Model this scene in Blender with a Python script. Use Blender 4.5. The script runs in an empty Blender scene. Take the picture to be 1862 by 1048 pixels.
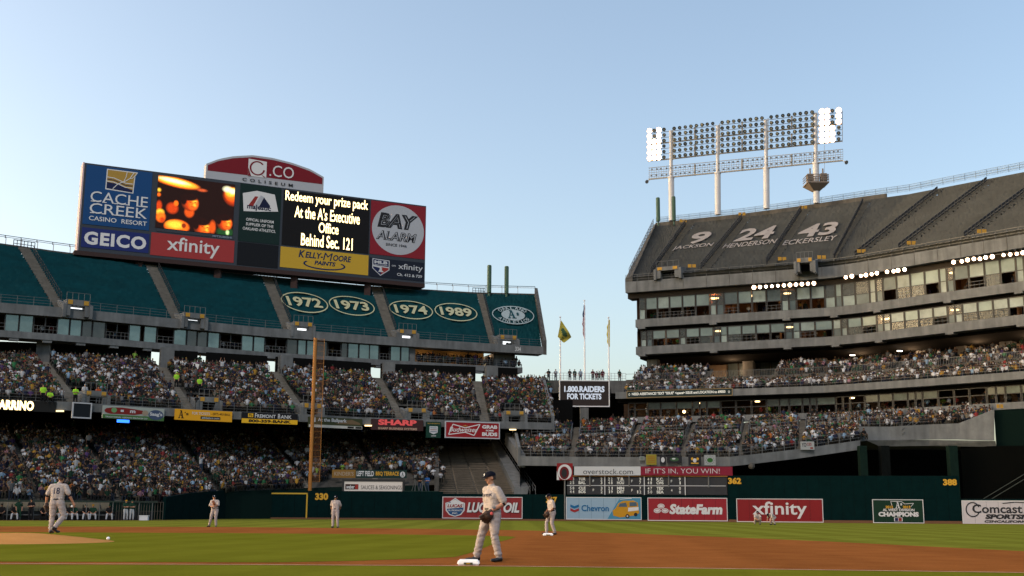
import bpy, bmesh, math, random
import numpy as np
from mathutils import Vector, Matrix, Euler
from mathutils.bvhtree import BVHTree
random.seed(7)
RNG = np.random.default_rng(7)
SC = bpy.context.scene
COL = SC.collection

# ------------------------------------------------------------------ camera
F = 2150.0
CAMZ = 1.05
PITCH = 10.64
ROLL = 0.35
cam_data = bpy.data.cameras.new("camera")
cam = bpy.data.objects.new("camera", cam_data)
COL.objects.link(cam)
cam_data.sensor_width = 36.0
cam_data.lens = 36.0 * F / 1862.0
cam_data.clip_start = 0.1
cam_data.clip_end = 6000.0
ROT = Matrix.Rotation(math.radians(90 + PITCH), 4, 'X') @ Matrix.Rotation(math.radians(ROLL), 4, 'Z')
cam.matrix_world = Matrix.Translation((0, 0, CAMZ)) @ ROT
SC.camera = cam

# ------------------------------------------------------------------ world, sun, exposure
SUN_EL, SUN_AZ = 39.0, 192.0
SKY_STRENGTH = 0.15
SUN_STRENGTH = 0.7
world = bpy.data.worlds.new("World")
SC.world = world
world.use_nodes = True
wn = world.node_tree
wn.nodes.clear()
sky = wn.nodes.new('ShaderNodeTexSky')
sky.sky_type = 'NISHITA'
sky.sun_disc = False
sky.sun_elevation = math.radians(10)
sky.sun_rotation = math.radians(271)
sky.altitude = 0
sky.air_density = 0.8
sky.dust_density = 3.5
sky.ozone_density = 0.5
bg = wn.nodes.new('ShaderNodeBackground')
bg.inputs['Strength'].default_value = SKY_STRENGTH
wo = wn.nodes.new('ShaderNodeOutputWorld')
wn.links.new(sky.outputs[0], bg.inputs[0])
wn.links.new(bg.outputs[0], wo.inputs[0])
sl = bpy.data.lights.new("floodlight_sun", 'SUN')  # soft warm lamp standing in for the stadium floodlights behind the camera
sl.energy = SUN_STRENGTH
sl.angle = math.radians(10)
sl.color = (1.0, 0.89, 0.78)
floodlight_sun = bpy.data.objects.new("floodlight_sun", sl)
COL.objects.link(floodlight_sun)
def sun_dir(el, az):
    el, az = math.radians(el), math.radians(az)
    return Vector((math.sin(az) * math.cos(el), math.cos(az) * math.cos(el), math.sin(el)))
floodlight_sun.rotation_euler = sun_dir(SUN_EL, SUN_AZ).to_track_quat('Z', 'Y').to_euler()
SC.view_settings.view_transform = 'Standard'
SC.view_settings.look = 'None'
SC.view_settings.gamma = 1.0
SC.view_settings.exposure = 1.47
SC.view_settings.use_curve_mapping = False

# ------------------------------------------------------------------ survey helpers: sight lines of the photograph to places in the world
ROT3 = ROT.to_3x3()
def ray(px, py):
    return ROT3 @ Vector(((px - 931.0) / F, (524.0 - py) / F, -1.0))
def at_z(px, py, z):
    d = ray(px, py); k = (z - CAMZ) / d.z
    return Vector((d.x * k, d.y * k, z))
def at_y(px, py, y):
    d = ray(px, py); k = y / d.y
    return Vector((d.x * k, y, CAMZ + d.z * k))
def gnd(px, py, z=0.0):
    return at_z(px, py, z)
ROTI = ROT3.transposed()
def proj(p):
    q = ROTI @ (Vector(p) - Vector((0, 0, CAMZ)))
    return (931 + F * q.x / -q.z, 524 - F * q.y / -q.z)
def lerp(a, b, t):
    return a + (b - a) * t
def interp(x, xs, ys):
    if x <= xs[0]:
        i = 0
    elif x >= xs[-1]:
        i = len(xs) - 2
    else:
        i = 0
        while x > xs[i + 1]: i += 1
    t = (x - xs[i]) / (xs[i + 1] - xs[i])
    return ys[i] + (ys[i + 1] - ys[i]) * t
class Line:
    """a horizontal (z) or surveyed (ys) edge, indexed by the photo column it is seen in"""
    def __init__(s, k, z=None, out=0.0, dz=0.0, depths=None):
        s.xs = [a[0] for a in k]; s.ys = [a[1] for a in k]; s.z = z; s.out = out; s.dz = dz
        s.dp = [a[2] for a in k] if depths is None and z is None else depths
    def raw(s, px):
        y = interp(px, s.xs, s.ys)
        if s.z is not None: return at_z(px, y, s.z)
        return at_y(px, y, interp(px, s.xs, s.dp))
    def __call__(s, px, out=0.0, dz=0.0):
        p = s.raw(px)
        o = out + s.out
        if o:
            q = s.raw(px + 4) - s.raw(px - 4); q.z = 0; q.normalize()
            n = Vector((q.y, -q.x, 0))      # towards the field
            p = p + n * o
        p.z += dz + s.dz
        return p
    def normal(s, px):
        q = s.raw(px + 4) - s.raw(px - 4); q.z = 0; q.normalize()
        return Vector((q.y, -q.x, 0))

# ------------------------------------------------------------------ materials
MATS = {}
def lin(c):
    return tuple(((v / 255.0) / 12.92 if v / 255.0 <= 0.04045 else ((v / 255.0 + 0.055) / 1.055) ** 2.4) for v in c)
def mat(name, color, rough=0.75, noise=0.0, scale=1.0, emit=0.0, metal=0.0, spec=0.3, streak=0.0, bump=0.0, coat=0.0):
    if name in MATS: return MATS[name]
    m = bpy.data.materials.new(name); m.use_nodes = True
    nt = m.node_tree; b = nt.nodes['Principled BSDF']
    b.inputs['Base Color'].default_value = (*color, 1)
    b.inputs['Roughness'].default_value = rough
    b.inputs['Metallic'].default_value = metal
    b.inputs['Specular IOR Level'].default_value = spec
    if emit:
        b.inputs['Emission Color'].default_value = (*color, 1)
        b.inputs['Emission Strength'].default_value = emit
    if noise or streak or bump:
        tc = nt.nodes.new('ShaderNodeTexCoord')
        n1 = nt.nodes.new('ShaderNodeTexNoise'); n1.inputs['Scale'].default_value = scale; n1.inputs['Detail'].default_value = 8; n1.inputs['Roughness'].default_value = 0.65
        nt.links.new(tc.outputs['Object'], n1.inputs['Vector'])
        mr = nt.nodes.new('ShaderNodeMapRange'); mr.inputs[1].default_value = 0.3; mr.inputs[2].default_value = 0.7
        mr.inputs[3].default_value = 1 - noise; mr.inputs[4].default_value = 1 + noise
        nt.links.new(n1.outputs['Fac'], mr.inputs[0])
        fac = mr.outputs[0]
        if streak:
            mp = nt.nodes.new('ShaderNodeMapping'); mp.inputs['Scale'].default_value = (0.9, 0.9, 0.10)
            nt.links.new(tc.outputs['Object'], mp.inputs['Vector'])
            n2 = nt.nodes.new('ShaderNodeTexNoise'); n2.inputs['Scale'].default_value = 1.6; n2.inputs['Detail'].default_value = 5
            nt.links.new(mp.outputs[0], n2.inputs['Vector'])
            m2 = nt.nodes.new('ShaderNodeMapRange'); m2.inputs[1].default_value = 0.35; m2.inputs[2].default_value = 0.65
            m2.inputs[3].default_value = 1 - streak; m2.inputs[4].default_value = 1 + streak * 0.5
            nt.links.new(n2.outputs['Fac'], m2.inputs[0])
            mu = nt.nodes.new('ShaderNodeMath'); mu.operation = 'MULTIPLY'
            nt.links.new(fac, mu.inputs[0]); nt.links.new(m2.outputs[0], mu.inputs[1]); fac = mu.outputs[0]
        vm = nt.nodes.new('ShaderNodeVectorMath'); vm.operation = 'SCALE'; vm.inputs[0].default_value = color
        nt.links.new(fac, vm.inputs['Scale']); nt.links.new(vm.outputs[0], b.inputs['Base Color'])
        if bump:
            bp = nt.nodes.new('ShaderNodeBump'); bp.inputs['Strength'].default_value = bump; bp.inputs['Distance'].default_value = 0.05
            nt.links.new(n1.outputs['Fac'], bp.inputs['Height']); nt.links.new(bp.outputs[0], b.inputs['Normal'])
    MATS[name] = m
    return m
def see_through(m, a):
    m.node_tree.nodes['Principled BSDF'].inputs['Alpha'].default_value = a
    return m
def attr_mat(name, rough=0.8):
    m = bpy.data.materials.new(name); m.use_nodes = True
    nt = m.node_tree; b = nt.nodes['Principled BSDF']; b.inputs['Roughness'].default_value = rough
    b.inputs['Specular IOR Level'].default_value = 0.2
    a = nt.nodes.new('ShaderNodeAttribute'); a.attribute_name = 'Col'
    nt.links.new(a.outputs['Color'], b.inputs['Base Color'])
    MATS[name] = m
    return m

# ------------------------------------------------------------------ object helpers
def tag(o, label=None, cat=None, group=None, kind=None):
    if label: o['label'] = label
    if cat: o['category'] = cat
    if group: o['group'] = group
    if kind: o['kind'] = kind
    return o
def empty(name, loc=(0, 0, 0), label=None, cat=None, group=None, rz=0.0):
    o = bpy.data.objects.new(name, None); COL.objects.link(o)
    o.location = loc; o.rotation_euler = (0, 0, rz); o.empty_display_size = 0.5
    return tag(o, label, cat, group)
def wmat(o):
    m = Matrix.LocRotScale(o.location, o.rotation_euler, o.scale)
    return wmat(o.parent) @ m if o.parent else m
class MB:
    def __init__(s): s.v = []; s.f = []; s.m = []; s.mats = []
    def mi(s, m):
        if m is None: return 0
        if m not in s.mats: s.mats.append(m)
        return s.mats.index(m)
    def face(s, pts, m=None):
        i = len(s.v); s.v.extend([tuple(p) for p in pts]); s.f.append(tuple(range(i, i + len(pts)))); s.m.append(s.mi(m))
    def box8(s, p, m=None):     # p: 4 bottom (ccw) + 4 top
        i = len(s.v); s.v.extend([tuple(q) for q in p])
        for f in ((3, 2, 1, 0), (4, 5, 6, 7), (0, 1, 5, 4), (1, 2, 6, 5), (2, 3, 7, 6), (3, 0, 4, 7)):
            s.f.append(tuple(i + k for k in f)); s.m.append(s.mi(m))
    def box(s, x0, x1, y0, y1, z0, z1, m=None):
        s.box8([(x0, y0, z0), (x1, y0, z0), (x1, y1, z0), (x0, y1, z0), (x0, y0, z1), (x1, y0, z1), (x1, y1, z1), (x0, y1, z1)], m)
    def tube(s, a, b, r, m=None, n=8, r2=None, cap=True):
        a, b = Vector(a), Vector(b); d = b - a
        if d.length < 1e-6: return
        q = d.to_track_quat('Z', 'Y'); r2 = r if r2 is None else r2
        i = len(s.v)
        for k in range(n):
            t = 2 * math.pi * (k + .5) / n; s.v.append(tuple(a + q @ Vector((math.cos(t) * r, math.sin(t) * r, 0))))
        for k in range(n):
            t = 2 * math.pi * (k + .5) / n; s.v.append(tuple(b + q @ Vector((math.cos(t) * r2, math.sin(t) * r2, 0))))
        for k in range(n):
            s.f.append((i + k, i + (k + 1) % n, i + n + (k + 1) % n, i + n + k)); s.m.append(s.mi(m))
        if cap:
            s.f.append(tuple(i + n - 1 - k for k in range(n))); s.m.append(s.mi(m))
            s.f.append(tuple(i + n + k for k in range(n))); s.m.append(s.mi(m))
    def ball(s, c, r, m=None, nu=8, nv=5, sz=1.0):
        i = len(s.v); c = Vector(c)
        for a in range(nv + 1):
            ph = math.pi * a / nv
            for b in range(nu):
                th = 2 * math.pi * b / nu
                s.v.append(tuple(c + Vector((math.sin(ph) * math.cos(th) * r, math.sin(ph) * math.sin(th) * r, math.cos(ph) * r * sz))))
        for a in range(nv):
            for b in range(nu):
                s.f.append((i + a * nu + b, i + (a + 1) * nu + b, i + (a + 1) * nu + (b + 1) % nu, i + a * nu + (b + 1) % nu)); s.m.append(s.mi(m))
    def ribbon(s, A, B, m=None):
        i = len(s.v); n = len(A)
        s.v.extend([tuple(p) for p in A]); s.v.extend([tuple(p) for p in B])
        for k in range(n - 1):
            s.f.append((i + k, i + k + 1, i + n + k + 1, i + n + k)); s.m.append(s.mi(m))
    def beam(s, pts, n_off, z0, z1, m=None, back=1.0):
        """solid band along plan points; n_off: list of outward normals; thickness back inwards"""
        for k in range(len(pts) - 1):
            a, b = Vector(pts[k]), Vector(pts[k + 1]); na, nb = n_off[k], n_off[k + 1]
            a2, b2 = a - na * back, b - nb * back
            s.box8([(a.x, a.y, z0), (b.x, b.y, z0), (b2.x, b2.y, z0), (a2.x, a2.y, z0), (a.x, a.y, z1), (b.x, b.y, z1), (b2.x, b2.y, z1), (a2.x, a2.y, z1)], m)
    def build(s, name, m=None, parent=None, smooth=False):
        me = bpy.data.meshes.new(name)
        v = np.array(s.v, dtype=float)
        o = bpy.data.objects.new(name, me); COL.objects.link(o)
        if parent is not None:
            o.parent = parent
            W = np.array(wmat(parent).inverted())
            if len(v): v = v @ W[:3, :3].T + W[:3, 3]
        elif len(v):
            c = Vector(((v[:, 0].min() + v[:, 0].max()) / 2, (v[:, 1].min() + v[:, 1].max()) / 2, v[:, 2].min()))
            v = v - np.array(c); o.location = c
        me.from_pydata([tuple(q) for q in v], [], s.f)
        if m is not None and not s.mats: me.materials.append(m)
        for q in s.mats: me.materials.append(q if q is not None else m)
        if s.mats: me.polygons.foreach_set('material_index', s.m)
        if smooth: me.polygons.foreach_set('use_smooth', [True] * len(me.polygons))
        me.update()
        return o
def clean_normals(o):
    bm = bmesh.new(); bm.from_mesh(o.data); bmesh.ops.recalc_face_normals(bm, faces=bm.faces); bm.to_mesh(o.data); bm.free()

# ------------------------------------------------------------------ lettering
_TC = {}
def text_mesh(txt, bold=0.0, shear=0.0, spacing=1.0):
    k = (txt, bold, shear, spacing)
    if k in _TC: return _TC[k]
    cu = bpy.data.curves.new('t', 'FONT'); cu.body = txt; cu.offset = bold; cu.shear = shear; cu.resolution_u = 3
    cu.space_character = spacing
    o = bpy.data.objects.new('t', cu); COL.objects.link(o)
    dg = bpy.context.evaluated_depsgraph_get()
    me = bpy.data.meshes.new_from_object(o.evaluated_get(dg))
    v = np.array([q.co[:] for q in me.vertices]) if len(me.vertices) else np.zeros((0, 3))
    f = [tuple(p.vertices) for p in me.polygons]
    COL.objects.unlink(o); bpy.data.objects.remove(o); bpy.data.meshes.remove(me)
    mn, mx = v.min(0), v.max(0)
    v = (v[:, :2] - mn[:2]) / (mx[:2] - mn[:2])
    _TC[k] = (v, f)
    return _TC[k]
class Face:
    """upright flat face between two plan points (seen left to right), z0..z1; map(u,v,out)"""
    def __init__(s, p0, p1, z0, z1):
        s.p0 = Vector((p0[0], p0[1], 0)); s.p1 = Vector((p1[0], p1[1], 0)); s.z0 = z0; s.z1 = z1
        d = (s.p1 - s.p0); s.w = d.length; s.h = z1 - z0; d.normalize(); s.d = d; s.n = Vector((d.y, -d.x, 0))
    def __call__(s, u, v, out=0.0):
        p = s.p0.lerp(s.p1, u) + s.n * out; p.z = s.z0 + (s.z1 - s.z0) * v
        return p
    def uv(s, px, py):
        d = ray(px, py); o = Vector((0, 0, CAMZ))
        k = (s.p0 - o).dot(s.n) / d.dot(s.n); q = o + d * k
        return ((q - s.p0).dot(s.d) / s.w, (q.z - s.z0) / s.h)
    def sub(s, u0, v0, u1, v1, out=0.0):
        a, b = s(u0, 0, out), s(u1, 0, out)
        return Face(a, b, lerp(s.z0, s.z1, v0), lerp(s.z0, s.z1, v1))
class Art:
    """collects flat print on a mapped face; every layer 2 cm proud of the one below"""
    def __init__(s, fm, base=0.02, step=0.012): s.fm = fm; s.mb = MB(); s.o = base; s.st = step
    def up(s): s.o += s.st; return s
    def poly(s, pts, m): s.mb.face([s.fm(u, v, s.o) for u, v in pts], m)
    def rect(s, u0, v0, u1, v1, m): s.poly([(u0, v0), (u1, v0), (u1, v1), (u0, v1)], m)
    def ell(s, cu, cv, ru, rv, m, n=28, a0=0, a1=360): s.poly([(cu + ru * math.cos(math.radians(a0 + (a1 - a0) * k / n)), cv + rv * math.sin(math.radians(a0 + (a1 - a0) * k / n))) for k in range(n + (a1 - a0 < 360))], m)
    def ring(s, cu, cv, ru, rv, wu, wv, m, n=36, a0=0, a1=360):
        for k in range(n):
            t0, t1 = math.radians(a0 + (a1 - a0) * k / n), math.radians(a0 + (a1 - a0) * (k + 1) / n)
            s.poly([(cu + (ru - wu) * math.cos(t0), cv + (rv - wv) * math.sin(t0)), (cu + ru * math.cos(t0), cv + rv * math.sin(t0)), (cu + ru * math.cos(t1), cv + rv * math.sin(t1)), (cu + (ru - wu) * math.cos(t1), cv + (rv - wv) * math.sin(t1))], m)
    def line(s, pts, w, m, asp=1.0):
        for (a, b), (c, d) in zip(pts[:-1], pts[1:]):
            dx, dy = (c - a) / asp, (d - b); L = math.hypot(dx, dy) or 1; nx, ny = -dy / L * w * asp / 2, dx / L * w / 2
            s.poly([(a - nx, b - ny), (c - nx, d - ny), (c + nx, d + ny), (a + nx, b + ny)], m)
    def text(s, txt, u0, v0, u1, v1, m, bold=0.0, shear=0.0, spacing=1.0):
        v, f = text_mesh(txt, bold, shear, spacing)
        i = len(s.mb.v); mi = s.mb.mi(m)
        for a, b in v: s.mb.v.append(tuple(s.fm(u0 + (u1 - u0) * a, v0 + (v1 - v0) * b, s.o)))
        for q in f: s.mb.f.append(tuple(i + k for k in q)); s.mb.m.append(mi)
    def build(s, name, parent): return s.mb.build(name, None, parent)
def slab_face(fc, name, m, parent, th=0.15, u0=0, v0=0, u1=1, v1=1, out=0.0):
    mb = MB(); g = fc
    mb.box8([g(u0, v0, out), g(u1, v0, out), g(u1, v0, out - th), g(u0, v0, out - th), g(u0, v1, out), g(u1, v1, out), g(u1, v1, out - th), g(u0, v1, out - th)])
    return mb.build(name, m, parent)
def frame_face(fc, name, m, parent, w=0.1, out=0.05, th=0.2):
    mb = MB(); wu, wv = w / fc.w, w / fc.h
    for a, b, c, d in ((-wu, -wv, 1 + wu, 0), (-wu, 1, 1 + wu, 1 + wv), (-wu, 0, 0, 1), (1, 0, 1 + wu, 1)):
        g = fc
        mb.box8([g(a, b, out), g(c, b, out), g(c, b, out - th), g(a, b, out - th), g(a, d, out), g(c, d, out), g(c, d, out - th), g(a, d, out - th)])
    return mb.build(name, m, parent)
# common materials
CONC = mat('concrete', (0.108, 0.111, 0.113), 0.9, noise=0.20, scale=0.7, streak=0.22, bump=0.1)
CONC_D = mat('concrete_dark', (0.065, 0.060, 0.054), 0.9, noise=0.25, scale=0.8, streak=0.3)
STEP = mat('concrete_steps', (0.11, 0.098, 0.082), 0.9, noise=0.25, scale=1.2)
DARK = mat('shade_black', (0.004, 0.004, 0.004), 0.95, spec=.05)  # near-black paint standing in for shade in recesses and under decks
BLACK = mat('black_paint', (0.012, 0.012, 0.013), 0.6)
STEEL = mat('grey_steel', (0.10, 0.10, 0.10), 0.5, metal=0.3)
WHITEM = mat('white_paint', (0.72, 0.72, 0.74), 0.5)
GREENW = mat('green_wall_pad', (0.0008, 0.0085, 0.0090), 0.8, spec=.03, noise=0.2, scale=1.5)
TEALT = mat('teal_tarp', (0.0012, 0.036, 0.044), 0.7, spec=.10, noise=0.22, scale=0.45, bump=.5)
YEL = mat('gold_paint', (0.35, 0.19, 0.01), 0.6)
MUL = mat('mullion_black', (0.02, 0.02, 0.02), 0.5)
# ------------------------------------------------------------------ ground
def ground_mat(name, c1, c2, scale, fine, stripes=None, bump=0.3, spk=None):
    m = bpy.data.materials.new(name); m.use_nodes = True; nt = m.node_tree; L = nt.links
    b = nt.nodes['Principled BSDF']; b.inputs['Roughness'].default_value = 0.95; b.inputs['Specular IOR Level'].default_value = 0.0
    tc = nt.nodes.new('ShaderNodeTexCoord')
    def noise(sc, det=6, rough=.6, vec=None):
        n = nt.nodes.new('ShaderNodeTexNoise'); n.inputs['Scale'].default_value = sc; n.inputs['Detail'].default_value = det; n.inputs['Roughness'].default_value = rough
        L.new(vec or tc.outputs['Object'], n.inputs['Vector']); return n
    n1 = noise(scale); n2 = noise(fine, 4, .7)
    mix = nt.nodes.new('ShaderNodeMixRGB'); mix.inputs[1].default_value = (*c1, 1); mix.inputs[2].default_value = (*c2, 1)
    add = nt.nodes.new('ShaderNodeMath'); add.operation = 'ADD'; L.new(n1.outputs['Fac'], add.inputs[0]); L.new(n2.outputs['Fac'], add.inputs[1])
    mr = nt.nodes.new('ShaderNodeMapRange'); mr.inputs[1].default_value = .65; mr.inputs[2].default_value = 1.35; L.new(add.outputs[0], mr.inputs[0])
    L.new(mr.outputs[0], mix.inputs[0]); out = mix.outputs[0]
    if stripes:
        for ang, w, amt in stripes:
            mp = nt.nodes.new('ShaderNodeMapping'); mp.inputs['Rotation'].default_value = (0, 0, math.radians(ang)); L.new(tc.outputs['Object'], mp.inputs['Vector'])
            wv = nt.nodes.new('ShaderNodeTexWave'); wv.inputs['Scale'].default_value = 0.314 / w; wv.inputs['Distortion'].default_value = .35; wv.inputs['Detail'].default_value = 2; wv.inputs['Detail Scale'].default_value = 3
            L.new(mp.outputs[0], wv.inputs['Vector'])
            cr = nt.nodes.new('ShaderNodeMapRange'); cr.inputs[1].default_value = .35; cr.inputs[2].default_value = .65; cr.inputs[3].default_value = 1 - amt; cr.inputs[4].default_value = 1 + amt
            L.new(wv.outputs['Fac'], cr.inputs[0])
            vm = nt.nodes.new('ShaderNodeVectorMath'); vm.operation = 'SCALE'; L.new(out, vm.inputs[0]); L.new(cr.outputs[0], vm.inputs['Scale']); out = vm.outputs[0]
    L.new(out, b.inputs['Base Color'])
    bp = nt.nodes.new('ShaderNodeBump'); bp.inputs['Strength'].default_value = bump; bp.inputs['Distance'].default_value = .03
    L.new(n2.outputs['Fac'], bp.inputs['Height']); L.new(bp.outputs[0], b.inputs['Normal'])
    return m
GRASS = ground_mat('outfield_turf', (0.090, 0.098, 0.013), (0.152, 0.160, 0.023), .5, 9, [(0, 3.2, .085), (62, 4.0, .05)])
GRASS2 = ground_mat('infield_turf', (0.088, 0.092, 0.008), (0.134, 0.136, 0.015), .35, 22, [(8, 2.4, .04)])
DIRT = ground_mat('infield_clay', (0.155, 0.054, 0.015), (0.250, 0.091, 0.027), .8, 16, [(97, .55, .045), (4, 5.5, .05)], bump=.8)
MOUNDM = ground_mat('mound_clay', (0.37, 0.175, 0.055), (0.46, 0.225, 0.078), 1.6, 18, bump=.6)
TRACK = ground_mat('track_clay', (0.12, 0.05, 0.022), (0.15, 0.066, 0.03), .5, 8)
EARTH = ground_mat('car_park_earth', (0.05, 0.05, 0.048), (0.07, 0.068, 0.062), .05, 2)
def sheet(name, pts, z, m):
    mb = MB(); mb.face([(p[0], p[1], z) for p in pts]); o = mb.build(name, m); o['kind'] = 'structure'
    if o.data.polygons[0].normal.z < 0: o.data.flip_normals()
    return o
sheet('ground', [(-3000, -500), (3000, -500), (3000, 5000), (-3000, 5000)], -0.03, EARTH)
sheet('outfield_grass', [(-75, 2), (70, 2), (80, 131), (-75, 131)], 0.0, GRASS)
def gp(l): return [gnd(x, y) for x, y in l]
wall_base = [(-41.5, 98.0), (-33, 103.5), (-29.5, 108.0), (-26.6, 116.0), (-25.0, 123.0), (-24.4, 127.2), (-7.5, 127.6), (5.8, 126.4), (14.5, 125.4), (23.0, 124.0), (46.2, 120.4), (54.0, 119.2), (66, 116.5)]
tr = [Vector((x, y, 0)) for x, y in wall_base]
sheet('warning_track', [(p.x, p.y + .3) for p in tr] + [(p.x - .4, p.y - 4.2) for p in reversed(tr)], 0.004, TRACK)
far = [(-160, 957), (0, 957.6), (400, 958.8), (600, 960.5), (800, 962.3), (1000, 966), (1240, 974), (1500, 985), (1862, 1003), (2050, 1014)]
near = [(2050, 1047), (1862, 1044.6), (1300, 1037), (930, 1032.8), (480, 1030), (0, 1029), (-160, 1028.5)]
sheet('infield_dirt', gp(far + near), 0.008, DIRT)
ig = [(-160, 968), (0, 968.3), (400, 970), (700, 972.3), (860, 974.5), (925, 976), (938, 977.2), (928, 981), (906, 986.5), (885, 995), (868, 1002), (852, 1007.5), (828, 1014), (780, 1016.5), (650, 1021), (500, 1024), (0, 1022.6), (-160, 1022)]
def ragged(pts, amp, step=.12):
    out = []; r = random.Random(5)
    for a, b in zip(pts, pts[1:] + pts[:1]):
        n = max(1, min(400, int((b - a).length / step)))
        for k in range(n): p = a.lerp(b, k / n); out.append(Vector((p.x + r.uniform(-amp, amp), p.y + r.uniform(-amp, amp), 0)))
    return out
sheet('infield_grass', ragged(gp(ig), .028), 0.012, GRASS2)
# the near foul territory turf lies a finger higher than the clay (mown lip)
ft = gp([(-200, 1029.3), (0, 1029.8), (480, 1030.8), (930, 1033.6), (1300, 1037.8), (1862, 1045.4), (2100, 1048.6)])
mb = MB(); mb.face([(p.x, p.y, .03) for p in ft] + [(20, 3, .03), (-20, 3, .03)])
mb.ribbon([(p.x, p.y, .03) for p in ft], [(p.x, p.y + .02, .0) for p in ft]); o = mb.build('foul_grass', GRASS2); o['kind'] = 'structure'; clean_normals(o)
CHALK = ground_mat('foul_chalk', (0.42, 0.30, 0.24), (0.62, 0.52, 0.46), 3.0, 10)
cl = [(-160, 1026), (0, 1026.3), (480, 1028.3), (800, 1030.2), (930, 1031.2), (1300, 1035.3), (1862, 1042.8), (2050, 1045)]
a = gp(cl); sheet('foul_line', [(p.x, p.y - .035) for p in a] + [(p.x, p.y + .035) for p in reversed(a)], 0.016, CHALK)
# pitcher's mound
MC = Vector((-15.25, 37.1, 0)); MR = 2.95
mb = MB(); N = 48; K = 10
for k in range(K + 1):
    r = MR * k / K; h = .25 * (1 - max(0, (r - .55) / (MR - .55)) ** 1.25)
    for j in range(N):
        t = 2 * math.pi * j / N; mb.v.append((MC.x + r * math.cos(t), MC.y + r * math.sin(t), h + .013 + random.uniform(-.004, .004) * (0 < k < K)))
for k in range(K):
    for j in range(N):
        mb.f.append((k * N + j, (k + 1) * N + j, (k + 1) * N + (j + 1) % N, k * N + (j + 1) % N)); mb.m.append(0)
mo = mb.build('pitchers_mound', MOUNDM, smooth=True); mo['kind'] = 'structure'
# bases
def base(px, py, label):
    c = gnd(px, py); e = empty('base_bag', (c.x, c.y, .008), label, 'base', 'white base bags on the infield')
    bm = bmesh.new(); bmesh.ops.create_cube(bm, size=1); bmesh.ops.scale(bm, vec=(.44, .40, .10), verts=bm.verts); bmesh.ops.translate(bm, vec=(0, 0, .05), verts=bm.verts)
    for v in bm.verts:
        if v.co.z > .05: v.co.x *= .9; v.co.y *= .9
    bmesh.ops.bevel(bm, geom=bm.edges[:], offset=.025, segments=3, affect='EDGES')
    me = bpy.data.meshes.new('cover'); bm.to_mesh(me); bm.free(); me.materials.append(mat('base_canvas', (.78, .76, .74), .6, noise=.1, scale=6))
    o = bpy.data.objects.new('cover', me); COL.objects.link(o); o.parent = e
    mb = MB(); mb.box(-.085, .085, -.213, -.19, .012, .05, mat('base_label', (.05, .045, .02), .6)); mb.box(-.035, .035, -.2165, -.2135, .018, .044, YEL)
    o = MB.build(mb, 'label_patch', None, None); o.parent = e
    o.location = (o.location.x, o.location.y, o.location.z)
    return e
base(852, 1028, 'white first base bag beside the nearest fielder on the clay')
base(996.5, 974.5, 'smaller looking white second base bag at the fielder in front of the 367 wall')
RB = MB(); RB.ball((0, 0, .055), .058, None, 12, 8, .9)
o = RB.build('rosin_bag', WHITEM, smooth=True); p = gnd(196.5, 984); o.location = (p.x, p.y, .03)
tag(o, 'small white rosin bag lying on the right edge of the clay mound', 'rosin bag')

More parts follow.
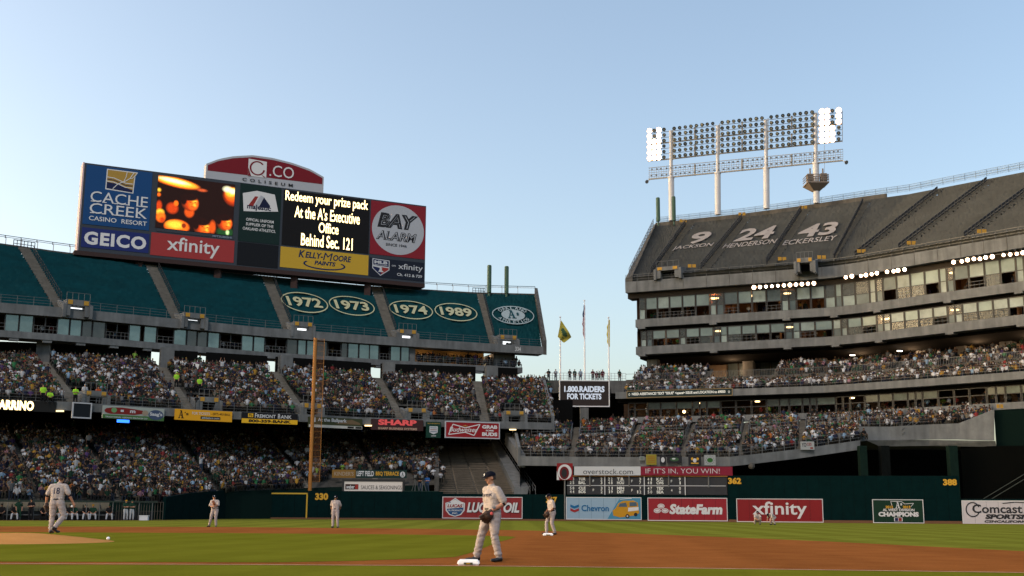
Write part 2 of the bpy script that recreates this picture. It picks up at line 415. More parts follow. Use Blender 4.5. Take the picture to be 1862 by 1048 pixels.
# ------------------------------------------------------------------ decks: stepped seating between a front and a back edge
class Deck:
    def __init__(s, front, back, knots, rows):
        s.f, s.b, s.k, s.rows = front, back, knots, rows; s.n = len(knots) - 1
    def px(s, u):
        i = max(0, min(s.n - 1, int(math.floor(u)))); t = u - i
        return lerp(s.k[i][0], s.k[i + 1][0], t), lerp(s.k[i][1], s.k[i + 1][1], t)
    def __call__(s, u, t, out=0.0, dz=0.0):
        a, b = s.px(u); A, B = s.f(a), s.b(b); p = A.lerp(B, t)
        p.z += dz
        if out: p = p + s.nrm(u, t) * out
        return p
    def nrm(s, u, t):
        a, b = s.px(u); A, B = s.f(a), s.b(b); a2, b2 = s.px(u + .02)
        d = (B - A); w = s.f(a2).lerp(s.b(b2), t) - A.lerp(B, t)
        n = w.cross(d).normalized()
        return n if n.z > 0 else -n
    def facing(s, u, t=.5):
        w = s(u + .03, t) - s(u - .03, t); w.z = 0; w.normalize(); return Vector((w.y, -w.x, 0))
    def find(s, px, py):
        """deck coordinates (u,t) seen at a photo pixel"""
        u, t = s.n / 2, .5
        for _ in range(30):
            x, y = proj(s(u, t)); x1, y1 = proj(s(u + .01, t)); x2, y2 = proj(s(u, t + .01))
            a, b, c, d = (x1 - x) / .01, (x2 - x) / .01, (y1 - y) / .01, (y2 - y) / .01
            det = a * d - b * c
            du, dt = (d * (px - x) - b * (py - y)) / det, (-c * (px - x) + a * (py - y)) / det
            u = min(max(u + max(-1.5, min(1.5, du)), -.3), s.n + .3); t = min(max(t + dt, -.3), 1.4)
        return u, t
    def steps(s, name, m, parent, u0=None, u1=None, n=None, sub=4, dz=0.0, kind=None, holes=(), jit=0.0):
        mb = MB(); n = n or s.rows; u0 = 0 if u0 is None else u0; u1 = s.n if u1 is None else u1
        m_ = max(1, int(round((u1 - u0) * sub))); us = [u0 + (u1 - u0) * k / m_ for k in range(m_ + 1)]
        rj = random.Random(3); J = [[rj.uniform(-jit, jit) for _ in us] for _ in range(n + 1)]
        for i in range(n):
            t0, t1 = i / n, (i + 1) / n
            A = []; B = []; C = []
            for k, u in enumerate(us):
                p, q = s(u, t0), s(u, t1); j0, j1 = J[i][k], J[i + 1][k]; A.append((p.x, p.y - j0, p.z + dz + j0)); B.append((q.x, q.y - j1, p.z + dz + j0 * .5)); C.append((q.x, q.y - j1, q.z + dz + j1))
            for k in range(m_):
                um = (us[k] + us[k + 1]) / 2
                if any(h[0] < um < h[1] and h[2] < (t0 + t1) / 2 < h[3] for h in holes): continue
                mb.face([A[k], A[k + 1], B[k + 1], B[k]]); mb.face([B[k], B[k + 1], C[k + 1], C[k]])
        o = mb.build(name, m, parent)
        if kind: o['kind'] = kind
        return o
    def patch(s, cpx, cpy, wpx, hpx):
        """map(u,v,out) over the slope, centred where the photo shows (cpx,cpy), wpx by hpx wide there"""
        ul, tl = s.find(cpx - wpx / 2, cpy - 0.0); ur, tr_ = s.find(cpx + wpx / 2, cpy)
        uc, tc = s.find(cpx, cpy); _, tb = s.find(cpx, cpy + hpx / 2); _, tt = s.find(cpx, cpy - hpx / 2)
        hw = (ur - ul) / 2; hh = (tt - tb) / 2
        return lambda u, v, out: s(uc + (u - .5) * 2 * hw, tc + (v - .5) * 2 * hh, .03 + out)
# ------------------------------------------------------------------ LEFT GRANDSTAND (upper tarp deck, suites, two crowd decks)
GLASS = mat('suite_glass', (0.10, 0.135, 0.13), 0.12, metal=0.5, spec=.6, noise=.25, scale=.35)
GLASS_D = mat('suite_glass_dim', (0.035, 0.035, 0.032), 0.15, metal=0.3, spec=.6, noise=.3, scale=.5)
ROOMB = mat('suite_room_brown', (0.035, 0.018, 0.010), 0.8, noise=.35, scale=.6)
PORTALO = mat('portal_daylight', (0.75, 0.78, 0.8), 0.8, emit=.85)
LAMPW = mat('warm_ceiling_lamp', (1.0, 0.66, 0.30), 0.5, emit=3.0)
zt, zf = 33.8, 23.3
L_top = Line([(0, 444.5), (111, 460), (253, 477), (480, 504), (667, 522), (865, 534), (972, 536.5)], z=zt)
L_fr = Line([(0, 552.7), (105, 561), (318, 582), (480, 598), (705, 614.6), (895, 627), (985, 632)], z=zf)
kn = [(-330, -425), (-105, -190), (105, 38), (318, 268), (520, 481), (711, 679), (895, 871), (985, 972)]
D1 = Deck(L_fr, L_top, kn, 22)
LS = empty('grandstand', (-20, 150, 0), 'long curved concrete grandstand with teal covered upper deck under the video board', 'grandstand')
# tarped blocks: one part per block, concrete stairs between
AW = .075
for k in range(1, 7):
    u0 = k + (AW if k > 0 else 0); u1 = k + 1 - (.02 if k < 6 else 0)
    uv = (k + .98 + .02, k + 1)
    if k == 6: u1 = 7
    D1.steps('seat_cover', TEALT, LS, u0, u1, 22, 34, jit=.045)
D1.steps('seat_cover', TEALT, LS, 0, .98, 22, 20, jit=.045)
D1.steps('seat_cover', TEALT, LS, 0 + 1 + AW - 1 - AW + 0.0, .001, 1, 6) if False else None
for k in range(1, 7):
    D1.steps('stair', STEP, LS, k - .02, k + AW, 30, 30)
    mb = MB()
    for i in range(18):         # handrail of posts along each stair
        t = .12 + i * .045; p = D1(k + AW * .95, t); q = D1(k + AW * .95, t + .03)
        mb.tube(p, p + Vector((0, 0, .95)), .035, n=4); mb.tube(p + Vector((0, 0, .95)), q + Vector((0, 0, .95)), .04, n=4)
        mb.tube(p + Vector((0, 0, .5)), q + Vector((0, 0, .5)), .03, n=4)
    mb.build('handrail', BLACK, LS)
    mb = MB(); # dark railings at the top landing
    for j in range(7):
        p = D1(k - .06 + j * .028, 1.0); mb.tube(p, p + Vector((0, 0, .9)), .05, n=4)
    mb.tube(D1(k - .06, 1.0, 0, .85), D1(k + .11, 1.0, 0, .85), .06, n=4); mb.tube(D1(k - .06, 1.0, 0, .4), D1(k + .11, 1.0, 0, .4), .05, n=4)
    mb.build('landing_rail', BLACK, LS)
pxs = list(range(-330, 990, 30)) + [985]
def band(name, line, z0, z1, m, parent, pxs, out=0.0, back=1.0, kind=None):
    mb = MB(); pts = [line(p, out=out) for p in pxs]; ns = [line.normal(p) for p in pxs]
    mb.beam(pts, ns, z0, z1, None, back); o = mb.build(name, m, parent); clean_normals(o)
    if kind: o['kind'] = kind
    return o
def rail(name, line, z0, h, m, parent, pxs, out=0.0, n=2, r=.03, every=1):
    mb = MB(); pts = [line(p, out=out) for p in pxs]
    for i, p in enumerate(pts):
        p.z = z0
        if i % every == 0: mb.tube(p, p + Vector((0, 0, h)), r * 1.2, n=4)
    for a, b in zip(pts[:-1], pts[1:]):
        for j in range(n):
            z = Vector((0, 0, h * (j + 1) / n)); mb.tube(a + z, b + z, r, n=4, cap=False)
    return mb.build(name, m, parent)
topx = list(range(-420, 972, 29)) + [975]
band('fascia', L_fr, 22.25, 23.35, CONC, LS, pxs, out=.6, back=2.2)
rail('front_rail', L_fr, 23.35, .95, STEEL, LS, pxs, out=.45, n=3, r=.022)
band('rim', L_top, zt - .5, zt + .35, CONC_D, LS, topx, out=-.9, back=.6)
rail('rim_rail', L_top, zt + .3, 1.0, mat('pale_rail', (.35, .35, .36), .5), LS, topx, out=-1.2, n=1, r=.045)
rail('rim_pipe', L_top, zt + 1.25, .35, BLACK, LS, topx, out=-1.6, n=1, r=.05)
# end wall of the upper deck (right), raked slab, underside
mb = MB(); a, b = D1(7, 0), D1(7, 1); n = (L_fr(985) - L_fr(975)).normalized()
a0 = L_fr(985, out=.6)
pts = [a0 + Vector((0, 0, .0)), b, b + Vector((0, 0, -1.4)), a0 + Vector((0, 0, -1.1))]
mb.box8([pts[3], pts[3] + n * .5, pts[2] + n * .5, pts[2], pts[0] + Vector((0, 0, .9)), pts[0] + n * .5 + Vector((0, 0, .9)), pts[1] + n * .5 + Vector((0, 0, 1.1)), pts[1] + Vector((0, 0, 1.1))])
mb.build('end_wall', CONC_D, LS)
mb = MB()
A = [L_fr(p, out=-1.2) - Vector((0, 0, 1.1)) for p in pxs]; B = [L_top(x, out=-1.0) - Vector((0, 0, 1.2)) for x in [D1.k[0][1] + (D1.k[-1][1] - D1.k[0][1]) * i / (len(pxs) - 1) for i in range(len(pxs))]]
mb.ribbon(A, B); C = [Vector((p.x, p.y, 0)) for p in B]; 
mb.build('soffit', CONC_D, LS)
# portals in the upper deck (concrete box, gold signs, opening)
PG = mat('gold_sign', (.36, .19, .02), .7)
def portal(deck, px, pyt, pyb, w, parent, lit=True, opening='white', signs=True, wall=True):
    u, t = deck.find(px, pyb); c = deck(u, t); f = deck.facing(u, t); r = Vector((-f.y, f.x, 0))
    dist = c.y; s = dist / F; W = w * s; H = (pyb - pyt) * s
    c = c + f * .3; c.z = at_y(px, pyb, c.y).z
    e = MB()
    hw = W / 2
    # header
    def P(x, y, z): return c + r * x - f * y + Vector((0, 0, z))
    def bx(x0, x1, y0, y1, z0, z1, m=None): e.box8([P(x0, y0, z0), P(x1, y0, z0), P(x1, y1, z0), P(x0, y1, z0), P(x0, y0, z1), P(x1, y0, z1), P(x1, y1, z1), P(x0, y1, z1)], m)
    bx(-hw, hw, 0, 2.6, H * .55, H)
    bx(-hw, -hw * .62, .02, 2.6, -.4, H * .54); bx(hw * .62, hw, .02, 2.6, -.4, H * .54)
    if wall:
        for sx in (-1, 1):
            q = [P(sx * hw, -.0, -.3), P(sx * (hw + .3), -.0, -.3), P(sx * (hw + .3), -2.6 * 0 + 2.6, -.3), P(sx * hw, 2.6, -.3)]
            e.box8([P(sx * hw, -.1, -.6), P(sx * (hw + .35), -.1, -.6), P(sx * (hw + .35), 2.6, -.6), P(sx * hw, 2.6, -.6), P(sx * hw, -.1, .9), P(sx * (hw + .35), -.1, .9), P(sx * (hw + .35), 2.6, H + .2), P(sx * hw, 2.6, H + .2)])
    o = e.build('portal', CONC, parent); clean_normals(o)
    o['label'] = 'concrete stair portal with gold signs'
    q = MB()
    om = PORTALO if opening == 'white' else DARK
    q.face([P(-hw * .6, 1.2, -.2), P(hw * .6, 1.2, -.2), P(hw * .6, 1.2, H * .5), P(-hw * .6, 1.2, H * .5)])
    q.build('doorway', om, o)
    if signs:
        for sx in (-1, 1):
            g = MB(); g.box8([P(sx * hw * .68 - W * .1, -.06, H * .62), P(sx * hw * .68 + W * .1, -.06, H * .62), P(sx * hw * .68 + W * .1, -.01, H * .62), P(sx * hw * .68 - W * .1, -.01, H * .62),
                              P(sx * hw * .68 - W * .1, -.06, H * .95), P(sx * hw * .68 + W * .1, -.06, H * .95), P(sx * hw * .68 + W * .1, -.01, H * .95), P(sx * hw * .68 - W * .1, -.01, H * .95)])
            g.build('section_sign', PG, o)
    g = MB()
    for k in range(5):
        x = -hw + W * k / 4; g.tube(P(x, .1, H), P(x, .1, H + .8), .03, n=4)
    g.tube(P(-hw, .1, H + .8), P(hw, .1, H + .8), .03, n=4); g.build('rail', STEEL, o)
    return o
for px, y0, y1, w, op in ((140, 545, 569, 42, 'warm'), (352, 569, 590, 40, 'white'), (550, 585, 605, 36, 'white'), (740, 599, 618, 34, 'white'), (923, 609, 629, 34, 'white')):
    portal(D1, px, y0, y1, w, LS, opening='white')
# suite level
ZWT, ZWB, ZSB = 22.25, 20.3, 19.55
band('suite_slab', L_fr, ZSB, ZWB, CONC, LS, [p for p in pxs if p <= 930] + [948], out=.5, back=3.0)
mb = MB(); 
for p in range(-330, 950, 60):
    c = L_fr(p, out=.2); n_ = L_fr.normal(p); r_ = Vector((-n_.y, n_.x, 0))
    mb.box8([c + r_ * a + n_ * b + Vector((0, 0, z - c.z)) for z in (ZSB - .3, ZSB) for a, b in ((-.5, .2), (.5, .2), (.5, -.6), (-.5, -.6))]); o = mb.build('slab_bracket', CONC, LS); clean_normals(o); mb = MB()
mb = MB()     # suite interior: floor to ceiling brown room behind the panes
pp = [p for p in range(-330, 756, 40)] + [757]
A = [L_fr(p, out=-3.4) for p in pp]
mb.ribbon([Vector((p.x, p.y, ZWB)) for p in A], [Vector((p.x, p.y, ZWT + .2)) for p in A])
A2 = [L_fr(p, out=-.2) for p in pp]; mb.ribbon([Vector((p.x, p.y, ZWB + .01)) for p in A2], [Vector((p.x, p.y, ZWB + .01)) for p in A])
mb.ribbon([Vector((p.x, p.y, ZWT + .02)) for p in A2], [Vector((p.x, p.y, ZWT + .02)) for p in A])
mb.build('suite_room', ROOMB, LS)
def window(line, x0, x1, z0, z1, parent, kind, mid=None, out=0.0, fr=.07, upper=GLASS, lower=None, label=None):
    """frame part with one or two panes as sub-parts"""
    a, b = line(x0, out=out), line(x1, out=out); fc = Face(a, b, z0, z1); mb = MB(); wu, wv = fr / fc.w, fr / fc.h
    bars = [(0, 0, 1, wv), (0, 1 - wv, 1, 1), (0, wv, wu, 1 - wv), (1 - wu, wv, 1, 1 - wv)]
    if mid: bars.append((wu, mid - wv * .5, 1 - wu, mid + wv * .5))
    for u0, v0, u1, v1 in bars:
        mb.box8([fc(u0, v0, .05), fc(u1, v0, .05), fc(u1, v0, -.07), fc(u0, v0, -.07), fc(u0, v1, .05), fc(u1, v1, .05), fc(u1, v1, -.07), fc(u0, v1, -.07)])
    w = mb.build('window', MUL, parent)
    def pane(u0, v0, u1, v1, m):
        q = MB(); q.box8([fc(u0, v0, 0), fc(u1, v0, 0), fc(u1, v0, -.02), fc(u0, v0, -.02), fc(u0, v1, 0), fc(u1, v1, 0), fc(u1, v1, -.02), fc(u0, v1, -.02)]); q.build('pane', m, w)
    if mid:
        if upper: pane(wu, mid + wv * .5, 1 - wu, 1 - wv, upper)
        if lower: pane(wu, wv, 1 - wu, mid - wv * .5, lower)
    elif upper: pane(wu, wv, 1 - wu, 1 - wv, upper)
    return w
def wrail(line, x0, x1, z, parent, out=.15):
    a, b = line(x0, out=out), line(x1, out=out); mb = MB()
    for h in (.45, .85): mb.tube((a.x, a.y, z + h), (b.x, b.y, z + h), .025, n=4)
    for t in (0, .33, .66, 1): p = a.lerp(b, t); mb.tube((p.x, p.y, z), (p.x, p.y, z + .85), .02, n=4)
    mb.build('window_rail', STEEL, parent)
LW = [(-120, -96, 'g'), (-96, -72, 'g'), (-72, -48, 'o'), (-48, -24, 'o'), (-24, 12, 'o'), (12, 37, 'g'), (38, 63, 'g'), (64, 85, 'o'), (85, 107, 'o'), (107, 129, 'g'), (130, 151, 'g'), (152, 170, 'd'), (171, 194, 'd'), (195, 215, 'o'), (215, 236, 'o'), (237, 258, 'g'), (264, 287, 'g'), (288, 318, 'o'), (318, 341, 'g'), (342, 360, 'd'), (361, 379, 'd'), (380, 401, 'g'), (402, 421, 'o'), (421, 441, 'o'), (441, 462, 'g'), (463, 483, 'g'), (484, 503, 'o'), (503, 522, 'o'), (523, 542, 'd'), (543, 558, 'g'), (559, 574, 'g'), (577, 596, 'd'), (597, 621, 'o'), (622, 633, 'd'), (634, 653, 'g'), (654, 673, 'g'), (673, 690, 'g'), (691, 709, 'o'), (711, 729, 'g'), (730, 745, 'g')]
for x0, x1, k in LW:
    window(L_fr, x0, x1, ZWB, ZWT, LS, k, out=-.1, upper={'g': GLASS, 'd': GLASS_D, 'o': None}[k])
    if k == 'o': wrail(L_fr, x0, x1, ZWB, LS)
# terrace right of the suites, pale wall block
mb = MB(); a, b = L_fr(745, out=-.3), L_fr(757, out=-.3); c_, d_ = L_fr(757, out=-3.3), L_fr(745, out=-3.3)
mb.box8([(q.x, q.y, z) for z in (ZWB, 22.4) for q in (a, b, c_, d_)]); mb.build('pier', CONC, LS)
mb = MB(); a, b = L_fr(905, out=-1.6), L_fr(944, out=-1.6); c_, d_ = L_fr(944, out=-8), L_fr(905, out=-8)
mb.box8([(q.x, q.y, z) for z in (ZWB, 22.4) for q in (a, b, c_, d_)]); o = mb.build('pier', CONC, LS)
mb = MB(); pp = list(range(757, 910, 12)); A = [L_fr(p, out=-5.0) for p in pp]
mb.ribbon([Vector((p.x, p.y, ZWB)) for p in A], [Vector((p.x, p.y, 25.0)) for p in A]); mb.build('terrace_wall', mat('terrace_ochre', (.16, .10, .03), .8, noise=.25, scale=.5), LS)
mb = MB(); B_ = [L_fr(p, out=0) for p in range(757, 945, 12)]; A = [L_fr(p, out=-5.0) for p in range(757, 945, 12)]
mb.ribbon([Vector((p.x, p.y, ZWB + .02)) for p in B_], [Vector((p.x, p.y, ZWB + .02)) for p in A]); mb.build('terrace_floor', CONC_D, LS)
rail('terrace_rail', L_fr, ZWB, .85, STEEL, LS, list(range(757, 949, 12)), out=.4, n=3, r=.02)
# ---- middle crowd deck
L_mf = Line([(-200, 716), (0, 727), (129, 732.7), (299, 743), (423, 749.5), (540, 754), (655, 760), (904, 767.5), (1004, 770)], z=11.3)
L_mb = Line([(-250, 645), (0, 652), (200, 660), (480, 676), (700, 689), (985, 698)], z=17.5)
mk = [(-240, -300), (-60, -110), (135, 72), (341, 288), (550, 497), (729, 683), (883, 868), (1002, 985)]
D2 = Deck(L_mf, L_mb, mk, 26)
holes2 = []
PORT2 = [(172, 711, 735, 40), (378, 722, 744, 38), (566, 733, 756, 36), (757, 742, 762, 36), (935, 747, 768, 36)]
for px, y0, y1, w in PORT2:
    ua, _ = D2.find(px - w / 2 - 3, y1); ub, _ = D2.find(px + w / 2 + 3, y1); _, tt = D2.find(px, y0 - 2)
    holes2.append((ua, ub, -.1, tt + .02))
D2.steps('terraces', CONC_D, LS, 0, 7, 26, 24, holes=holes2)
STEPL = mat('stair_light', (.15, .135, .115), .9, noise=.25, scale=1.2)
for k in range(1, 7): D2.steps('stair', STEPL, LS, k - .06, k + .06, 52, 40, dz=.06)
mx = list(range(-200, 1000, 24)) + [1003]
band('deck_fascia', L_mf, 10.5, 11.33, CONC, LS, mx, out=.5, back=1.2)
rail('deck_rail', L_mf, 11.33, .9, STEEL, LS, mx, out=.35, n=3, r=.02)
for px, y0, y1, w in PORT2: portal(D2, px, y0, y1, w, LS, opening='dark')
mb = MB(); A = [L_mf(p, out=-1.0) - Vector((0, 0, .8)) for p in mx]; B = [L_mb(D2.k[0][1] + (D2.k[-1][1] - D2.k[0][1]) * i / (len(mx) - 1)) - Vector((0, 0, .9)) for i in range(len(mx))]
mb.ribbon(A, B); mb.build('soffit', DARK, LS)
mb = MB(); a, b = D2(7, -.02), D2(7, 1); n = (L_mf(1000) - L_mf(990)).normalized()
mb.box8([a + Vector((0, 0, -.9)), a + n * .4 + Vector((0, 0, -.9)), b + n * .4 + Vector((0, 0, -1)), b + Vector((0, 0, -1)), a + Vector((0, 0, 1.0)), a + n * .4 + Vector((0, 0, 1.0)), b + n * .4 + Vector((0, 0, 1.0)), b + Vector((0, 0, 1.0))]); mb.build('end_wall', CONC, LS)
# lights on the deck fascia underside
for px in (108, 668, 930):
    c = L_mf(px, out=.65); mb = MB(); mb.box(c.x - .4, c.x + .4, c.y - .1, c.y + .1, 10.32, 10.46); mb.build('strip_light', mat('strip_lamp', (1, .72, .35), .5, emit=.7), LS)
# back wall of the middle deck with gaps of daylight, columns
wall_gaps = [(277, 293), (362, 378), (490, 506), (680, 698), (868, 885)]
edges = [-300]
for a, b in wall_gaps: edges += [a, b]
edges.append(945)
for i in range(0, len(edges), 2):
    xs_ = np.linspace(edges[i], edges[i + 1], 8)
    mb = MB(); pts = [L_mb(x, out=-1.2) for x in xs_]; ns = [L_mb.normal(x) for x in xs_]
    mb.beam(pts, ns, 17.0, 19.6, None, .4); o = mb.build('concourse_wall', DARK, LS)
for px, m_ in ((78, CONC), (302, CONC), (518, CONC), (706, CONC), (893, CONC)):
    c = L_mb(px, out=.2); n_ = L_mb.normal(px); r_ = Vector((-n_.y, n_.x, 0))
    mb = MB(); w = .75
    mb.box8([c + r_ * a * w + n_ * b + Vector((0, 0, z - c.z)) for z in (15.0, 19.6) for a, b in ((-1, .5), (1, .5), (1, -.8), (-1, -.8))]); o = mb.build('column', m_, LS); clean_normals(o)
# ---- lower crowd deck
L_lf = Line([(-60, 912, 98), (0, 911.5, 101), (150, 912.5, 104.2), (290, 915.5, 109), (360, 905, 116), (430, 893, 123), (520, 890, 129), (600, 886, 130), (700, 884, 130.4), (790, 882, 131)])
L_lb = Line([(-110, 786, 124), (0, 788, 127), (290, 790, 135), (430, 792, 142), (600, 793, 150), (790, 797, 152)])
lk = [(-60, -110), (60, 20), (215, 140), (395, 310), (560, 480), (690, 640), (790, 790)]
D3 = Deck(L_lf, L_lb, lk, 32)
D3.steps('terraces', CONC_D, LS, 0, 6, 32, 12)
for k in range(1, 6): D3.steps('stair', STEPL, LS, k - .04, k + .04, 64, 40, dz=.06)
mb = MB(); xs_ = list(range(-110, 800, 45)); P_ = [L_lb(x, out=-.5) for x in xs_]
mb.ribbon([Vector((p.x, p.y, p.z - 2)) for p in P_], [Vector((p.x, p.y, 15.5)) for p in P_]); mb.build('concourse_wall', DARK, LS)
mb = MB(); F_ = [L_lf(x) for x in range(-60, 800, 20)]; mb.ribbon([Vector((p.x, p.y, 0)) for p in F_], F_); mb.build('front_wall', mat('front_wall_green', (.004, .012, .010), .9, spec=.05), LS)
mb = MB(); mb.box(-13, 6.5, 153, 153.3, 0, 11.2); mb.build('undercroft_shade', DARK, LS)  # dark backdrop added to close the gap, painted as shade below the deck
# sloping end kerb of the lower deck
mb = MB(); a, b = D3(6, 0), D3(6, 1); n = Vector((1, 0, 0))
mb.box8([a + Vector((0, 0, -1)), a + n * .5 + Vector((0, 0, -1)), b + n * .5 + Vector((0, 0, -1)), b + Vector((0, 0, -1)), a + Vector((0, 0, .9)), a + n * .5 + Vector((0, 0, .9)), b + n * .5 + Vector((0, 0, .9)), b + Vector((0, 0, .9))]); mb.build('end_wall', CONC_D, LS)
# empty bleacher block between the lower deck and the centre
L_ef = Line([(797, 901, 130.5), (948, 901, 130.0)]); L_eb = Line([(792, 812, 152), (900, 812, 151)])
D4 = Deck(L_ef, L_eb, [(797, 792), (830, 812), (868, 838), (905, 868), (948, 902)], 30)
BENCH = mat('bench_board', (0.15, 0.12, 0.09), 0.85, noise=.35, scale=.7)
D4.steps('empty_terraces', BENCH, LS, 0, 3.7, 30, 6)
mb = MB()
for i in range(30):
    for k in range(4):
        u0, u1 = k + .07, min(k + .97, 3.68)
        a, b = D4(u0, i / 30 + .012), D4(u1, i / 30 + .012); z = .34
        mb.box8([a + Vector((0, 0, z)), b + Vector((0, 0, z)), b + Vector((0, .28, z)), a + Vector((0, .28, z)), a + Vector((0, 0, z + .06)), b + Vector((0, 0, z + .06)), b + Vector((0, .28, z + .06)), a + Vector((0, .28, z + .06))])
o = mb.build('bench_boards', BENCH, LS); o['kind'] = 'stuff'
for k in (1, 2, 3): D4.steps('stair', CONC_D, LS, k - .05, k + .05, 60, 20, dz=.05)
mb = MB(); a, b = D4(3.7, 0), D4(3.7, 1)
mb.box8([a + Vector((0, 0, -2)), a + Vector((1.0, 0, -2)), b + Vector((.8, 0, -2)), b + Vector((0, 0, -2)), a + Vector((0, 0, .9)), a + Vector((1.6, 0, .9)), b + Vector((.8, 0, .9)), b + Vector((0, 0, .9))]); mb.build('stair_wall', CONC, LS)
mb = MB()
for o_ in (1.7, 2.3):
    for h in (.95, .5): mb.tube(a + Vector((o_, 0, h)), b + Vector((o_ - .6, 0, h)), .05, n=5)
    for i in range(14): p = a.lerp(b, i / 13) + Vector((o_ - .6 * i / 13, 0, 0)); mb.tube(p, p + Vector((0, 0, .95)), .04, n=4)
mb.build('stair_handrail', STEEL, LS)
mb = MB(); a, b = D4(0, 1), D4(3.9, 1)
mb.face([a + Vector((0, .5, -1)), b + Vector((10, .5, -1)), b + Vector((10, .5, 6)), a + Vector((0, .5, 6))]); mb.build('concourse_wall', DARK, LS)
rail('top_rail', L_eb, D4(1, 1).z, 1.0, STEEL, LS, list(range(792, 900, 9)), out=.1, n=3, r=.02)
# steel vents above the roofline
for px, yt, yb in ((889.5, 484, 527), (921, 486, 528)):
    c = at_y(px, yb + 3, 179.0); t_ = at_y(px, yt, 179.0); mb = MB(); mb.tube((c.x, 179, c.z - .2), (c.x, 179, t_.z), .34, n=16)
    mb.tube((c.x, 179, c.z - 1.5), (c.x, 179, c.z), .18, n=10)
    mb.tube((c.x, 179, t_.z), (c.x, 179, t_.z + .12), .30, n=16)
    o = mb.build('vent_pipe', mat('vent_green', (.035, .075, .05), .6)); tag(o, 'left' if px < 900 else 'right', 'vent pipe', 'dark green vent pipes above the left stand')
    o['label'] = ('left' if px < 900 else 'right') + ' one of two green vent pipes standing above the teal covered stand'
# big emblems painted on the covers
CREAM = mat('cream_print', (.36, .34, .20), .7, noise=.1, scale=2)
PALEP = mat('pale_print', (.24, .28, .28), .7, noise=.1, scale=2)
for s_, cx, cy, w, h in (('1972', 553.5, 551, 82, 36), ('1973', 639.5, 557, 80, 34), ('1974', 747, 564.5, 78, 33), ('1989', 829, 568.5, 76, 32)):
    pm = D1.patch(cx, cy, w, h); ar = Art(pm, .06, .03); ar.ring(.5, .5, .5, .5, .022, .045, CREAM, 48); ar.up().text(s_, .13, .27, .87, .74, CREAM, bold=.03)
    o = ar.build('year_emblem', LS); o['label'] = 'cream oval around the year ' + s_
pm = D1.patch(933, 574, 76, 33); ar = Art(pm, .06, .03); ar.ring(.5, .5, .5, .5, .022, .05, PALEP, 48); ar.ell(.5, .5, .28, .30, PALEP)
def arc_text(ar, txt, cu, cv, ru, rv, a0, a1, hu, m, flip=False, asp=1.0, bold=.02):
    n = len(txt)
    for i, ch in enumerate(txt):
        if ch == ' ': continue
        t = math.radians(a0 + (a1 - a0) * (i + .5) / n); cx_, cy_ = cu + ru * math.cos(t), cv + rv * math.sin(t)
        rot = (t - math.pi / 2) if not flip else (t + math.pi / 2)
        v, f = text_mesh(ch, bold); k = len(ar.mb.v); mi = ar.mb.mi(m); w_ = hu * .8; h_ = hu
        if ch == 'I': w_ *= .35
        for x, y in v:
            x, y = (x - .5) * w_, (y - .5) * h_; xx = x * math.cos(rot) - y * math.sin(rot); yy = x * math.sin(rot) + y * math.cos(rot)
            ar.mb.v.append(tuple(ar.fm(cx_ + xx, cy_ + yy * asp, ar.o)))
        for q in f: ar.mb.f.append(tuple(k + z for z in q)); ar.mb.m.append(mi)
arc_text(ar.up(), 'OAKLAND', .5, .5, .37, .38, 150, 30, .10, PALEP, asp=1.9); arc_text(ar, 'ATHLETICS', .5, .5, .38, .40, 205, 335, .085, PALEP, True, asp=1.9)
def big_a(ar, u0, v0, u1, v1, m):
    X = lambda a: u0 + (u1 - u0) * a
    Y = lambda b: v0 + (v1 - v0) * b
    P = lambda l: ar.poly([(X(a), Y(b)) for a, b in l], m)
    P([(.02, .0), (.34, .0), (.34, .09), (.02, .09)]); P([(.5, 0), (.98, 0), (.98, .09), (.5, .09)])
    P([(.12, .08), (.22, .08), (.52, .9), (.44, 1.0)]); P([(.60, .08), (.84, .08), (.58, 1.0), (.44, 1.0)]); P([(.26, .34), (.68, .34), (.66, .44), (.30, .44)]); P([(.30, .88), (.5, .92), (.56, 1.0), (.28, 1.0)])
big_a(ar.up(), .36, .30, .57, .74, TEALT); ar.text('s', .58, .46, .64, .62, TEALT, .03)
o = ar.build('team_emblem', LS); o['label'] = 'pale oval team emblem with a large letter A'
fs = L_fr.normal(938); a_, b_ = L_fr(934, out=.62), L_fr(944, out=.62); ar = Art(Face(a_, b_, 22.5, 23.1), .01); ar.text('334', 0, 0, 1, 1, mat('sign_white', (.6, .6, .6), .6)); ar.build('section_number', LS)
# ------------------------------------------------------------------ VIDEO BOARD
def printm(name, c, em=0.0, rough=.55): return mat('print_' + name, tuple(x * .46 for x in c), rough, emit=em, spec=.15)
def face_px(xl, xr, yt_l, yb_l, Yl, Yr, y_r):
    a = at_y(xl, yb_l, Yl); t = at_y(xl, yt_l, Yl); b = at_y(xr, y_r, Yr)
    return Face(a, b, a.z, t.z)
VB0, VB1 = at_z(154, 296, 46.3), at_z(775, 375, 46.3)
VB = Face(VB0, VB1, 34.3, 46.3)
vb = empty('video_scoreboard', (VB(.5, 0).x, VB(.5, 0).y, 33), 'wide sponsor board with two lit screens standing above the teal covered upper deck', 'scoreboard')
slab_face(VB, 'cabinet', mat('board_cabinet', (.025, .030, .040), .6), vb, th=2.2)
def side(mb_face):
    pass
mb = MB(); mb.box8([VB(-.004, 0, .05), VB(0, 0, .05), VB(0, 0, -2.3), VB(-.004, 0, -2.3), VB(-.004, 1.004, .05), VB(0, 1.004, .05), VB(0, 1.004, -2.3), VB(-.004, 1.004, -2.3)])
mb.build('side_trim', mat('side_pink', (.42, .30, .30), .6), vb)
mb = MB(); mb.box8([VB(-.01, -.05, .1), VB(1.0, -.05, .1), VB(1.0, -.05, -2.2), VB(-.01, -.05, -2.2), VB(-.01, -.002, .1), VB(1.0, -.002, .1), VB(1.0, -.002, -2.2), VB(-.01, -.002, -2.2)])
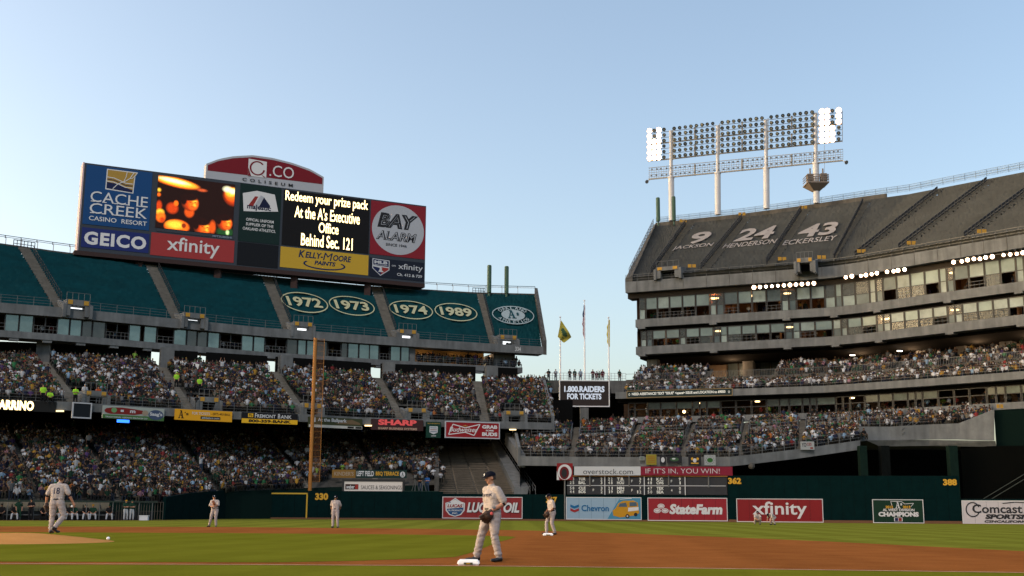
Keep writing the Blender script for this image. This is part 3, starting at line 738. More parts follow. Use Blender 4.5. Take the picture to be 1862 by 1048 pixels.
mb.build('catwalk', mat('board_brown', (.030, .014, .012), .8), vb)
for px in (256, 400, 540, 674):
    u, v = VB.uv(px, 480); p = VB(u, 0, -1.0)
    mb = MB(); mb.box(p.x - .45, p.x + .45, p.y - .45, p.y + .45, 28, 33.8); mb.build('support_post', mat('board_brown', (.03, .014, .012), .8), vb)
def panel(fc, px0, py0, px1, py1, px2, py2, px3, py3, m, label, out=.06):
    """px corners tl, tr, br, bl"""
    us = [fc.uv(*q) for q in ((px0, py0), (px1, py1), (px2, py2), (px3, py3))]
    u0 = (us[0][0] + us[3][0]) / 2; u1 = (us[1][0] + us[2][0]) / 2; v1 = (us[0][1] + us[1][1]) / 2; v0 = (us[2][1] + us[3][1]) / 2
    s = fc.sub(u0, v0, u1, v1, out); o = slab_face(s, 'ad_panel', m, vb, th=.05); o['label'] = label
    return s, o
WHT = printm('white', (.92, .92, .95)); WHL = printm('lit_white', (.80, .78, .77), .12); SIL = printm('silver', (.72, .72, .77))
# 1 casino ad
s, o = panel(VB, 157, 300, 277, 314, 271, 421, 150, 406, printm('casino_blue', (.010, .070, .22), .12), 'blue casino resort advertisement')
a = Art(s, .015)
GLD = printm('logo_gold', (.50, .30, .06), .10); NAV = printm('navy', (.012, .02, .085), .1)
a.poly([(.30, .62), (.305, .97), (.775, .97), (.74, .90), (.725, .60)], WHL)
a.up().poly([(.315, .64), (.32, .955), (.755, .955), (.725, .89), (.71, .615)], GLD)
a.up().poly([(.315, .64), (.316, .745), (.45, .735), (.56, .70), (.71, .655), (.71, .615)], NAV)
for k, d in ((0, 0), (1, .035), (2, .07)): a.up().line([(.318, .76 + d), (.42, .755 + d), (.52, .72 + d), (.60, .69 + d), (.708, .69 + d)], .013, [WHL, NAV, WHL][k])
a.up().line([(.41, .64), (.48, .73), (.60, .80), (.66, .85), (.71, .95)], .012, WHL); a.line([(.57, .79), (.60, .87), (.61, .95)], .010, WHL); a.line([(.64, .84), (.70, .86), (.755, .94)], .010, WHL)
a.text('CACHE', .09, .385, .955, .565, WHL, .0); a.text('CREEK', .09, .19, .955, .365, WHL, .0); a.text('CASINO', .09, .07, .50, .145, WHL, 0.01); a.text('RESORT', .575, .07, .96, .145, WHL, 0.01)
for i in range(5):      # serifs
    for vb_ in (.385, .19):
        x = .09 + .865 * (i + .12) / 5; a.up().rect(x - .012, vb_, x + .05, vb_ + .014, WHL)
a.build('lettering', o)
s, o = panel(VB, 149, 412, 271, 427, 270, 461, 147, 449, printm('insurer_blue', (.018, .030, .16), .12), 'dark blue insurance advertisement')
a = Art(s, .015); a.text('GEICO', .04, .15, .96, .82, WHL, .04, spacing=1.12); a.build('lettering', o)
# video screen
s, o = panel(VB, 287, 319, 427, 336, 423, 428, 283, 415, printm('screen_black', (.006, .004, .004), .2), 'lit video screen showing spectators in orange light')
o['label'] = 'lit video screen showing fans in orange light'
def em(n, c, e=1.0): return mat('screen_' + n, c, .6, emit=e)
PM_S = bpy.data.materials.new('screen_pixels'); PM_S.use_nodes = True; b_ = PM_S.node_tree.nodes['Principled BSDF']; at_ = PM_S.node_tree.nodes.new('ShaderNodeAttribute'); at_.attribute_name = 'Col'
PM_S.node_tree.links.new(at_.outputs['Color'], b_.inputs['Emission Color']); b_.inputs['Emission Strength'].default_value = .62; b_.inputs['Base Color'].default_value = (.004, .003, .003, 1); b_.inputs['Specular IOR Level'].default_value = .1
def screen_pixels(fm, nx=130, ny=92):
    X, Y = np.meshgrid((np.arange(nx) + .5) / nx, (np.arange(ny) + .5) / ny); rg = np.random.default_rng(4)
    img = np.zeros((ny, nx, 3)) + np.array([.010, .003, .002]); asp = 1.4
    def ell(cx, cy, rx, ry, soft=.25, rot=0):
        dx, dy = (X - cx) * asp, Y - cy; c, s_ = math.cos(rot), math.sin(rot); u = (dx * c + dy * s_) / (rx * asp); v = (-dx * s_ + dy * c) / ry; d = np.sqrt(u * u + v * v); return np.clip((1 + soft - d) / (2 * soft), 0, 1)[..., None]
    def put(m, c): img[:] = img * (1 - m) + np.array(c) * m
    O, YE, CRM, RD_, BR = (1, .15, .008), (1, .55, .04), (1, .93, .55), (.5, .04, .004), (.16, .02, .004)
    m = ell(.24, .90, .27, .085, .2, -.12); put(m, O); put(ell(.24, .905, .24, .065, .25, -.12), YE); put(ell(.20, .925, .17, .035, .4, -.12), CRM)
    put(ell(.97, .76, .10, .16, .3, .5), RD_); put(ell(.96, .80, .08, .12, .3, .5), O); put(ell(.96, .84, .075, .08, .3, .4), YE); put(ell(.90, .89, .05, .05, .5), CRM); put(ell(.97, .86, .04, .05, .4), CRM)
    put(ell(.57, .81, .055, .025, .5), (.55, .08, .02)); put(ell(.02, .72, .02, .03, .6), YE); put(ell(.02, .63, .02, .03, .6), O)
    def head(cx, cy, r, side=1, hair=True, glow=1.0):
        put(ell(cx, cy, r * .78, r * 1.15, .12), BR); put(ell(cx + side * r * .12, cy - r * .05, r * .62, r * .98, .2), tuple(v * glow for v in RD_)); put(ell(cx + side * r * .28, cy - r * .10, r * .44, r * .80, .35), tuple(v * glow for v in (.95, .14, .01)))
        put(ell(cx + side * r * .42, cy + r * .28, r * .2, r * .2, .6) * .8, tuple(v * glow for v in YE)); put(ell(cx + side * r * .45, cy - r * .25, r * .16, r * .22, .6) * .7, tuple(v * glow for v in YE))
        for k in (-.05, .42): put(ell(cx + side * r * (k + .06), cy + r * .12, r * .12, r * .07, .4) * .85, (.05, .005, .002))
        put(ell(cx + side * r * .26, cy - r * .52, r * .20, r * .06, .5) * .8, (.12, .01, .003)); put(ell(cx + side * r * .60, cy - r * .12, r * .07, r * .2, .4), tuple(v * glow for v in O))
        if hair: put(ell(cx - side * r * .10, cy + r * .78, r * .80, r * .50, .18), (.012, .003, .002)); put(ell(cx - side * r * .62, cy + r * .25, r * .28, r * .6, .2), (.012, .003, .002))
    put(ell(.33, .22, .22, .26, .12), (.012, .003, .002)); put(ell(.20, .40, .07, .10, .25, .7), RD_); put(ell(.245, .50, .028, .05, .3), O); put(ell(.42, .36, .06, .10, .2), (.6, .07, .006)); head(.425, .54, .135, 1)
    put(ell(.03, .42, .035, .09, .3), RD_); put(ell(.05, .30, .045, .055, .4), YE); put(ell(.06, .21, .055, .09, .3), O); put(ell(.08, .16, .03, .05, .4), RD_)
    put(ell(.27, .06, .155, .13, .12), O); put(ell(.25, .09, .10, .07, .4), YE); put(ell(.36, .09, .03, .05, .3), (.2, .02, .004))
    head(.60, .09, .135, 1); put(ell(.73, .12, .04, .12, .3), (.6, .07, .006)); put(ell(.90, .05, .11, .10, .2), (.01, .05, .012)); head(.885, .23, .125, 1); put(ell(.93, .05, .02, .04, .5), (.6, .9, .35))
    img *= (1 + rg.normal(0, .10, (ny, nx, 1))); img = np.clip(img, 0, 1)
    V = []; Fs = []
    for j_ in range(ny + 1):
        for i_ in range(nx + 1): V.append(tuple(fm(i_ / nx, j_ / ny, .012)))
    for j_ in range(ny):
        for i_ in range(nx): k_ = j_ * (nx + 1) + i_; Fs.append((k_, k_ + 1, k_ + nx + 2, k_ + nx + 1))
    me = bpy.data.meshes.new('screen_picture'); W_ = np.array(wmat(vb).inverted()); V = np.array(V) @ W_[:3, :3].T + W_[:3, 3]; me.from_pydata([tuple(v) for v in V], [], Fs); ca = me.color_attributes.new('Col', 'FLOAT_COLOR', 'CORNER'); C_ = np.concatenate([img.reshape(-1, 3), np.ones((nx * ny, 1))], 1); ca.data.foreach_set('color', np.repeat(C_, 4, axis=0).ravel()); me.materials.append(PM_S)
    ob = bpy.data.objects.new('screen_picture', me); COL.objects.link(ob); ob.parent = vb; ob['label'] = 'video picture of spectators glowing orange'
screen_pixels(s)
s, o = panel(VB, 285, 416, 426, 430, 424, 435, 284, 421, mat('board_cabinet', (.025, .03, .04), .6), 'narrow maker strip')
a = Art(s, .015); a.text('MITSUBISHI', .72, .05, .97, .75, mat('dim_print', (.16, .2, .26), .6), .02); a.build('lettering', o)
s, o = panel(VB, 275, 422, 427, 439, 424, 477, 273, 465, printm('cable_red', (.42, .045, .045), .10), 'red cable advertisement under the video screen')
XF = lambda ar, u0, v0, u1, v1, m, b=.01: ar.text('xfinity', u0, v0, u1, v1, m, b)
a = Art(s, .015); XF(a, .19, .10, .82, .90, WHL); a.build('lettering', o)
# uniform supplier
s, o = panel(VB, 437, 333, 512, 343, 507, 446, 433, 438, printm('supplier_green', (.008, .028, .024), .06), 'dark green uniform supplier advertisement')
a = Art(s, .015); a.poly([(.06, .83), (.10, .52), (.45, .54), (.94, .58), (.84, .87), (.4, .90)], WHL); MR_ = printm('mark_red', (.5, .05, .04)); MN = printm('mark_navy', (.015, .02, .07))
a.up().poly([(.20, .62), (.36, .80), (.44, .80), (.32, .62)], MR_); a.poly([(.34, .62), (.50, .83), (.58, .80), (.44, .62)], SIL); a.poly([(.46, .62), (.58, .80), (.74, .66), (.72, .62)], MN)
a.up().text('majestic', .18, .545, .76, .655, MN, .03)
for t_, v in (('OFFICIAL UNIFORM', .36), ('SUPPLIER OF THE', .28), ('OAKLAND ATHLETICS.', .20)): a.text(t_, .10 if 'OAK' in t_ else .17, v, .90 if 'OAK' in t_ else .84, v + .05, WHL, .015)
a.build('lettering', o)
s, o = panel(VB, 433, 439, 507, 448, 504, 489, 430, 481, printm('blank_black', (.010, .010, .014)), 'blank black panel')
# message screen
s, o = panel(VB, 516, 346, 673, 364, 669, 460, 512, 447, printm('screen_black', (.006, .004, .004), .2), 'lit message screen with yellow dot lettering')
LED = em('led', (1, .74, .34), 1.15)
a = Art(s, .015)
for t_, u0, u1, v0, v1 in (('Redeem your prize pack', .02, .98, .76, .99), ('At the A\'s Executive', .13, .885, .52, .74), ('Office', .41, .64, .29, .48), ('Behind Sec. 121', .215, .81, .025, .25)):
    a.text(t_, u0, v0 if 'Office' not in t_ else v0, u1, v1, LED, .012)
a.build('lettering', o)
s, o = panel(VB, 510, 449, 669, 464, 670, 500, 509, 487, printm('paint_yellow', (.62, .38, .035), .12), 'yellow paint shop advertisement')
PB = printm('paint_blue', (.01, .035, .12)); a = Art(s, .015)
a.text('K', .20, .56, .27, .92, PB, .03, .2); a.text('ELLY-', .275, .57, .475, .87, PB, .03, .2); a.text('M', .475, .53, .585, .91, PB, 0.0, .2); a.text('OORE', .59, .55, .80, .85, PB, .03, .2); a.text('PAINTS', .38, .27, .62, .48, PB, .04, .2); a.ring(.495, .30, .24, .25, .022, .07, PB, 40, 150, 395)
a.build('lettering', o)
s, o = panel(VB, 676, 365, 775, 377, 771, 472, 671, 462, printm('alarm_red', (.30, .018, .030), .08), 'red alarm company advertisement with a silver disc')
a = Art(s, .015); a.ell(.5, .5, .475, .465, SIL, 48)
BKP = printm('charcoal', (.03, .03, .035))
a.up().text('BAY', .12, .52, .86, .80, BKP, .07, .22); a.up().text('BAY', .15, .545, .83, .775, SIL, .0, .22); a.up().text('BAY', .15, .545, .83, .775, BKP, -.012, .22)
a.text('ALARM', .10, .29, .84, .46, BKP, .05, .22); a.up().text('ALARM', .115, .30, .825, .45, SIL, -.018, .22); a.text('SINCE 1946', .28, .185, .66, .235, BKP, .01)
a.build('lettering', o)
s, o = panel(VB, 672, 468, 772, 479, 770, 512, 671, 503, printm('night_navy', (.014, .018, .035), .05), 'navy cable channel advertisement')
a = Art(s, .015); a.poly([(.05, .97), (.05, .45), (.20, .08), (.36, .42), (.36, .93)], WHT); a.up().poly([(.065, .93), (.065, .62), (.345, .58), (.345, .89)], NAV); a.poly([(.065, .55), (.065, .46), (.20, .13), (.215, .18), (.18, .50)], NAV); a.poly([(.20, .13), (.345, .44), (.345, .52), (.22, .54)], printm('mark_red', (.5, .05, .04)))
a.up().text('MLB', .085, .71, .32, .87, WHT, .05); a.text('NETWORK', .07, .62, .33, .67, WHT, .02); a.poly([(.16, .28), (.18, .40), (.20, .50), (.23, .46), (.22, .38), (.26, .28)], WHT)
a.text('ON', .40, .64, .47, .72, WHT, .02); XF(a, .52, .45, .97, .84, WHT, .005); a.text('Ch. 412 & 729', .50, .17, .96, .32, WHT, .02); a.build('lettering', o)
# arched name sign on top
AS0, AS1 = VB.uv(376, 300)[0], VB.uv(589, 350)[0]
zb = 1.0
def arch(u, v):     # v 0..1 between base and arc
    side = .30; top = .30 + .70 * (1 - ((u - .44) / .56) ** 2 if u > .44 else 1 - ((.44 - u) / .60) ** 2 * .92)
    return v * (side * .0 + top)
v_px = lambda x, y: VB.uv(x, y)[1]
vt = v_px(455, 281) - 1.0
lt = v_px(377, 296) - 1.0; rt = v_px(588, 319) - 1.0
def arch_top(t):
    xs_ = [0, .10, .22, .38, .55, .72, .88, 1]; xp = [377, 398, 425, 458, 494, 530, 564, 589]; yp = [297, 288, 283, 281, 286, 295, 307, 321]
    return v_px(interp(t, xs_, xp), interp(t, xs_, yp)) - 1.0
class ArchMap:
    pass
def amap(u, v, out): return VB(lerp(AS0, AS1, u), 1.0 + v, -.3 + out)
N = 24
mb = MB()
for k in range(N):
    t0, t1 = k / N, (k + 1) / N; h0, h1 = arch_top(t0), arch_top(t1)
    mb.box8([amap(t0, 0.004, 0), amap(t1, 0.004, 0), amap(t1, 0.004, -1.4), amap(t0, 0.004, -1.4), amap(t0, h0, 0), amap(t1, h1, 0), amap(t1, h1, -1.4), amap(t0, h0, -1.4)])
arch_o = mb.build('arched_sign', SIL, vb); arch_o['label'] = 'red and white arched name sign on top of the board'
a = Art(amap, .02, .03); CR = printm('name_crimson', (.26, .012, .022), .06)
for k in range(N):
    t0, t1 = .012 + .976 * k / N, .012 + .976 * (k + 1) / N; f_ = lambda t: .10 + .015 * t
    a.poly([(t0, f_(t0)), (t1, f_(t1)), (t1, max(f_(t1), arch_top(t1) - .025)), (t0, max(f_(t0), arch_top(t0) - .025))], CR)
hh = arch_top(.42)
a.up().poly([(.345, .10), (.50, .10), (.50, .30), (.345, .31)], WHL); a.up().ring(.422, .205, .066, .088, .015, .015, CR, 40, 40, 350); a.up().poly([(.478, .105), (.495, .105), (.455, .135)], CR); a.poly([(.345, .10), (.372, .10), (.345, .20)], CR)
a.text('.CO', .525, .13, .735, .27, WHL, .0); a.text('COLISEUM', .30, .030, .73, .068, BKP, .02, spacing=1.9)
a.build('lettering', arch_o)

# ------------------------------------------------------------------ signs hanging on the middle deck fascia
HANG = {}
def hang(px0, yt0, yb0, px1, name, label, m, cat='sign', out=.75, fr=None, th=.25, group='sponsor signs hanging on the middle deck fascia'):
    A_ = L_mf(px0, out=out); B_ = L_mf(px1, out=out)
    zt_, zb_ = at_y(px0, yt0, A_.y).z, at_y(px0, yb0, A_.y).z
    fc = Face(A_, B_, zb_, zt_); e = empty(name, tuple(fc(.5, 0)), label, cat, group)
    slab_face(fc, 'panel', m, e, th=th)
    if fr: frame_face(fc, 'frame', fr, e, w=.12)
    return fc, e
fc, e = hang(-60, 723, 743, 62, 'message_board', 'black LED ribbon board at the left edge with yellow lettering ARRINO', printm('ribbon_black', (.008, .007, .006)), 'message board'); a = Art(fc); a.text('TARRINO', .37, .05, .99, .95, em('led', (1, .74, .34), 1.15), .05, spacing=1.05); a.build('lettering', e)
fc2 = Face(fc(1, 0), fc(1.34, 0), fc.z0, fc.z1); slab_face(fc2, 'blank_panel', printm('ribbon_dim', (.022, .02, .019)), e, th=.25)
fc, e = hang(130.5, 733.5, 758, 160.5, 'clock_board', 'small square black board in a white frame, third from the left on the middle fascia', printm('clock_black', (.012, .016, .022)), 'board', fr=mat('white_frame', (.35, .35, .37), .6)); 
fc, e = hang(183, 737, 760, 294, 'hanging_sign', 'green and white sausage advertisement hanging beside the white framed clock board', printm('sausage_white', (.46, .50, .46), .06))
a = Art(fc); a.rect(0, 0, 1, .30, printm('grass_print', (.10, .26, .07))); a.up(); SR = printm('sausage_red', (.34, .025, .02))
a.poly([(.02, .62), (.05, .78), (.14, .86), (.3, .90), (.5, .82), (.64, .74), (.66, .50), (.5, .36), (.3, .38), (.12, .36), (.04, .46)], SR); a.up().ell(.175, .66, .045, .2, printm('lime_print', (.25, .5, .2))); a.ell(.68, .56, .05, .22, printm('bun_print', (.55, .42, .3))); a.rect(.28, .55, .33, .72, WHT); a.text('m', .43, .5, .52, .72, WHT, .04)
a.ell(.86, .45, .125, .40, printm('label_blue', (.09, .13, .24))); a.up().text('Saag\'s', .755, .30, .965, .66, WHT, .04); a.text('TRADITIONAL GERMAN SAUSAGE CO', .04, .05, .72, .17, WHT, .02); a.build('lettering', e)
fc, e = hang(315, 743.5, 763, 418, 'hanging_sign', 'orange ticket sales sign with a black letter A hanging left of the bank sign', printm('ticket_orange', (.75, .36, .015), .15))
a = Art(fc); K_ = printm('ink_black', (.02, .015, .01)); big_a(a, .05, .14, .155, .88, K_); a.text('\'s', .16, .45, .23, .75, K_, .02); a.text('FOR TICKETS', .29, .55, .60, .80, WHT, .015); a.text('- (877) 493-BALL', .62, .52, .97, .80, K_, .01); a.rect(.44, .14, .79, .42, K_); a.up().text('athletics.com', .46, .2, .77, .38, WHT, .015); a.build('lettering', e)
fc, e = hang(437.5, 749.5, 769, 538, 'hanging_sign', 'black and yellow bank sign with phone number left of the foul pole', printm('bank_black', (.012, .012, .018)))
a = Art(fc); a.rect(0, 0, 1, .42, printm('bank_yellow', (.80, .45, .02), .15)); a.rect(.11, .55, .2, .9, printm('bank_yellow', (.80, .45, .02))); a.up().text('Fb', .125, .6, .185, .86, K_, .02); a.text('F', .23, .52, .265, .94, WHT, .02); a.text('REMONT', .27, .52, .60, .85, WHT, .02); a.text('B', .64, .52, .685, .94, WHT, .02); a.text('ANK', .69, .52, .89, .85, WHT, .02); a.text('800-359-BANK', .12, .07, .88, .36, K_, .05); a.build('lettering', e)
fc, e = hang(557, 757.5, 776.5, 655, 'hanging_sign', 'ballpark app sign over green field picture directly behind the foul pole', printm('field_olive', (.075, .085, .035)))
a = Art(fc); a.poly([(.5, .42), (.62, .72), (.8, .88), (.95, .62), (.97, .42)], printm('clay_print', (.26, .17, .09))); a.up().rect(.0, 0, 1, .26, printm('strip_white', (.85, .82, .76))); a.rect(.03, .5, .12, .92, WHT); a.up().text('At the Ballpark', .16, .48, .70, .92, WHT, .025); a.rect(.72, .04, .84, .22, K_); a.rect(.87, .04, .99, .22, K_); a.build('lettering', e)
fc, e = hang(673, 761.5, 781.5, 767, 'hanging_sign', 'dim red lettered business systems sign right of the foul pole', printm('sharp_brown', (.075, .030, .030)))
a = Art(fc); a.text('SHARP', .13, .45, .87, .97, printm('sharp_red', (.72, .09, .09), .35), .05); a.text('SHARP BUSINESS SYSTEMS', .13, .05, .88, .25, printm('peach', (.55, .36, .26), .15), .03); a.build('lettering', e)
fc, e = hang(772.5, 767, 796, 799, 'hanging_sign', 'small dark green banner with a white emblem beside the red beer sign', printm('banner_green', (.008, .06, .04)))
a = Art(fc); a.text('RICK HENDERSON', .08, .86, .92, .93, printm('logo_gold', (.5, .3, .06)), .02); a.poly([(.22, .34), (.22, .72), (.78, .72), (.78, .34), (.5, .22)], WHT); a.up()
for k in range(3): a.rect(.27, .36 + .12 * k, .73, .40 + .12 * k, printm('label_blue', (.09, .13, .24)) if k != 1 else SR)
a.text('2009', .33, .08, .67, .16, WHT, .02); a.build('lettering', e)
fc, e = hang(808, 767.5, 794.5, 904, 'hanging_sign', 'red beer sign with white bow tie outline, rightmost on the middle deck fascia', printm('beer_red', (.34, .012, .018), .10), fr=mat('white_frame', (.35, .35, .37), .6))
a = Art(fc); bt = [(.05, .16), (.13, .86), (.36, .64), (.64, .90), (.53, .14), (.36, .34), (.05, .16)]; a.line(bt, .06, WHL, asp=.28); a.up().text('Budweiser', .06, .36, .60, .68, WHL, .01, .3); a.poly([(.33, .74), (.31, .80), (.34, .78), (.36, .84), (.38, .78), (.41, .80), (.39, .74)], printm('logo_gold', (.5, .3, .06)))
a.text('GRAB', .68, .62, .97, .86, WHL, .05); a.text('SOME', .75, .44, .90, .55, WHL, .04); a.text('BUDS', .68, .12, .97, .37, WHL, .05); a.build('lettering', e)

# ------------------------------------------------------------------ OUTFIELD WALL
ow = empty('outfield_wall', (10, 126, 0), 'dark green padded outfield wall of upright panels behind the fielders', 'wall')
def wall_run(p0, p1, z0, z1, n, rows=((0, 1),), out=0.0):
    fc = Face(p0, p1, z0, z1)
    for r0, r1 in rows:
        for i in range(n):
            g = .012 / max(.2, fc.w / n); s = fc.sub((i + g) / n, r0, (i + 1 - g) / n, r1 - .02 / fc.h, random.uniform(0, .015)); slab_face(s, 'wall_panel', GREENW, ow, th=.3)
    mb = MB(); mb.box8([fc(0, 0, -.02), fc(1, 0, -.02), fc(1, 0, -.3), fc(0, 0, -.3), fc(0, 1, -.03), fc(1, 1, -.03), fc(1, 1, -.3), fc(0, 1, -.3)]); mb.build('wall_backing', DARK, ow)
    return fc
Pw = lambda px, y: Vector((at_y(px, 940, y).x, y, 0))
corner = [(300, 108.5, 2.0), (345, 113.5, 2.45), (395, 119, 2.75), (437, 125.5, 3.05), (472, 127.3, 3.05)]
for (x0, y0, h0), (x1, y1, h1) in zip(corner[:-1], corner[1:]):
    a_, b_ = Pw(x0, y0), Pw(x1, y1)
    for i in range(3):
        q0, q1 = a_.lerp(b_, i / 3), a_.lerp(b_, (i + .985) / 3); z0_, z1_ = lerp(h0, h1, i / 3), lerp(h0, h1, (i + 1) / 3); d = (q1 - q0).normalized(); n_ = Vector((d.y, -d.x, 0)); mb = MB()
        mb.box8([q0, q1, q1 - n_ * .3, q0 - n_ * .3, q0 + Vector((0, 0, z0_)), q1 + Vector((0, 0, z1_)), q1 - n_ * .3 + Vector((0, 0, z1_)), q0 - n_ * .3 + Vector((0, 0, z0_))]); mb.build('wall_panel', GREENW, ow)
W1 = wall_run(Pw(472, 127.3), Pw(805, 127.6), 0, 2.95, 16)
W2 = wall_run(Pw(805, 127.6), Pw(1030, 126.4), 0, 2.72, 11)
W3 = wall_run(Pw(1030, 126.4), Pw(1325, 124.0), 0, 2.66, 14)
W4 = wall_run(Pw(1325, 124.0), Pw(1748, 120.2), 0, 4.72, 20, rows=((0, .52), (.52, 1)))
W5 = wall_run(Pw(1748, 120.2), Pw(1930, 117.8), 0, 2.45, 8)
# brown kick board at the foot
mb = MB()
for w in (W1, W2, W3, W4, W5): mb.box8([w(0, 0, .05), w(1, 0, .05), w(1, 0, -.1), w(0, 0, -.1), w(0, .05, .05), w(1, .05, .05), w(1, .05, -.1), w(0, .05, -.1)])
mb.build('kick_board', mat('kick_brown', (.10, .045, .02), .8), ow)
# yellow line and distance numbers
YL = mat('wall_yellow', (.36, .22, .015), .6); GN = mat('number_gold', (.42, .22, .012), .6)
def on(fc, x, y): return fc.uv(x, y)
a = Art(W1, .05)
u0, v0 = on(W1, 473, 897); u1, _ = on(W1, 560, 899); _, vv = on(W1, 560, 942)
a.rect(u0, v0 - .03, u1, v0 + .02, YL); a.rect(u1 - .008, .02, u1, v0 + .02, YL)
u0, vb_ = on(W1, 573, 909.5); u1, vt_ = on(W1, 597, 897); a.text('330', u0, vb_, u1, vt_, GN, .05); o = a.build('painted_marks', ow); o['label'] = 'yellow line and gold number 330'
a = Art(W2, .05); u0, vb_ = on(W2, 993, 915); u1, vt_ = on(W2, 1013, 903.5); a.text('367', u0, vb_, u1, vt_, GN, .05); o = a.build('distance_number', ow); o['label'] = 'gold number 367'
a = Art(W4, .05); u0, vb_ = on(W4, 1324, 880.5); u1, vt_ = on(W4, 1347.5, 868.8); a.text('362', max(u0, .001), vb_, u1, min(vt_, .985), GN, .05); o = a.build('distance_number', ow); o['label'] = 'gold number 362'
a = Art(W4, .05); u0, vb_ = on(W4, 1715, 883); u1, vt_ = on(W4, 1739.5, 871.5); a.text('388', u0, vb_, u1, min(vt_, .985), GN, .05); o = a.build('distance_number', ow); o['label'] = 'gold number 388'
def wall_ad(w, x0, yt, yb, x1, label, m, frm=True, yr=None):
    u0, v1 = on(w, x0, yt); u1, _ = on(w, x1, yt); _, v0 = on(w, x0, yb)
    s = w.sub(u0, max(v0, .012), u1, min(v1, .995), .055); e = empty('wall_banner', tuple(s(.5, 0)), label, 'banner', 'sponsor banners on the outfield wall')
    n = max(3, int(round((x1 - x0) / 21)))     # printed pad sections with seams
    for i in range(n):
        q = s.sub(i / n + .0012, 0, (i + 1) / n - .0012, 1); slab_face(q, 'banner_section', m, e, th=.05)
    if frm: frame_face(s, 'border', WHT, e, w=.07, out=.01, th=.06)
    return s, e
s, e = wall_ad(W2, 806, 904.5, 941.5, 949, 'red motor oil banner with a blue shield and white italic letters', printm('oil_red', (.36, .035, .04)))
a = Art(s, .02); BL = printm('shield_blue', (.015, .10, .28)); sh = [(.03, .72), (.035, .35), (.08, .14), (.155, .05), (.23, .14), (.275, .35), (.28, .72), (.22, .80), (.155, .97), (.09, .80)]
a.poly(sh, WHT); a.up().poly([(.155 + (x - .155) * .88, .5 + (y - .5) * .9) for x, y in sh], BL); a.up().poly([(.05, .68), (.05, .44), (.26, .50), (.26, .72), (.215, .77), (.155, .90), (.09, .77)], WHT); a.up().text('LUCAS', .055, .50, .25, .66, SR, .05, .25); a.text('OIL PRODUCTS', .06, .32, .25, .40, WHT, .02); a.text('INC.', .12, .18, .19, .26, WHT, .02)
a.rect(.07, .74, .10, .78, BL)
a.text('LUCAS', .31, .24, .69, .74, BKP, .06, .25); a.text('OIL', .775, .24, .975, .74, BKP, .06, .25); a.up().text('LUCAS', .305, .26, .685, .76, WHT, .04, .25); a.text('OIL', .77, .26, .97, .76, WHT, .04, .25); a.build('lettering', e)
s, e = wall_ad(W3, 1030.5, 905.3, 943.5, 1165, 'pale blue fuel banner with a chevron mark and a yellow van picture', printm('fuel_blue', (.38, .56, .74)))
a = Art(s, .02); a.poly([(.55, 0), (1, 0), (1, 1), (.72, 1)], printm('fuel_blue_deep', (.08, .34, .56))); a.up(); CB = printm('chev_blue', (.01, .17, .42)); 
a.poly([(.05, .68), (.105, .60), (.165, .68), (.165, .56), (.105, .48), (.05, .56)], CB); a.poly([(.05, .50), (.105, .42), (.165, .50), (.165, .38), (.105, .30), (.05, .38)], printm('chev_red', (.42, .03, .04))); a.text('Chevron', .20, .36, .57, .66, CB, .02)
VY = printm('van_yellow', (.72, .36, .02)); a.poly([(.63, .16), (.62, .40), (.66, .50), (.70, .74), (.76, .86), (.90, .88), (.96, .78), (.98, .30), (.93, .18), (.72, .08)], VY); a.up().poly([(.70, .58), (.72, .74), (.80, .78), (.82, .58)], printm('van_glass', (.10, .16, .22))); a.poly([(.85, .60), (.85, .80), (.94, .80), (.95, .62)], printm('van_glass', (.10, .16, .22)))
a.poly([(.83, .36), (.83, .54), (.97, .58), (.97, .42)], WHT); a.ell(.82, .14, .028, .10, BKP, 16); a.ell(.93, .22, .024, .09, BKP, 16); a.up().ell(.82, .14, .012, .045, SIL, 12); a.text('VAN', .85, .41, .94, .51, BKP, .03) if False else None; a.line([(.72, .94), (.88, .98)], .03, WHT); a.build('lettering', e)
s, e = wall_ad(W3, 1178.5, 906.3, 945.8, 1321, 'red insurance banner with three white ovals left of white lettering', printm('farm_red', (.40, .025, .04)))
a = Art(s, .02)
for cx, cy in ((.165, .64), (.115, .43), (.215, .43)): a.ell(cx, cy, .045, .11, WHT, 24)
a.up()
for cx, cy in ((.165, .64), (.115, .43), (.215, .43)): a.ring(cx, cy, .034, .075, .005, .018, printm('farm_red', (.4, .025, .04)), 20)
a.text('StateFarm', .27, .27, .945, .74, WHT, .05, .15); a.build('lettering', e)
s, e = wall_ad(W4, 1340, 908, 948, 1494.5, 'red cable banner on the outfield wall behind the two crouching players', printm('cable_red2', (.32, .018, .022)))
a = Art(s, .02); XF(a, .18, .13, .82, .90, WHT, .015); a.build('lettering', e)
s, e = wall_ad(W4, 1587, 909.5, 950, 1677, 'dark green champions banner in a white border left of the 388 mark', printm('champ_green', (.006, .040, .020)))
a = Art(s, .02); a.text('CHAMPIONS', .10, .26, .91, .47, WHT, .06); a.text('AL WEST DIVISION', .19, .50, .83, .62, WHT, .03); a.text('2012', .25, .63, .40, .75, GN, .04); a.text('2013', .60, .63, .75, .75, GN, .04); big_a(a, .45, .64, .55, .92, WHT); a.text('s', .55, .76, .59, .86, WHT, .03); a.line([(.38, .76), (.36, .95), (.58, .93), (.64, .83), (.82, .86), (.76, .70)], .022, WHT, asp=.45)
a.rect(.41, .05, .58, .22, WHT); a.up().rect(.425, .065, .49, .205, NAV); a.rect(.50, .065, .565, .205, SR); a.build('lettering', e)
s, e = wall_ad(W5, 1749.5, 911.5, 952.5, 1925, 'white sports network banner with black lettering at the right edge', printm('sports_white', (.72, .68, .72)))
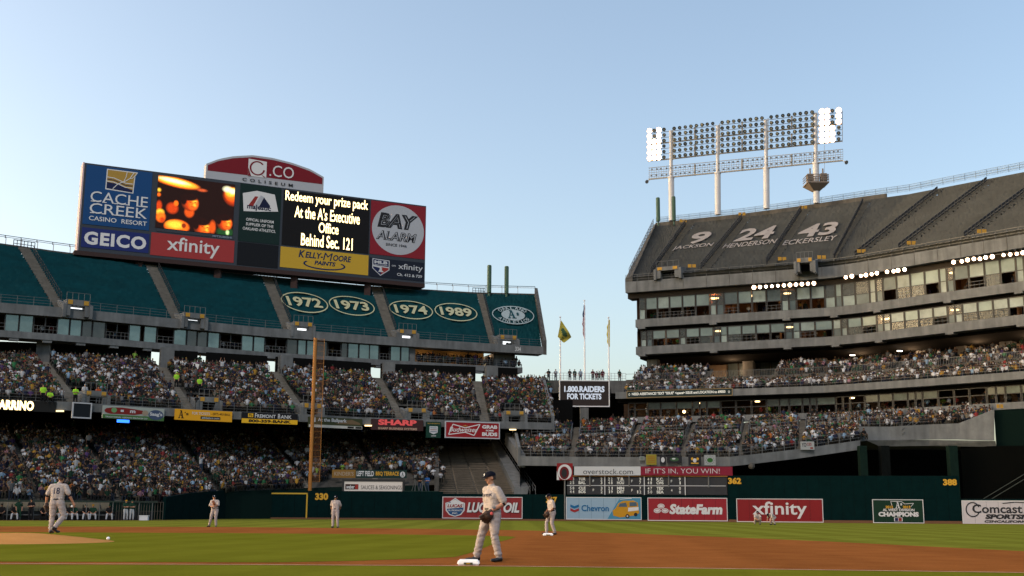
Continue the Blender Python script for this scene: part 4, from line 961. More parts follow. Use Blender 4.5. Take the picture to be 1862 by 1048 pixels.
a = Art(s, .02); a.ring(.105, .62, .075, .34, .012, .05, BKP, 40, 20, 340); a.text('Comcast', .10, .46, .62, .86, BKP, .02); a.text('SPORTSNET', .23, .20, .82, .42, BKP, .06, .2); a.text('CSNCALIFORNIA.COM', .22, .04, .88, .15, BKP, .05, .2); a.line([(.42, .90), (.55, .96), (.72, .93)], .04, BKP); a.up().poly([(.64, .5), (.66, .8), (.70, .6)], GN); a.build('lettering', e)

# ------------------------------------------------------------------ out of town scoreboard on the wall
S0 = W3.uv(1030.5, 905)[1]
sb = Face(W3(0.002, 0, -.15), W3(.998, 0, -.15), 2.70, at_y(1031, 866.5, 126.4).z)
e = empty('out_of_town_scoreboard', tuple(sb(.5, 0)), 'black out of town scoreboard with white team scores on the outfield wall', 'scoreboard')
for i in range(4):
    for j in range(2):
        q = sb.sub(i / 4 + .003, j / 2 + .015, (i + 1) / 4 - .003, (j + 1) / 2 - .015, .0); slab_face(q, 'score_panel', mat('score_black', (.014, .014, .018), .6, noise=.2, scale=3), e, th=.25)
slab_face(sb, 'back_panel', BLACK, e, th=.2, out=-.2)
LNW = mat('score_line', (.42, .42, .44), .6); mb = MB()
def bar(fc, u0, v0, u1, v1, o0=.05, o1=-.1): mb.box8([fc(u0, v0, o0), fc(u1, v0, o0), fc(u1, v0, o1), fc(u0, v0, o1), fc(u0, v1, o0), fc(u1, v1, o0), fc(u1, v1, o1), fc(u0, v1, o1)])
bar(sb, 0, .485, .99, .515)
for u in (.24, .487, .74): bar(sb, u - .0025, 0, u + .0025, .484); bar(sb, u - .0025, .516, u + .0025, 1)
mb.build('divider', LNW, e)
mb = MB(); bar(sb, -.01, 1.0, 1.005, 1.05, .1, -.3); mb.build('top_edge', mat('edge_orange', (.35, .15, .03), .6), e)
a = Art(sb, .07); SW = mat('score_white', (.50, .50, .48), .6)
data = [[('43', 'TOR', '2'), ('25', 'BAL', '3'), 'F'], [('22', 'T.B.', '3'), ('48', 'HOU', '7'), 'F'], [('41', 'K.C.', '9'), ('48', 'CWS', '1'), 'F'], [('58', 'CLE', '3'), ('44', 'BOS', '2'), 'F'], [('21', 'MIN', '7'), ('19', 'DET', '12'), 'F'], [('47', 'TEX', '0'), ('50', 'SEA', '0'), '4']]
cols = (0.012, .254, .50)
for k, (r1, r2, st) in enumerate(data):
    c0 = cols[k % 3]; vb0 = .52 if k < 3 else .02
    for j, (num, nm, sc_) in enumerate((r1, r2)):
        v0 = vb0 + (.255 if j == 0 else .055)
        for q, ch in enumerate(num): a.text(ch, c0 + .008 + .017 * q + (.004 if ch == '1' else 0), v0, c0 + .018 + .017 * q, v0 + .165, SW, .02)
        a.text(nm, c0 + .063, v0, c0 + .107, v0 + .165, SW, .035)
        for q, ch in enumerate(reversed(sc_)): a.text(ch, c0 + .202 - .018 * q + (.004 if ch == '1' else 0), v0, c0 + .213 - .018 * q, v0 + .165, SW, .02)
    a.text(st, c0 + .152, vb0 + .165, c0 + .161, vb0 + .30, SW, .02)
a.build('lettering', e)
# sponsor strip above
t0 = at_y(1044, 848.5, 126.2); zlo = at_y(1044, 864.5, 126.2).z
sp = Face(at_y(1044, 857, 126.0), at_y(1332, 857, 123.9), zlo, t0.z); e = empty('strip_sign', tuple(sp(.5, 0)), 'long white and crimson strip sign above the out of town scoreboard', 'sign')
ul = (1166 - 1044) / (1332 - 1044)
slab_face(sp, 'white_panel', printm('strip_pale', (.75, .77, .82)), e, u1=ul); slab_face(sp, 'crimson_panel', printm('strip_crimson', (.30, .015, .045)), e, u0=ul + .0004)
a = Art(sp); a.text('overstock.com', .058, .12, .375, .72, BKP, -.005); a.text('IF IT\'S IN, YOU WIN!', .455, .14, .92, .80, printm('strip_print', (.8, .74, .8)), -.005); a.build('lettering', e)
mb = MB()
for u in (.1, .35, .6, .85): p = sp(u, 0, -.15); mb.tube(p, p + Vector((0, 0, -1.2)), .08, n=5)
mb.build('bracket', STEEL, e)
os_ = face_px(1012.5, 1041.5, 842.5, 873, 126.3, 126.2, 873); e = empty('logo_sign', tuple(os_(.5, 0)), 'square red sign with a white letter O left of the scoreboard', 'sign'); slab_face(os_, 'panel', printm('o_red', (.34, .015, .02)), e)
a = Art(os_); a.ell(.5, .47, .44, .46, WHT, 40); a.up().ell(.47, .42, .30, .38, printm('o_red_dark', (.20, .01, .015)), 36); a.up().ell(.46, .40, .17, .27, BKP, 30); a.poly([(0, 0), (.16, 0), (0, .55)], WHT); a.build('lettering', e)
mb = MB(); p = os_(.5, 0, -.2); mb.tube((p.x, p.y, 0), (p.x, p.y, p.z + .2), .09, n=6); mb.build('post', STEEL, e)
# terrace sign + sauces sign above the wall
wf = face_px(625.5, 731.5, 875.5, 896.5, 128.3, 128.3, 890); e = empty('framed_sign', tuple(wf(.5, 0)), 'white sauces and seasonings sign in a black frame above the wall', 'sign'); slab_face(wf, 'panel', printm('sauce_white', (.80, .72, .66), .12), e); frame_face(wf, 'frame', BLACK, e, w=.22, out=.08, th=.5)
a = Art(wf); a.rect(.02, .30, .245, .76, printm('grill_brown', (.06, .025, .02))); a.up().rect(.19, .33, .24, .73, printm('mark_red', (.5, .05, .04))); a.text('weber', .035, .36, .18, .70, WHT, .03); a.text('SAUCES & SEASONINGS', .29, .32, .99, .66, BKP, .0); a.build('lettering', e)
tf = face_px(603.5, 739.5, 854, 869, 130.6, 130.9, 866); e = empty('terrace_sign', tuple(tf(.5, 0)), 'gold and green barbecue terrace banner above the sauces sign', 'banner'); slab_face(tf, 'panel', printm('terrace_green', (.012, .045, .04)), e, th=.08)
a = Art(tf); a.rect(0, 0, .315, 1, printm('terrace_gold', (.36, .19, .04))); a.up().text('LEFT FIELD', .33, .22, .56, .84, WHT, .03); a.text('BBQ TERRACE', .585, .22, .895, .80, GN, .03); a.ell(.945, .45, .035, .36, WHT, 20); a.up(); big_a(a, .925, .22, .965, .70, printm('terrace_green', (.012, .045, .04))); a.text('KINDER\'S', .03, .25, .29, .75, printm('bun_print', (.55, .42, .3)), .02); a.build('lettering', e)
# ------------------------------------------------------------------ foul pole
fp0 = at_y(563.5, 889, 128.0); ftp = at_y(575.5, 615, 128.0)
fp = empty('foul_pole', (fp0.x, 128, 2.9), 'tall orange yellow foul pole with a see-through wire screen', 'foul pole')
OY = mat('pole_yellow', (.28, .11, .018), .6, noise=.12, scale=.8)
mb = MB(); mb.tube((fp0.x, 128, 2.95), (fp0.x, 128, ftp.z), .20, n=14); mb.build('pole', OY, fp)
mb = MB(); mb.tube((fp0.x, 128, 2.2), (fp0.x, 128, 2.95), .26, n=12); mb.build('pole_foot', BLACK, fp)
mb = MB(); x0, x1 = fp0.x + .20, fp0.x + 1.0; zb_, zt_ = 3.9, ftp.z - .1
mb.tube((x1, 128, zb_), (x1, 128, zt_), .03, n=6)
for i in range(24): z = lerp(zb_, zt_, i / 23); mb.tube((x0, 128, z), (x1, 128, z), .014, n=4, cap=False)
mb.build('screen_frame', OY, fp)
mb = MB()
for i in range(150): z = lerp(zb_, zt_, i / 150); mb.tube((x0, 128, z), (x1, 128, z), .008, n=3, cap=False)
for i in range(1, 8): x = lerp(x0, x1, i / 8); mb.tube((x, 128, zb_), (x, 128, zt_), .008, n=3, cap=False)
o = mb.build('wire_mesh', mat('wire_brown', (.16, .07, .03), .7), fp); o['kind'] = 'stuff'
# ------------------------------------------------------------------ bullpen bench, roof, cooler
bl = Line([(-60, 945, 95.5), (0, 945, 97.5), (150, 945, 100.5), (275, 944, 104)])
be = empty('bullpen_bench', tuple(gnd(120, 946)), 'long bench shelter with pale back boards below the lower crowd at left', 'bench shelter')
bx_ = list(range(-60, 215, 11))
TAN = mat('bench_tan', (.17, .145, .105), .8, noise=.15, scale=2)
for i in range(0, len(bx_) - 3, 3):
    a_, b_ = bl(bx_[i], out=-.9), bl(bx_[i + 3] - .6, out=-.9); s = Face(a_, b_, .74, 1.48)
    o = slab_face(s, 'back_board', TAN if bx_[i] < 205 else BLACK, be, th=.08)
    ar = Art(s, .02); big_a(ar, .42, .25, .58, .75, BKP); ar.build('emblem', o)
mb = MB(); pts = [bl(p, out=0) for p in range(-60, 300, 15)]; ns = [bl.normal(p) for p in range(-60, 300, 15)]
mb.beam(pts, ns, 1.50, 1.62, None, .35); mb.build('roof', mat('bench_roof', (.02, .03, .022), .8), be)
mb = MB(); pts = [bl(p, out=-.25) for p in range(-60, 215, 15)]; ns = [bl.normal(p) for p in range(-60, 215, 15)]
mb.beam(pts, ns, .40, .47, None, .45); mb.build('bench_seat', STEEL, be)
mb = MB(); pts = [bl(p, out=-1.0) for p in range(-60, 300, 15)]; mb.beam(pts, [bl.normal(p) for p in range(-60, 300, 15)], 0, .73, None, .2); mb.build('bench_base', BLACK, be)
for p in range(-60, 300, 24): mb = MB(); c = bl(p, out=-.05); mb.tube((c.x, c.y, 0), (c.x, c.y, 1.5), .04, n=5); mb.build('roof_post', STEEL, be)
rail('fence_rail', bl, 0.0, 1.55, mat('rail_brown', (.06, .05, .04), .6), be, list(range(212, 300, 5)), out=-.2, n=2, r=.02)
c = bl(259, out=.4); mb = MB(); mb.box(c.x - .36, c.x + .36, c.y - .2, c.y + .2, .0, .34); mb.box(c.x - .39, c.x + .39, c.y - .22, c.y + .22, .345, .42)
o = mb.build('drink_cooler', mat('cooler_white', (.5, .5, .52), .5)); tag(o, 'white drink cooler on the grass at the right end of the bench shelter', 'cooler')

fc, e = hang(226, 763, 768, 247, 'monitor', 'small blue lit monitor hanging under the green sausage sign', mat('monitor_blue', (.02, .12, .75), .5, emit=1.6), 'monitor', out=-1.5, group=None)
# ------------------------------------------------------------------ RIGHT GRANDSTAND (tall centre field building)
TARP2 = mat('dark_tarp', (0.034, 0.037, 0.039), 0.6, noise=0.24, scale=.35, spec=.12, bump=.6)
GLASS_R = mat('suite_glass_bright', (0.12, 0.155, 0.15), 0.3, metal=0.08, spec=.18, noise=.3, scale=.3)
GLASS_L = mat('suite_glass_low', (0.065, 0.085, 0.09), 0.3, metal=0.05, spec=.15, noise=.3, scale=.4)
ROOMR = mat('suite_room_warm', (0.15, 0.075, 0.036), 0.8, noise=.4, scale=.7)
GLASS_W = mat('suite_glass_clear', (0.05, 0.06, 0.06), 0.15, spec=.3, noise=.3, scale=.4)
for g_, a_ in ((GLASS_R, .93), (GLASS_L, .85), (GLASS_W, .45)): see_through(g_, a_)
GLASS_P = see_through(mat('suite_glass_pale', (0.165, 0.20, 0.19), 0.3, spec=.2, noise=.35, scale=.4), .95)
RZF, RZT = 33.3, 46.0
R_f = Line([(1137, 513), (1275, 502.5), (1500, 485.7), (1554, 478.7), (1708, 452), (1862, 426)], z=32.7)
R_df = Line([(1137, 506), (1275, 494), (1500, 476.5), (1554, 470), (1708, 443), (1862, 417)], z=33.3)
R_t = Line([(1190, 412.5), (1349, 396), (1452, 382.5), (1567, 365.5), (1649, 354.5), (1789, 327.5), (1862, 313.5)], z=RZT)
rk = [(1150, 1193), (1178, 1247), (1268, 1350), (1388, 1457), (1513, 1568), (1546, 1708), (1624, 1797), (1743, 1925), (1862, 2060), (1990, 2200)]
D5 = Deck(R_df, R_t, rk, 24)
RS = empty('grandstand', (40, 150, 0), 'tall concrete grandstand with dark covered upper deck and suite windows under the light tower', 'grandstand')
for k in range(9): D5.steps('seat_cover', TARP2, RS, k + (.0 if k == 0 else .15 if k < 4 else .11), k + 1, 24, 34, jit=.03)
for k in range(1, 9):
    w = .15 if k < 4 else .11
    D5.steps('stair', mat('stair_grey', (.045, .045, .042), .9, noise=.2, scale=1), RS, k, k + w, 40, 20)
    mb = MB()
    for i in range(26):
        t = .04 + i * .036; p = D5(k + .02, t); q = D5(k + .02, t + .026); kk = .8 if k < 4 else .55
        mb.tube(p, p + Vector((0, 0, kk)), .06, n=4); mb.tube(p + Vector((0, 0, kk)), q + Vector((0, 0, kk)), .09, n=4); mb.tube(p + Vector((0, 0, .4)), q + Vector((0, 0, .4)), .09, n=4); mb.tube(p + Vector((0, 0, .1)), q + Vector((0, 0, .1)), .09, n=4)
    mb.build('handrail', BLACK, RS)
rpx = list(range(1137, 2000, 21))
def rband(name, z0, z1, out, back, m=CONC, pxs=None, line=None):
    return band(name, line or R_f, z0, z1, m, RS, pxs or rpx, out=out, back=back)
rband('fascia', 31.15, 32.7, 0, 2.4)
mb = MB(); A = [R_f(p, out=-1.0) for p in rpx]; B = [R_df(p, out=-.2) for p in rpx]
mb.ribbon([Vector((p.x, p.y, 32.72)) for p in A], [Vector((p.x, p.y, 33.3)) for p in B]); mb.build('deck_kerb', CONC, RS)
rail('front_rail', R_f, 32.7, 1.0, STEEL, RS, rpx, out=-.2, n=3, r=.03)
mb = MB()
for i, p in enumerate(rpx[:-1]):
    if i % 2 == 0: continue
    c = R_f(p, out=.03); n_ = R_f.normal(p); r_ = Vector((-n_.y, n_.x, 0)); mb.box8([c + r_ * a + n_ * b + Vector((0, 0, z - c.z)) for z in (31.2, 32.68) for a, b in ((-.03, 0), (.03, 0), (.03, -.02), (-.03, -.02))])
mb.build('fascia_joint', CONC_D, RS)
R_par = R_t
tpx = list(range(1190, 2210, 20))
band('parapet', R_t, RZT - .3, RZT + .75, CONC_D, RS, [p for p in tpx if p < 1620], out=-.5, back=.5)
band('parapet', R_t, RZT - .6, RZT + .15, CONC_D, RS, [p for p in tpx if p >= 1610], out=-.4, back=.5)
MESHG = mat('fence_mesh_blue', (.25, .32, .42), .6)
rail('parapet_rail', R_t, RZT + .7, 1.0, mat('rail_slate', (.12, .16, .20), .6), RS, tpx, out=-.9, n=3, r=.03)
mb = MB(); P_ = [R_t(p, out=-.92) for p in tpx]
for a, b in zip(P_[:-1], P_[1:]):
    for j in range(8):
        z = RZT + .75 + j * .115; mb.tube((a.x, a.y, z), (b.x, b.y, z), .011, n=3, cap=False)
    for j in range(12):
        p = a.lerp(b, j / 12); mb.tube((p.x, p.y, RZT + .7), (p.x, p.y, RZT + 1.65), .011, n=3, cap=False)
o = mb.build('wire_mesh', MESHG, RS); o['kind'] = 'stuff'
# left raked end wall
mb = MB(); a0, b0 = R_f(1137), R_t(1190, out=-.9); n = Vector((-.5, 0, 0))
mb.box8([a0 + Vector((0, .2, -1.0)) , D5(0, 0) + Vector((0, 0, -.8)), D5(0, 1) + Vector((0, 0, -.8)), b0 + Vector((-.3, 0, -1)), a0 + Vector((0, .2, .5)), D5(0, 0) + Vector((0, 0, .25)), D5(0, 1) + Vector((0, 0, .5)), b0 + Vector((-.3, 0, .6))])
o = mb.build('end_wall', CONC_D, RS); clean_normals(o)
mb = MB()
for h in (.4, .8, 1.2): mb.tube(D5(0, 0) + Vector((-.5, 0, h)), D5(0, 1) + Vector((-.4, 0, h)), .05, n=4)
for i in range(16): p = D5(0, i / 15) + Vector((-.45, 0, 0)); mb.tube(p, p + Vector((0, 0, 1.2)), .05, n=4)
mb.build('end_rail', STEEL, RS)
mb = MB(); mb.ribbon([R_f(p, out=-2) - Vector((0, 0, 1.5)) for p in rpx], [R_t(lerp(1193, 2200, i / (len(rpx) - 1)), out=-.6) - Vector((0, 0, 1)) for i in range(len(rpx))]); mb.build('soffit', CONC_D, RS)
# portals on the upper deck
for px, y0, y1, w in ((1215, 484, 500, 44), (1464, 468, 488, 30)):
    portal(D5, px, y0, y1, w, RS, opening='dark')
for px, y in ((1258, 484), (1422, 471), (1494, 468), (1566, 457), (1657, 442), (1785, 421), (1242, 402), (1349, 389.5), (1461, 377)):
    u, t = D5.find(px, y); c = D5(u, min(t, 1.0), 0, .3); c2 = at_y(px, y, c.y - .5); mb = MB(); mb.box(c2.x - .55, c2.x - .06, c2.y - .05, c2.y, c2.z - .22, c2.z + .24); mb.box(c2.x + .06, c2.x + .55, c2.y - .05, c2.y, c2.z - .22, c2.z + .24)
    mb.build('section_sign', PG, RS)
# names and numbers on the covers
NUMP = mat('number_print', (.20, .18, .17), .7, noise=.2, scale=1.2)
for num, nm, cx, cy, w, h, nx, ny, nw, nh in (('9', 'JACKSON', 1273, 433, 33, 20, 1260, 449.5, 66, 7.5), ('24', 'HENDERSON', 1375.5, 425.5, 62, 21, 1364, 444, 88, 8), ('43', 'ECKERSLEY', 1488, 418.5, 64, 22, 1473, 438, 90, 8.5)):
    ar = Art(D5.patch(cx, cy, w, h), .05, .03); ar.text(num, 0, 0, 1, 1, NUMP, .03); 
    pm = D5.patch(nx, ny, nw, nh); ar.fm = pm; ar.text(nm, 0, 0, 1, 1, NUMP, .012); o = ar.build('retired_number', RS); o['label'] = 'pale number %s above the name %s' % (num, nm.capitalize())
# floors
def solid(name, z0, z1, out, back, m=CONC, line=R_f): return rband(name, z0, z1, out, back, m, None, line)
R_s = R_f
rband('window_head', 30.45, 31.14, -1.0, 2.0, mat('soffit_brown', (.028, .022, .018), .9))
w0 = [p for p in rpx if p >= 1150]
w0 = [1152] + [p for p in rpx if p > 1158]
rband('suite_slab', 26.25, 27.35, -.6, 4.0, CONC, w0)
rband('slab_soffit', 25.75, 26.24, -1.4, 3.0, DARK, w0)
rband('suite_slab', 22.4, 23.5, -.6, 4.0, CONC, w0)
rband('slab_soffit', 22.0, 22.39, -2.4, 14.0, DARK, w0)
mb = MB()
for z in (26.0, 22.15):
    for px in (1163, 1292, 1425, 1509, 1585, 1712, 1840):
        c = R_f(px, out=-.55); n_ = R_f.normal(px); r_ = Vector((-n_.y, n_.x, 0)); mb.box8([c + r_ * a + n_ * b + Vector((0, 0, zz - c.z)) for zz in (z, z + .3) for a, b in ((-.5, 0), (.5, 0), (.5, -1.2), (-.5, -1.2))]); mb.build('slab_bracket', CONC, RS); mb = MB()
mb = MB()
for z0, z1 in ((27.36, 30.44), (23.51, 25.76)):
    A = [R_f(p, out=-5.2) for p in w0]; A2 = [R_f(p, out=-1.3) for p in w0]
    V3 = lambda p, z: Vector((p.x, p.y, z))
    mb.ribbon([V3(p, z0) for p in A], [V3(p, z1) for p in A]); mb.ribbon([V3(p, z0 + .01) for p in A2], [V3(p, z0 + .01) for p in A]); mb.ribbon([V3(p, z1 - .01) for p in A2], [V3(p, z1 - .01) for p in A])
    for p, q in zip(A[::2], A2[::2]): mb.face([V3(p, z0), V3(q, z0), V3(q, z1), V3(p, z1)])
mb.build('suite_room', ROOMR, RS)
e1 = [1157, 1169, 1190.5, 1212.5, 1236, 1260, 1286, 1298, 1311.5, 1337, 1362.5, 1389, 1416, 1429.5, 1443, 1469.5, 1495.5, 1510.5, 1522.5, 1546.5, 1570, 1581.5, 1594, 1619, 1644, 1670, 1696.5, 1710, 1723, 1750, 1778.5, 1807, 1835.5, 1850, 1863, 1890, 1917, 1944, 1958, 1985]
e2 = [1159, 1170, 1180.5, 1205, 1230, 1241, 1266, 1291, 1303.5, 1316.5, 1342, 1368, 1394, 1421, 1434.5, 1448, 1475, 1503.5, 1518.5, 1530, 1554.5, 1580, 1592, 1605, 1630, 1655.5, 1681.5, 1707.5, 1721, 1734.5, 1762, 1789.5, 1817.5, 1846, 1860, 1873, 1900, 1927, 1954, 1981]
allg = {1: (1522.5, 1546.5), }
for edges, z0, z1, rowi in ((e1, 27.36, 30.44, 1), (e2, 23.51, 25.76, 2)):
    for i in range(len(edges) - 1):
        x0, x1 = edges[i], edges[i + 1]; narrow = (x1 - x0) < 17 or (rowi == 1 and x0 in (1522.5, 1546.5))
        wn_ = window(R_f, x0 + .4, x1 - .4, z0, z1, RS, 'w', mid=.46, out=-1.1, fr=.10, upper=(GLASS_W if narrow and i % 3 != 2 else (GLASS_R, GLASS_P, GLASS_R, GLASS_L)[random.choice((0, 0, 0, 1, 1, 2, 3))]), lower=(GLASS_L if i % 2 else GLASS_P) if narrow else (GLASS_W if random.random() < .3 else None))
        if not narrow and random.random() < .4: wrail(R_f, x0, x1, z0, RS, out=-1.0)
# glowing ceiling fittings inside the suites
mb = MB()
for px, z in ((1287, 30.1), (1292, 30.1), (1358, 30.1), (1424, 30.1), (1486, 30.1), (1714, 30.1), (1846, 30.1), (1214, 25.5), (1297, 25.5), (1426, 25.5), (1484, 25.5), (1586, 25.5), (1598, 25.5), (1712, 25.5), (1855, 25.5)):
    c = R_f(px, out=-2.3); mb.tube((c.x, c.y, z - .22), (c.x, c.y, z - .12), .5, n=12)
mb.build('ceiling_lamp', LAMPW, RS)
# recess behind the club deck: back wall, columns, glazed doors
WALLR = mat('recess_wall', (.24, .18, .13), .9, noise=.3, scale=.5)
rband('recess_wall', 14.0, 22.6, -13, .4, WALLR, w0)
for px in (1171, 1325, 1462, 1545, 1590, 1660, 1745):
    c = R_f(px, out=-3.0 if px == 1171 else -10); n_ = R_f.normal(px); r_ = Vector((-n_.y, n_.x, 0)); w = .75
    mb = MB(); mb.box8([c + r_ * a * w + n_ * b + Vector((0, 0, z - c.z)) for z in (14.5, 22.0) for a, b in ((-1, 0), (1, 0), (1, -1.5), (-1, -1.5))]); o = mb.build('column', CONC, RS)
R_in = R_f
for x0, x1 in ((1277, 1297), (1298, 1318), (1338, 1358), (1359, 1380)):
    c0 = R_f(x0, out=-12.4)
    z0, z1 = 17.3, at_y(x0, 656, c0.y).z
    window(R_f, x0 + 3, x1 + 3, z0, z1, RS, 'd', out=-12.3, fr=.08, upper=GLASS_L)
for px, py in ((1509, 637), (1581, 617)):
    c = R_f(px, out=-6); mb = MB(); mb.box(c.x - .32, c.x + .32, c.y - .1, c.y + .1, 21.55, 21.65); mb.build('strip_light', mat('strip_cool', (1, .92, .75), .5, emit=4.0), RS)
def fill_lamp(p, w, c=(1.0, .62, .34), r=.25):      # unseen lamps added to brighten recess and terrace; two near strip lights
    l = bpy.data.lights.new('fill_lamp', 'POINT'); l.energy = w; l.color = c; l.shadow_soft_size = r; o = bpy.data.objects.new('fill_lamp', l); COL.objects.link(o); o.location = p
for px in (1300, 1509, 1581, 1700, 1800): c = R_f(px, out=-9.0); fill_lamp((c.x, c.y, 21.2), 130)
for px in (790, 850, 900): c = L_fr(px, out=-3.4); fill_lamp((c.x, c.y, 22.0), 22)
# club deck fascia and rows
R_cf = Line([(1119, 713.5), (1240, 710.5), (1333, 707.5), (1500, 701.5), (1674, 689.5), (1862, 675)], z=16.2)
cpx = [1119] + list(range(1140, 2000, 21))
rband('club_fascia', 15.35, 16.2, 0, 2.5, CONC, cpx, R_cf)
rail('club_rail', R_cf, 16.2, .9, STEEL, RS, cpx, out=-.1, n=3, r=.02)
class Off(Line):
    def __init__(s, base, out, z, shift=None): s.b = base; s.o = out; s.zz = z
    def raw(s, px): p = s.b.raw(px); n = s.b.normal(px); p = p + n * s.o; p.z = s.zz; return p
    def __call__(s, px, out=0, dz=0): p = s.raw(px) + s.b.normal(px) * out; p.z += dz; return p
    def normal(s, px): return s.b.normal(px)
ck = [(1125, 1128), (1180, 1180), (1262, 1262), (1385, 1385), (1480, 1480), (1580, 1580), (1680, 1680), (1780, 1780), (1900, 1900), (1985, 1985)]
D6 = Deck(Off(R_cf, -.6, 15.9), Off(R_cf, -6.4, 17.2), ck, 7)
D6.steps('terraces', CONC_D, RS, 0, 9, 7, 6)
mb = MB()
pick = Off(R_cf, -6.6, 17.6)
rband('club_wall', 17.3, 18.5, 0, .25, CONC_D, [p for p in cpx if not 1262 < p < 1385], Off(R_cf, -6.6, 17.3))
for x0 in range(1134, 1985, 3):
    c = pick(x0); mb.tube((c.x, c.y, 18.5), (c.x, c.y, 19.25), .025, n=3, cap=False)
o = mb.build('picket_rail', mat('picket_grey', (.16, .155, .145), .6), RS); o['kind'] = 'stuff'
rail('club_top_rail', Off(R_cf, -6.6, 19.25), 19.2, .08, STEEL, RS, cpx, n=1, r=.03)
D7 = Deck(Off(R_cf, -7.0, 18.0), Off(R_cf, -11.5, 20.2), ck, 5)
D7.steps('terraces', CONC_D, RS, 0, 2, 5, 6); D7.steps('terraces', CONC_D, RS, 2.95, 9, 5, 6)
# ribbon message strip on the club fascia
a_, b_ = R_cf(1141, out=.12), R_cf(1331, out=.12); zz = 15.42
rb = Face(a_, b_, 15.45, 16.22); e = empty('ribbon_board', tuple(rb(.5, 0)), 'long thin dark message strip with white assistance text on the club deck', 'message board')
slab_face(rb, 'panel', printm('ribbon_teal', (.015, .035, .035)), e); frame_face(rb, 'frame', mat('ribbon_gold', (.16, .11, .05), .6), e, w=.1, out=.03, th=.1)
a = Art(rb); RW = mat('ribbon_white', (.5, .5, .46), .6, emit=.15); a.text('NEED ASSISTANCE? TEXT "ISSUE" <space> ISSUE and LOCATION to 69050', .045, .22, .94, .80, RW, .03); a.text('O', .012, .3, .028, .7, RW, .02); a.text('O', .965, .3, .982, .7, RW, .02); a.build('lettering', e)
# club window level
R_cw = Off(R_cf, -1.2, 12.9)
rband('window_head', 14.9, 15.34, -1.3, 1.5, DARK, cpx, R_cf)
rband('club_sill', 12.2, 12.95, -.3, 1.8, CONC, [p for p in cpx if p > 1130], R_cf)
cw = [1137, 1150, 1173, 1197, 1226, 1254, 1267, 1280, 1305, 1333, 1361, 1389, 1412, 1430, 1454, 1468, 1480, 1509, 1522, 1535, 1562, 1587, 1613, 1640, 1654, 1667, 1694, 1723, 1751, 1782, 1799, 1816, 1845, 1874, 1900, 1928, 1956, 1984]
DG = mat('club_glass', (.03, .04, .038), .2, metal=.1, spec=.25, noise=.5, scale=.6); DG2 = mat('club_glass_pale', (.06, .08, .072), .3, spec=.15, noise=.5, scale=.6)
for i in range(len(cw) - 1):
    window(R_cf, cw[i] + .5, cw[i + 1] - .5, 12.96, 14.89, RS, 'w', mid=.55, out=-1.4, fr=.09, upper=[None, DG2, DG, DG2, DG, None][(i * 5 + i // 3) % 6], lower=None)
mb = MB(); A = [R_cf(p, out=-5.0) for p in cpx]; A2 = [R_cf(p, out=-1.5) for p in cpx]
mb.ribbon([V3(p, 12.9) for p in A], [V3(p, 15.3) for p in A]); mb.ribbon([V3(p, 12.97) for p in A2], [V3(p, 12.97) for p in A]); mb.ribbon([V3(p, 15.2) for p in A2], [V3(p, 15.2) for p in A]); mb.build('club_room', ROOMB, RS)
mb = MB()
for px in (1179, 1228, 1260, 1266, 1367, 1528): c = R_cf(px, out=-3.0); mb.tube((c.x, c.y, 14.75), (c.x, c.y, 14.85), .3, n=10)
c = R_cf(1237, out=-2.4); mb.ball((c.x, c.y, 13.7), .2)
mb.build('ceiling_lamp', LAMPW, RS)
# lower deck
R_l1 = Line([(945, 831, 130), (1100, 832.5, 129), (1330, 832, 127), (1450, 818, 128), (1562, 802, 129)])
R_l1b = Line([(930, 784, 150), (1130, 774, 152), (1330, 770, 147), (1562, 762, 141)])
l1k = [(945, 935), (1040, 1050), (1140, 1165), (1240, 1265), (1345, 1360), (1455, 1460), (1562, 1560)]
D8 = Deck(R_l1, R_l1b, l1k, 22)
D8.steps('terraces', CONC_D, RS, 0, 6, 22, 10)
for k in range(1, 6): D8.steps('stair', STEP, RS, k - .05, k + .05, 44, 30, dz=.06)
R_l2 = Line([(1562, 782, 134), (1690, 777, 131), (1800, 766, 127.5)]); R_l2b = Line([(1562, 761, 142), (1690, 754, 138), (1800, 747, 133.5)])
D9 = Deck(R_l2, R_l2b, [(1562, 1562), (1640, 1645), (1720, 1725), (1800, 1800)], 9)
D9.steps('terraces', CONC_D, RS, 0, 3, 9, 10)
mb = MB(); mr_ = MB()
for k, (ua, ub, tt_) in enumerate([(.25, .9, .50), (1.1, 1.9, .50), (2.1, 2.9, .52), (3.1, 3.9, .55), (4.1, 4.9, .58), (5.1, 5.9, .60)]):
    for i in range(6):
        a_, b_ = D8(lerp(ua, ub, i / 6), tt_), D8(lerp(ua, ub, (i + 1) / 6), tt_); z_ = Vector((0, 0, 1)); k_ = Vector((0, .25, 0))
        mb.box8([a_ - z_ * .2, b_ - z_ * .2, b_ + k_ - z_ * .2, a_ + k_ - z_ * .2, a_ + z_ * .95, b_ + z_ * .95, b_ + k_ + z_ * .95, a_ + k_ + z_ * .95])
        for h in (1.25, 1.6): mr_.tube(a_ + z_ * h, b_ + z_ * h, .03, n=4)
        mr_.tube(a_ + z_ * .9, a_ + z_ * 1.6, .03, n=4)
    for uu in (ua - .03, ub + .03):      # stair railings rising beside every wall end
        for h in (.5, 1.0): mr_.tube(D8(uu, tt_, 0, h), D8(uu, min(.98, tt_ + .36), 0, h), .04, n=4)
        for i in range(7): p = D8(uu, tt_ + .36 * i / 6); mr_.tube(p, p + Vector((0, 0, 1)), .035, n=4)
mb.build('cross_wall', CONC, RS); mr_.build('cross_rail', STEEL, RS)
lp = list(range(945, 1563, 20)) + [1562]
mb = MB()
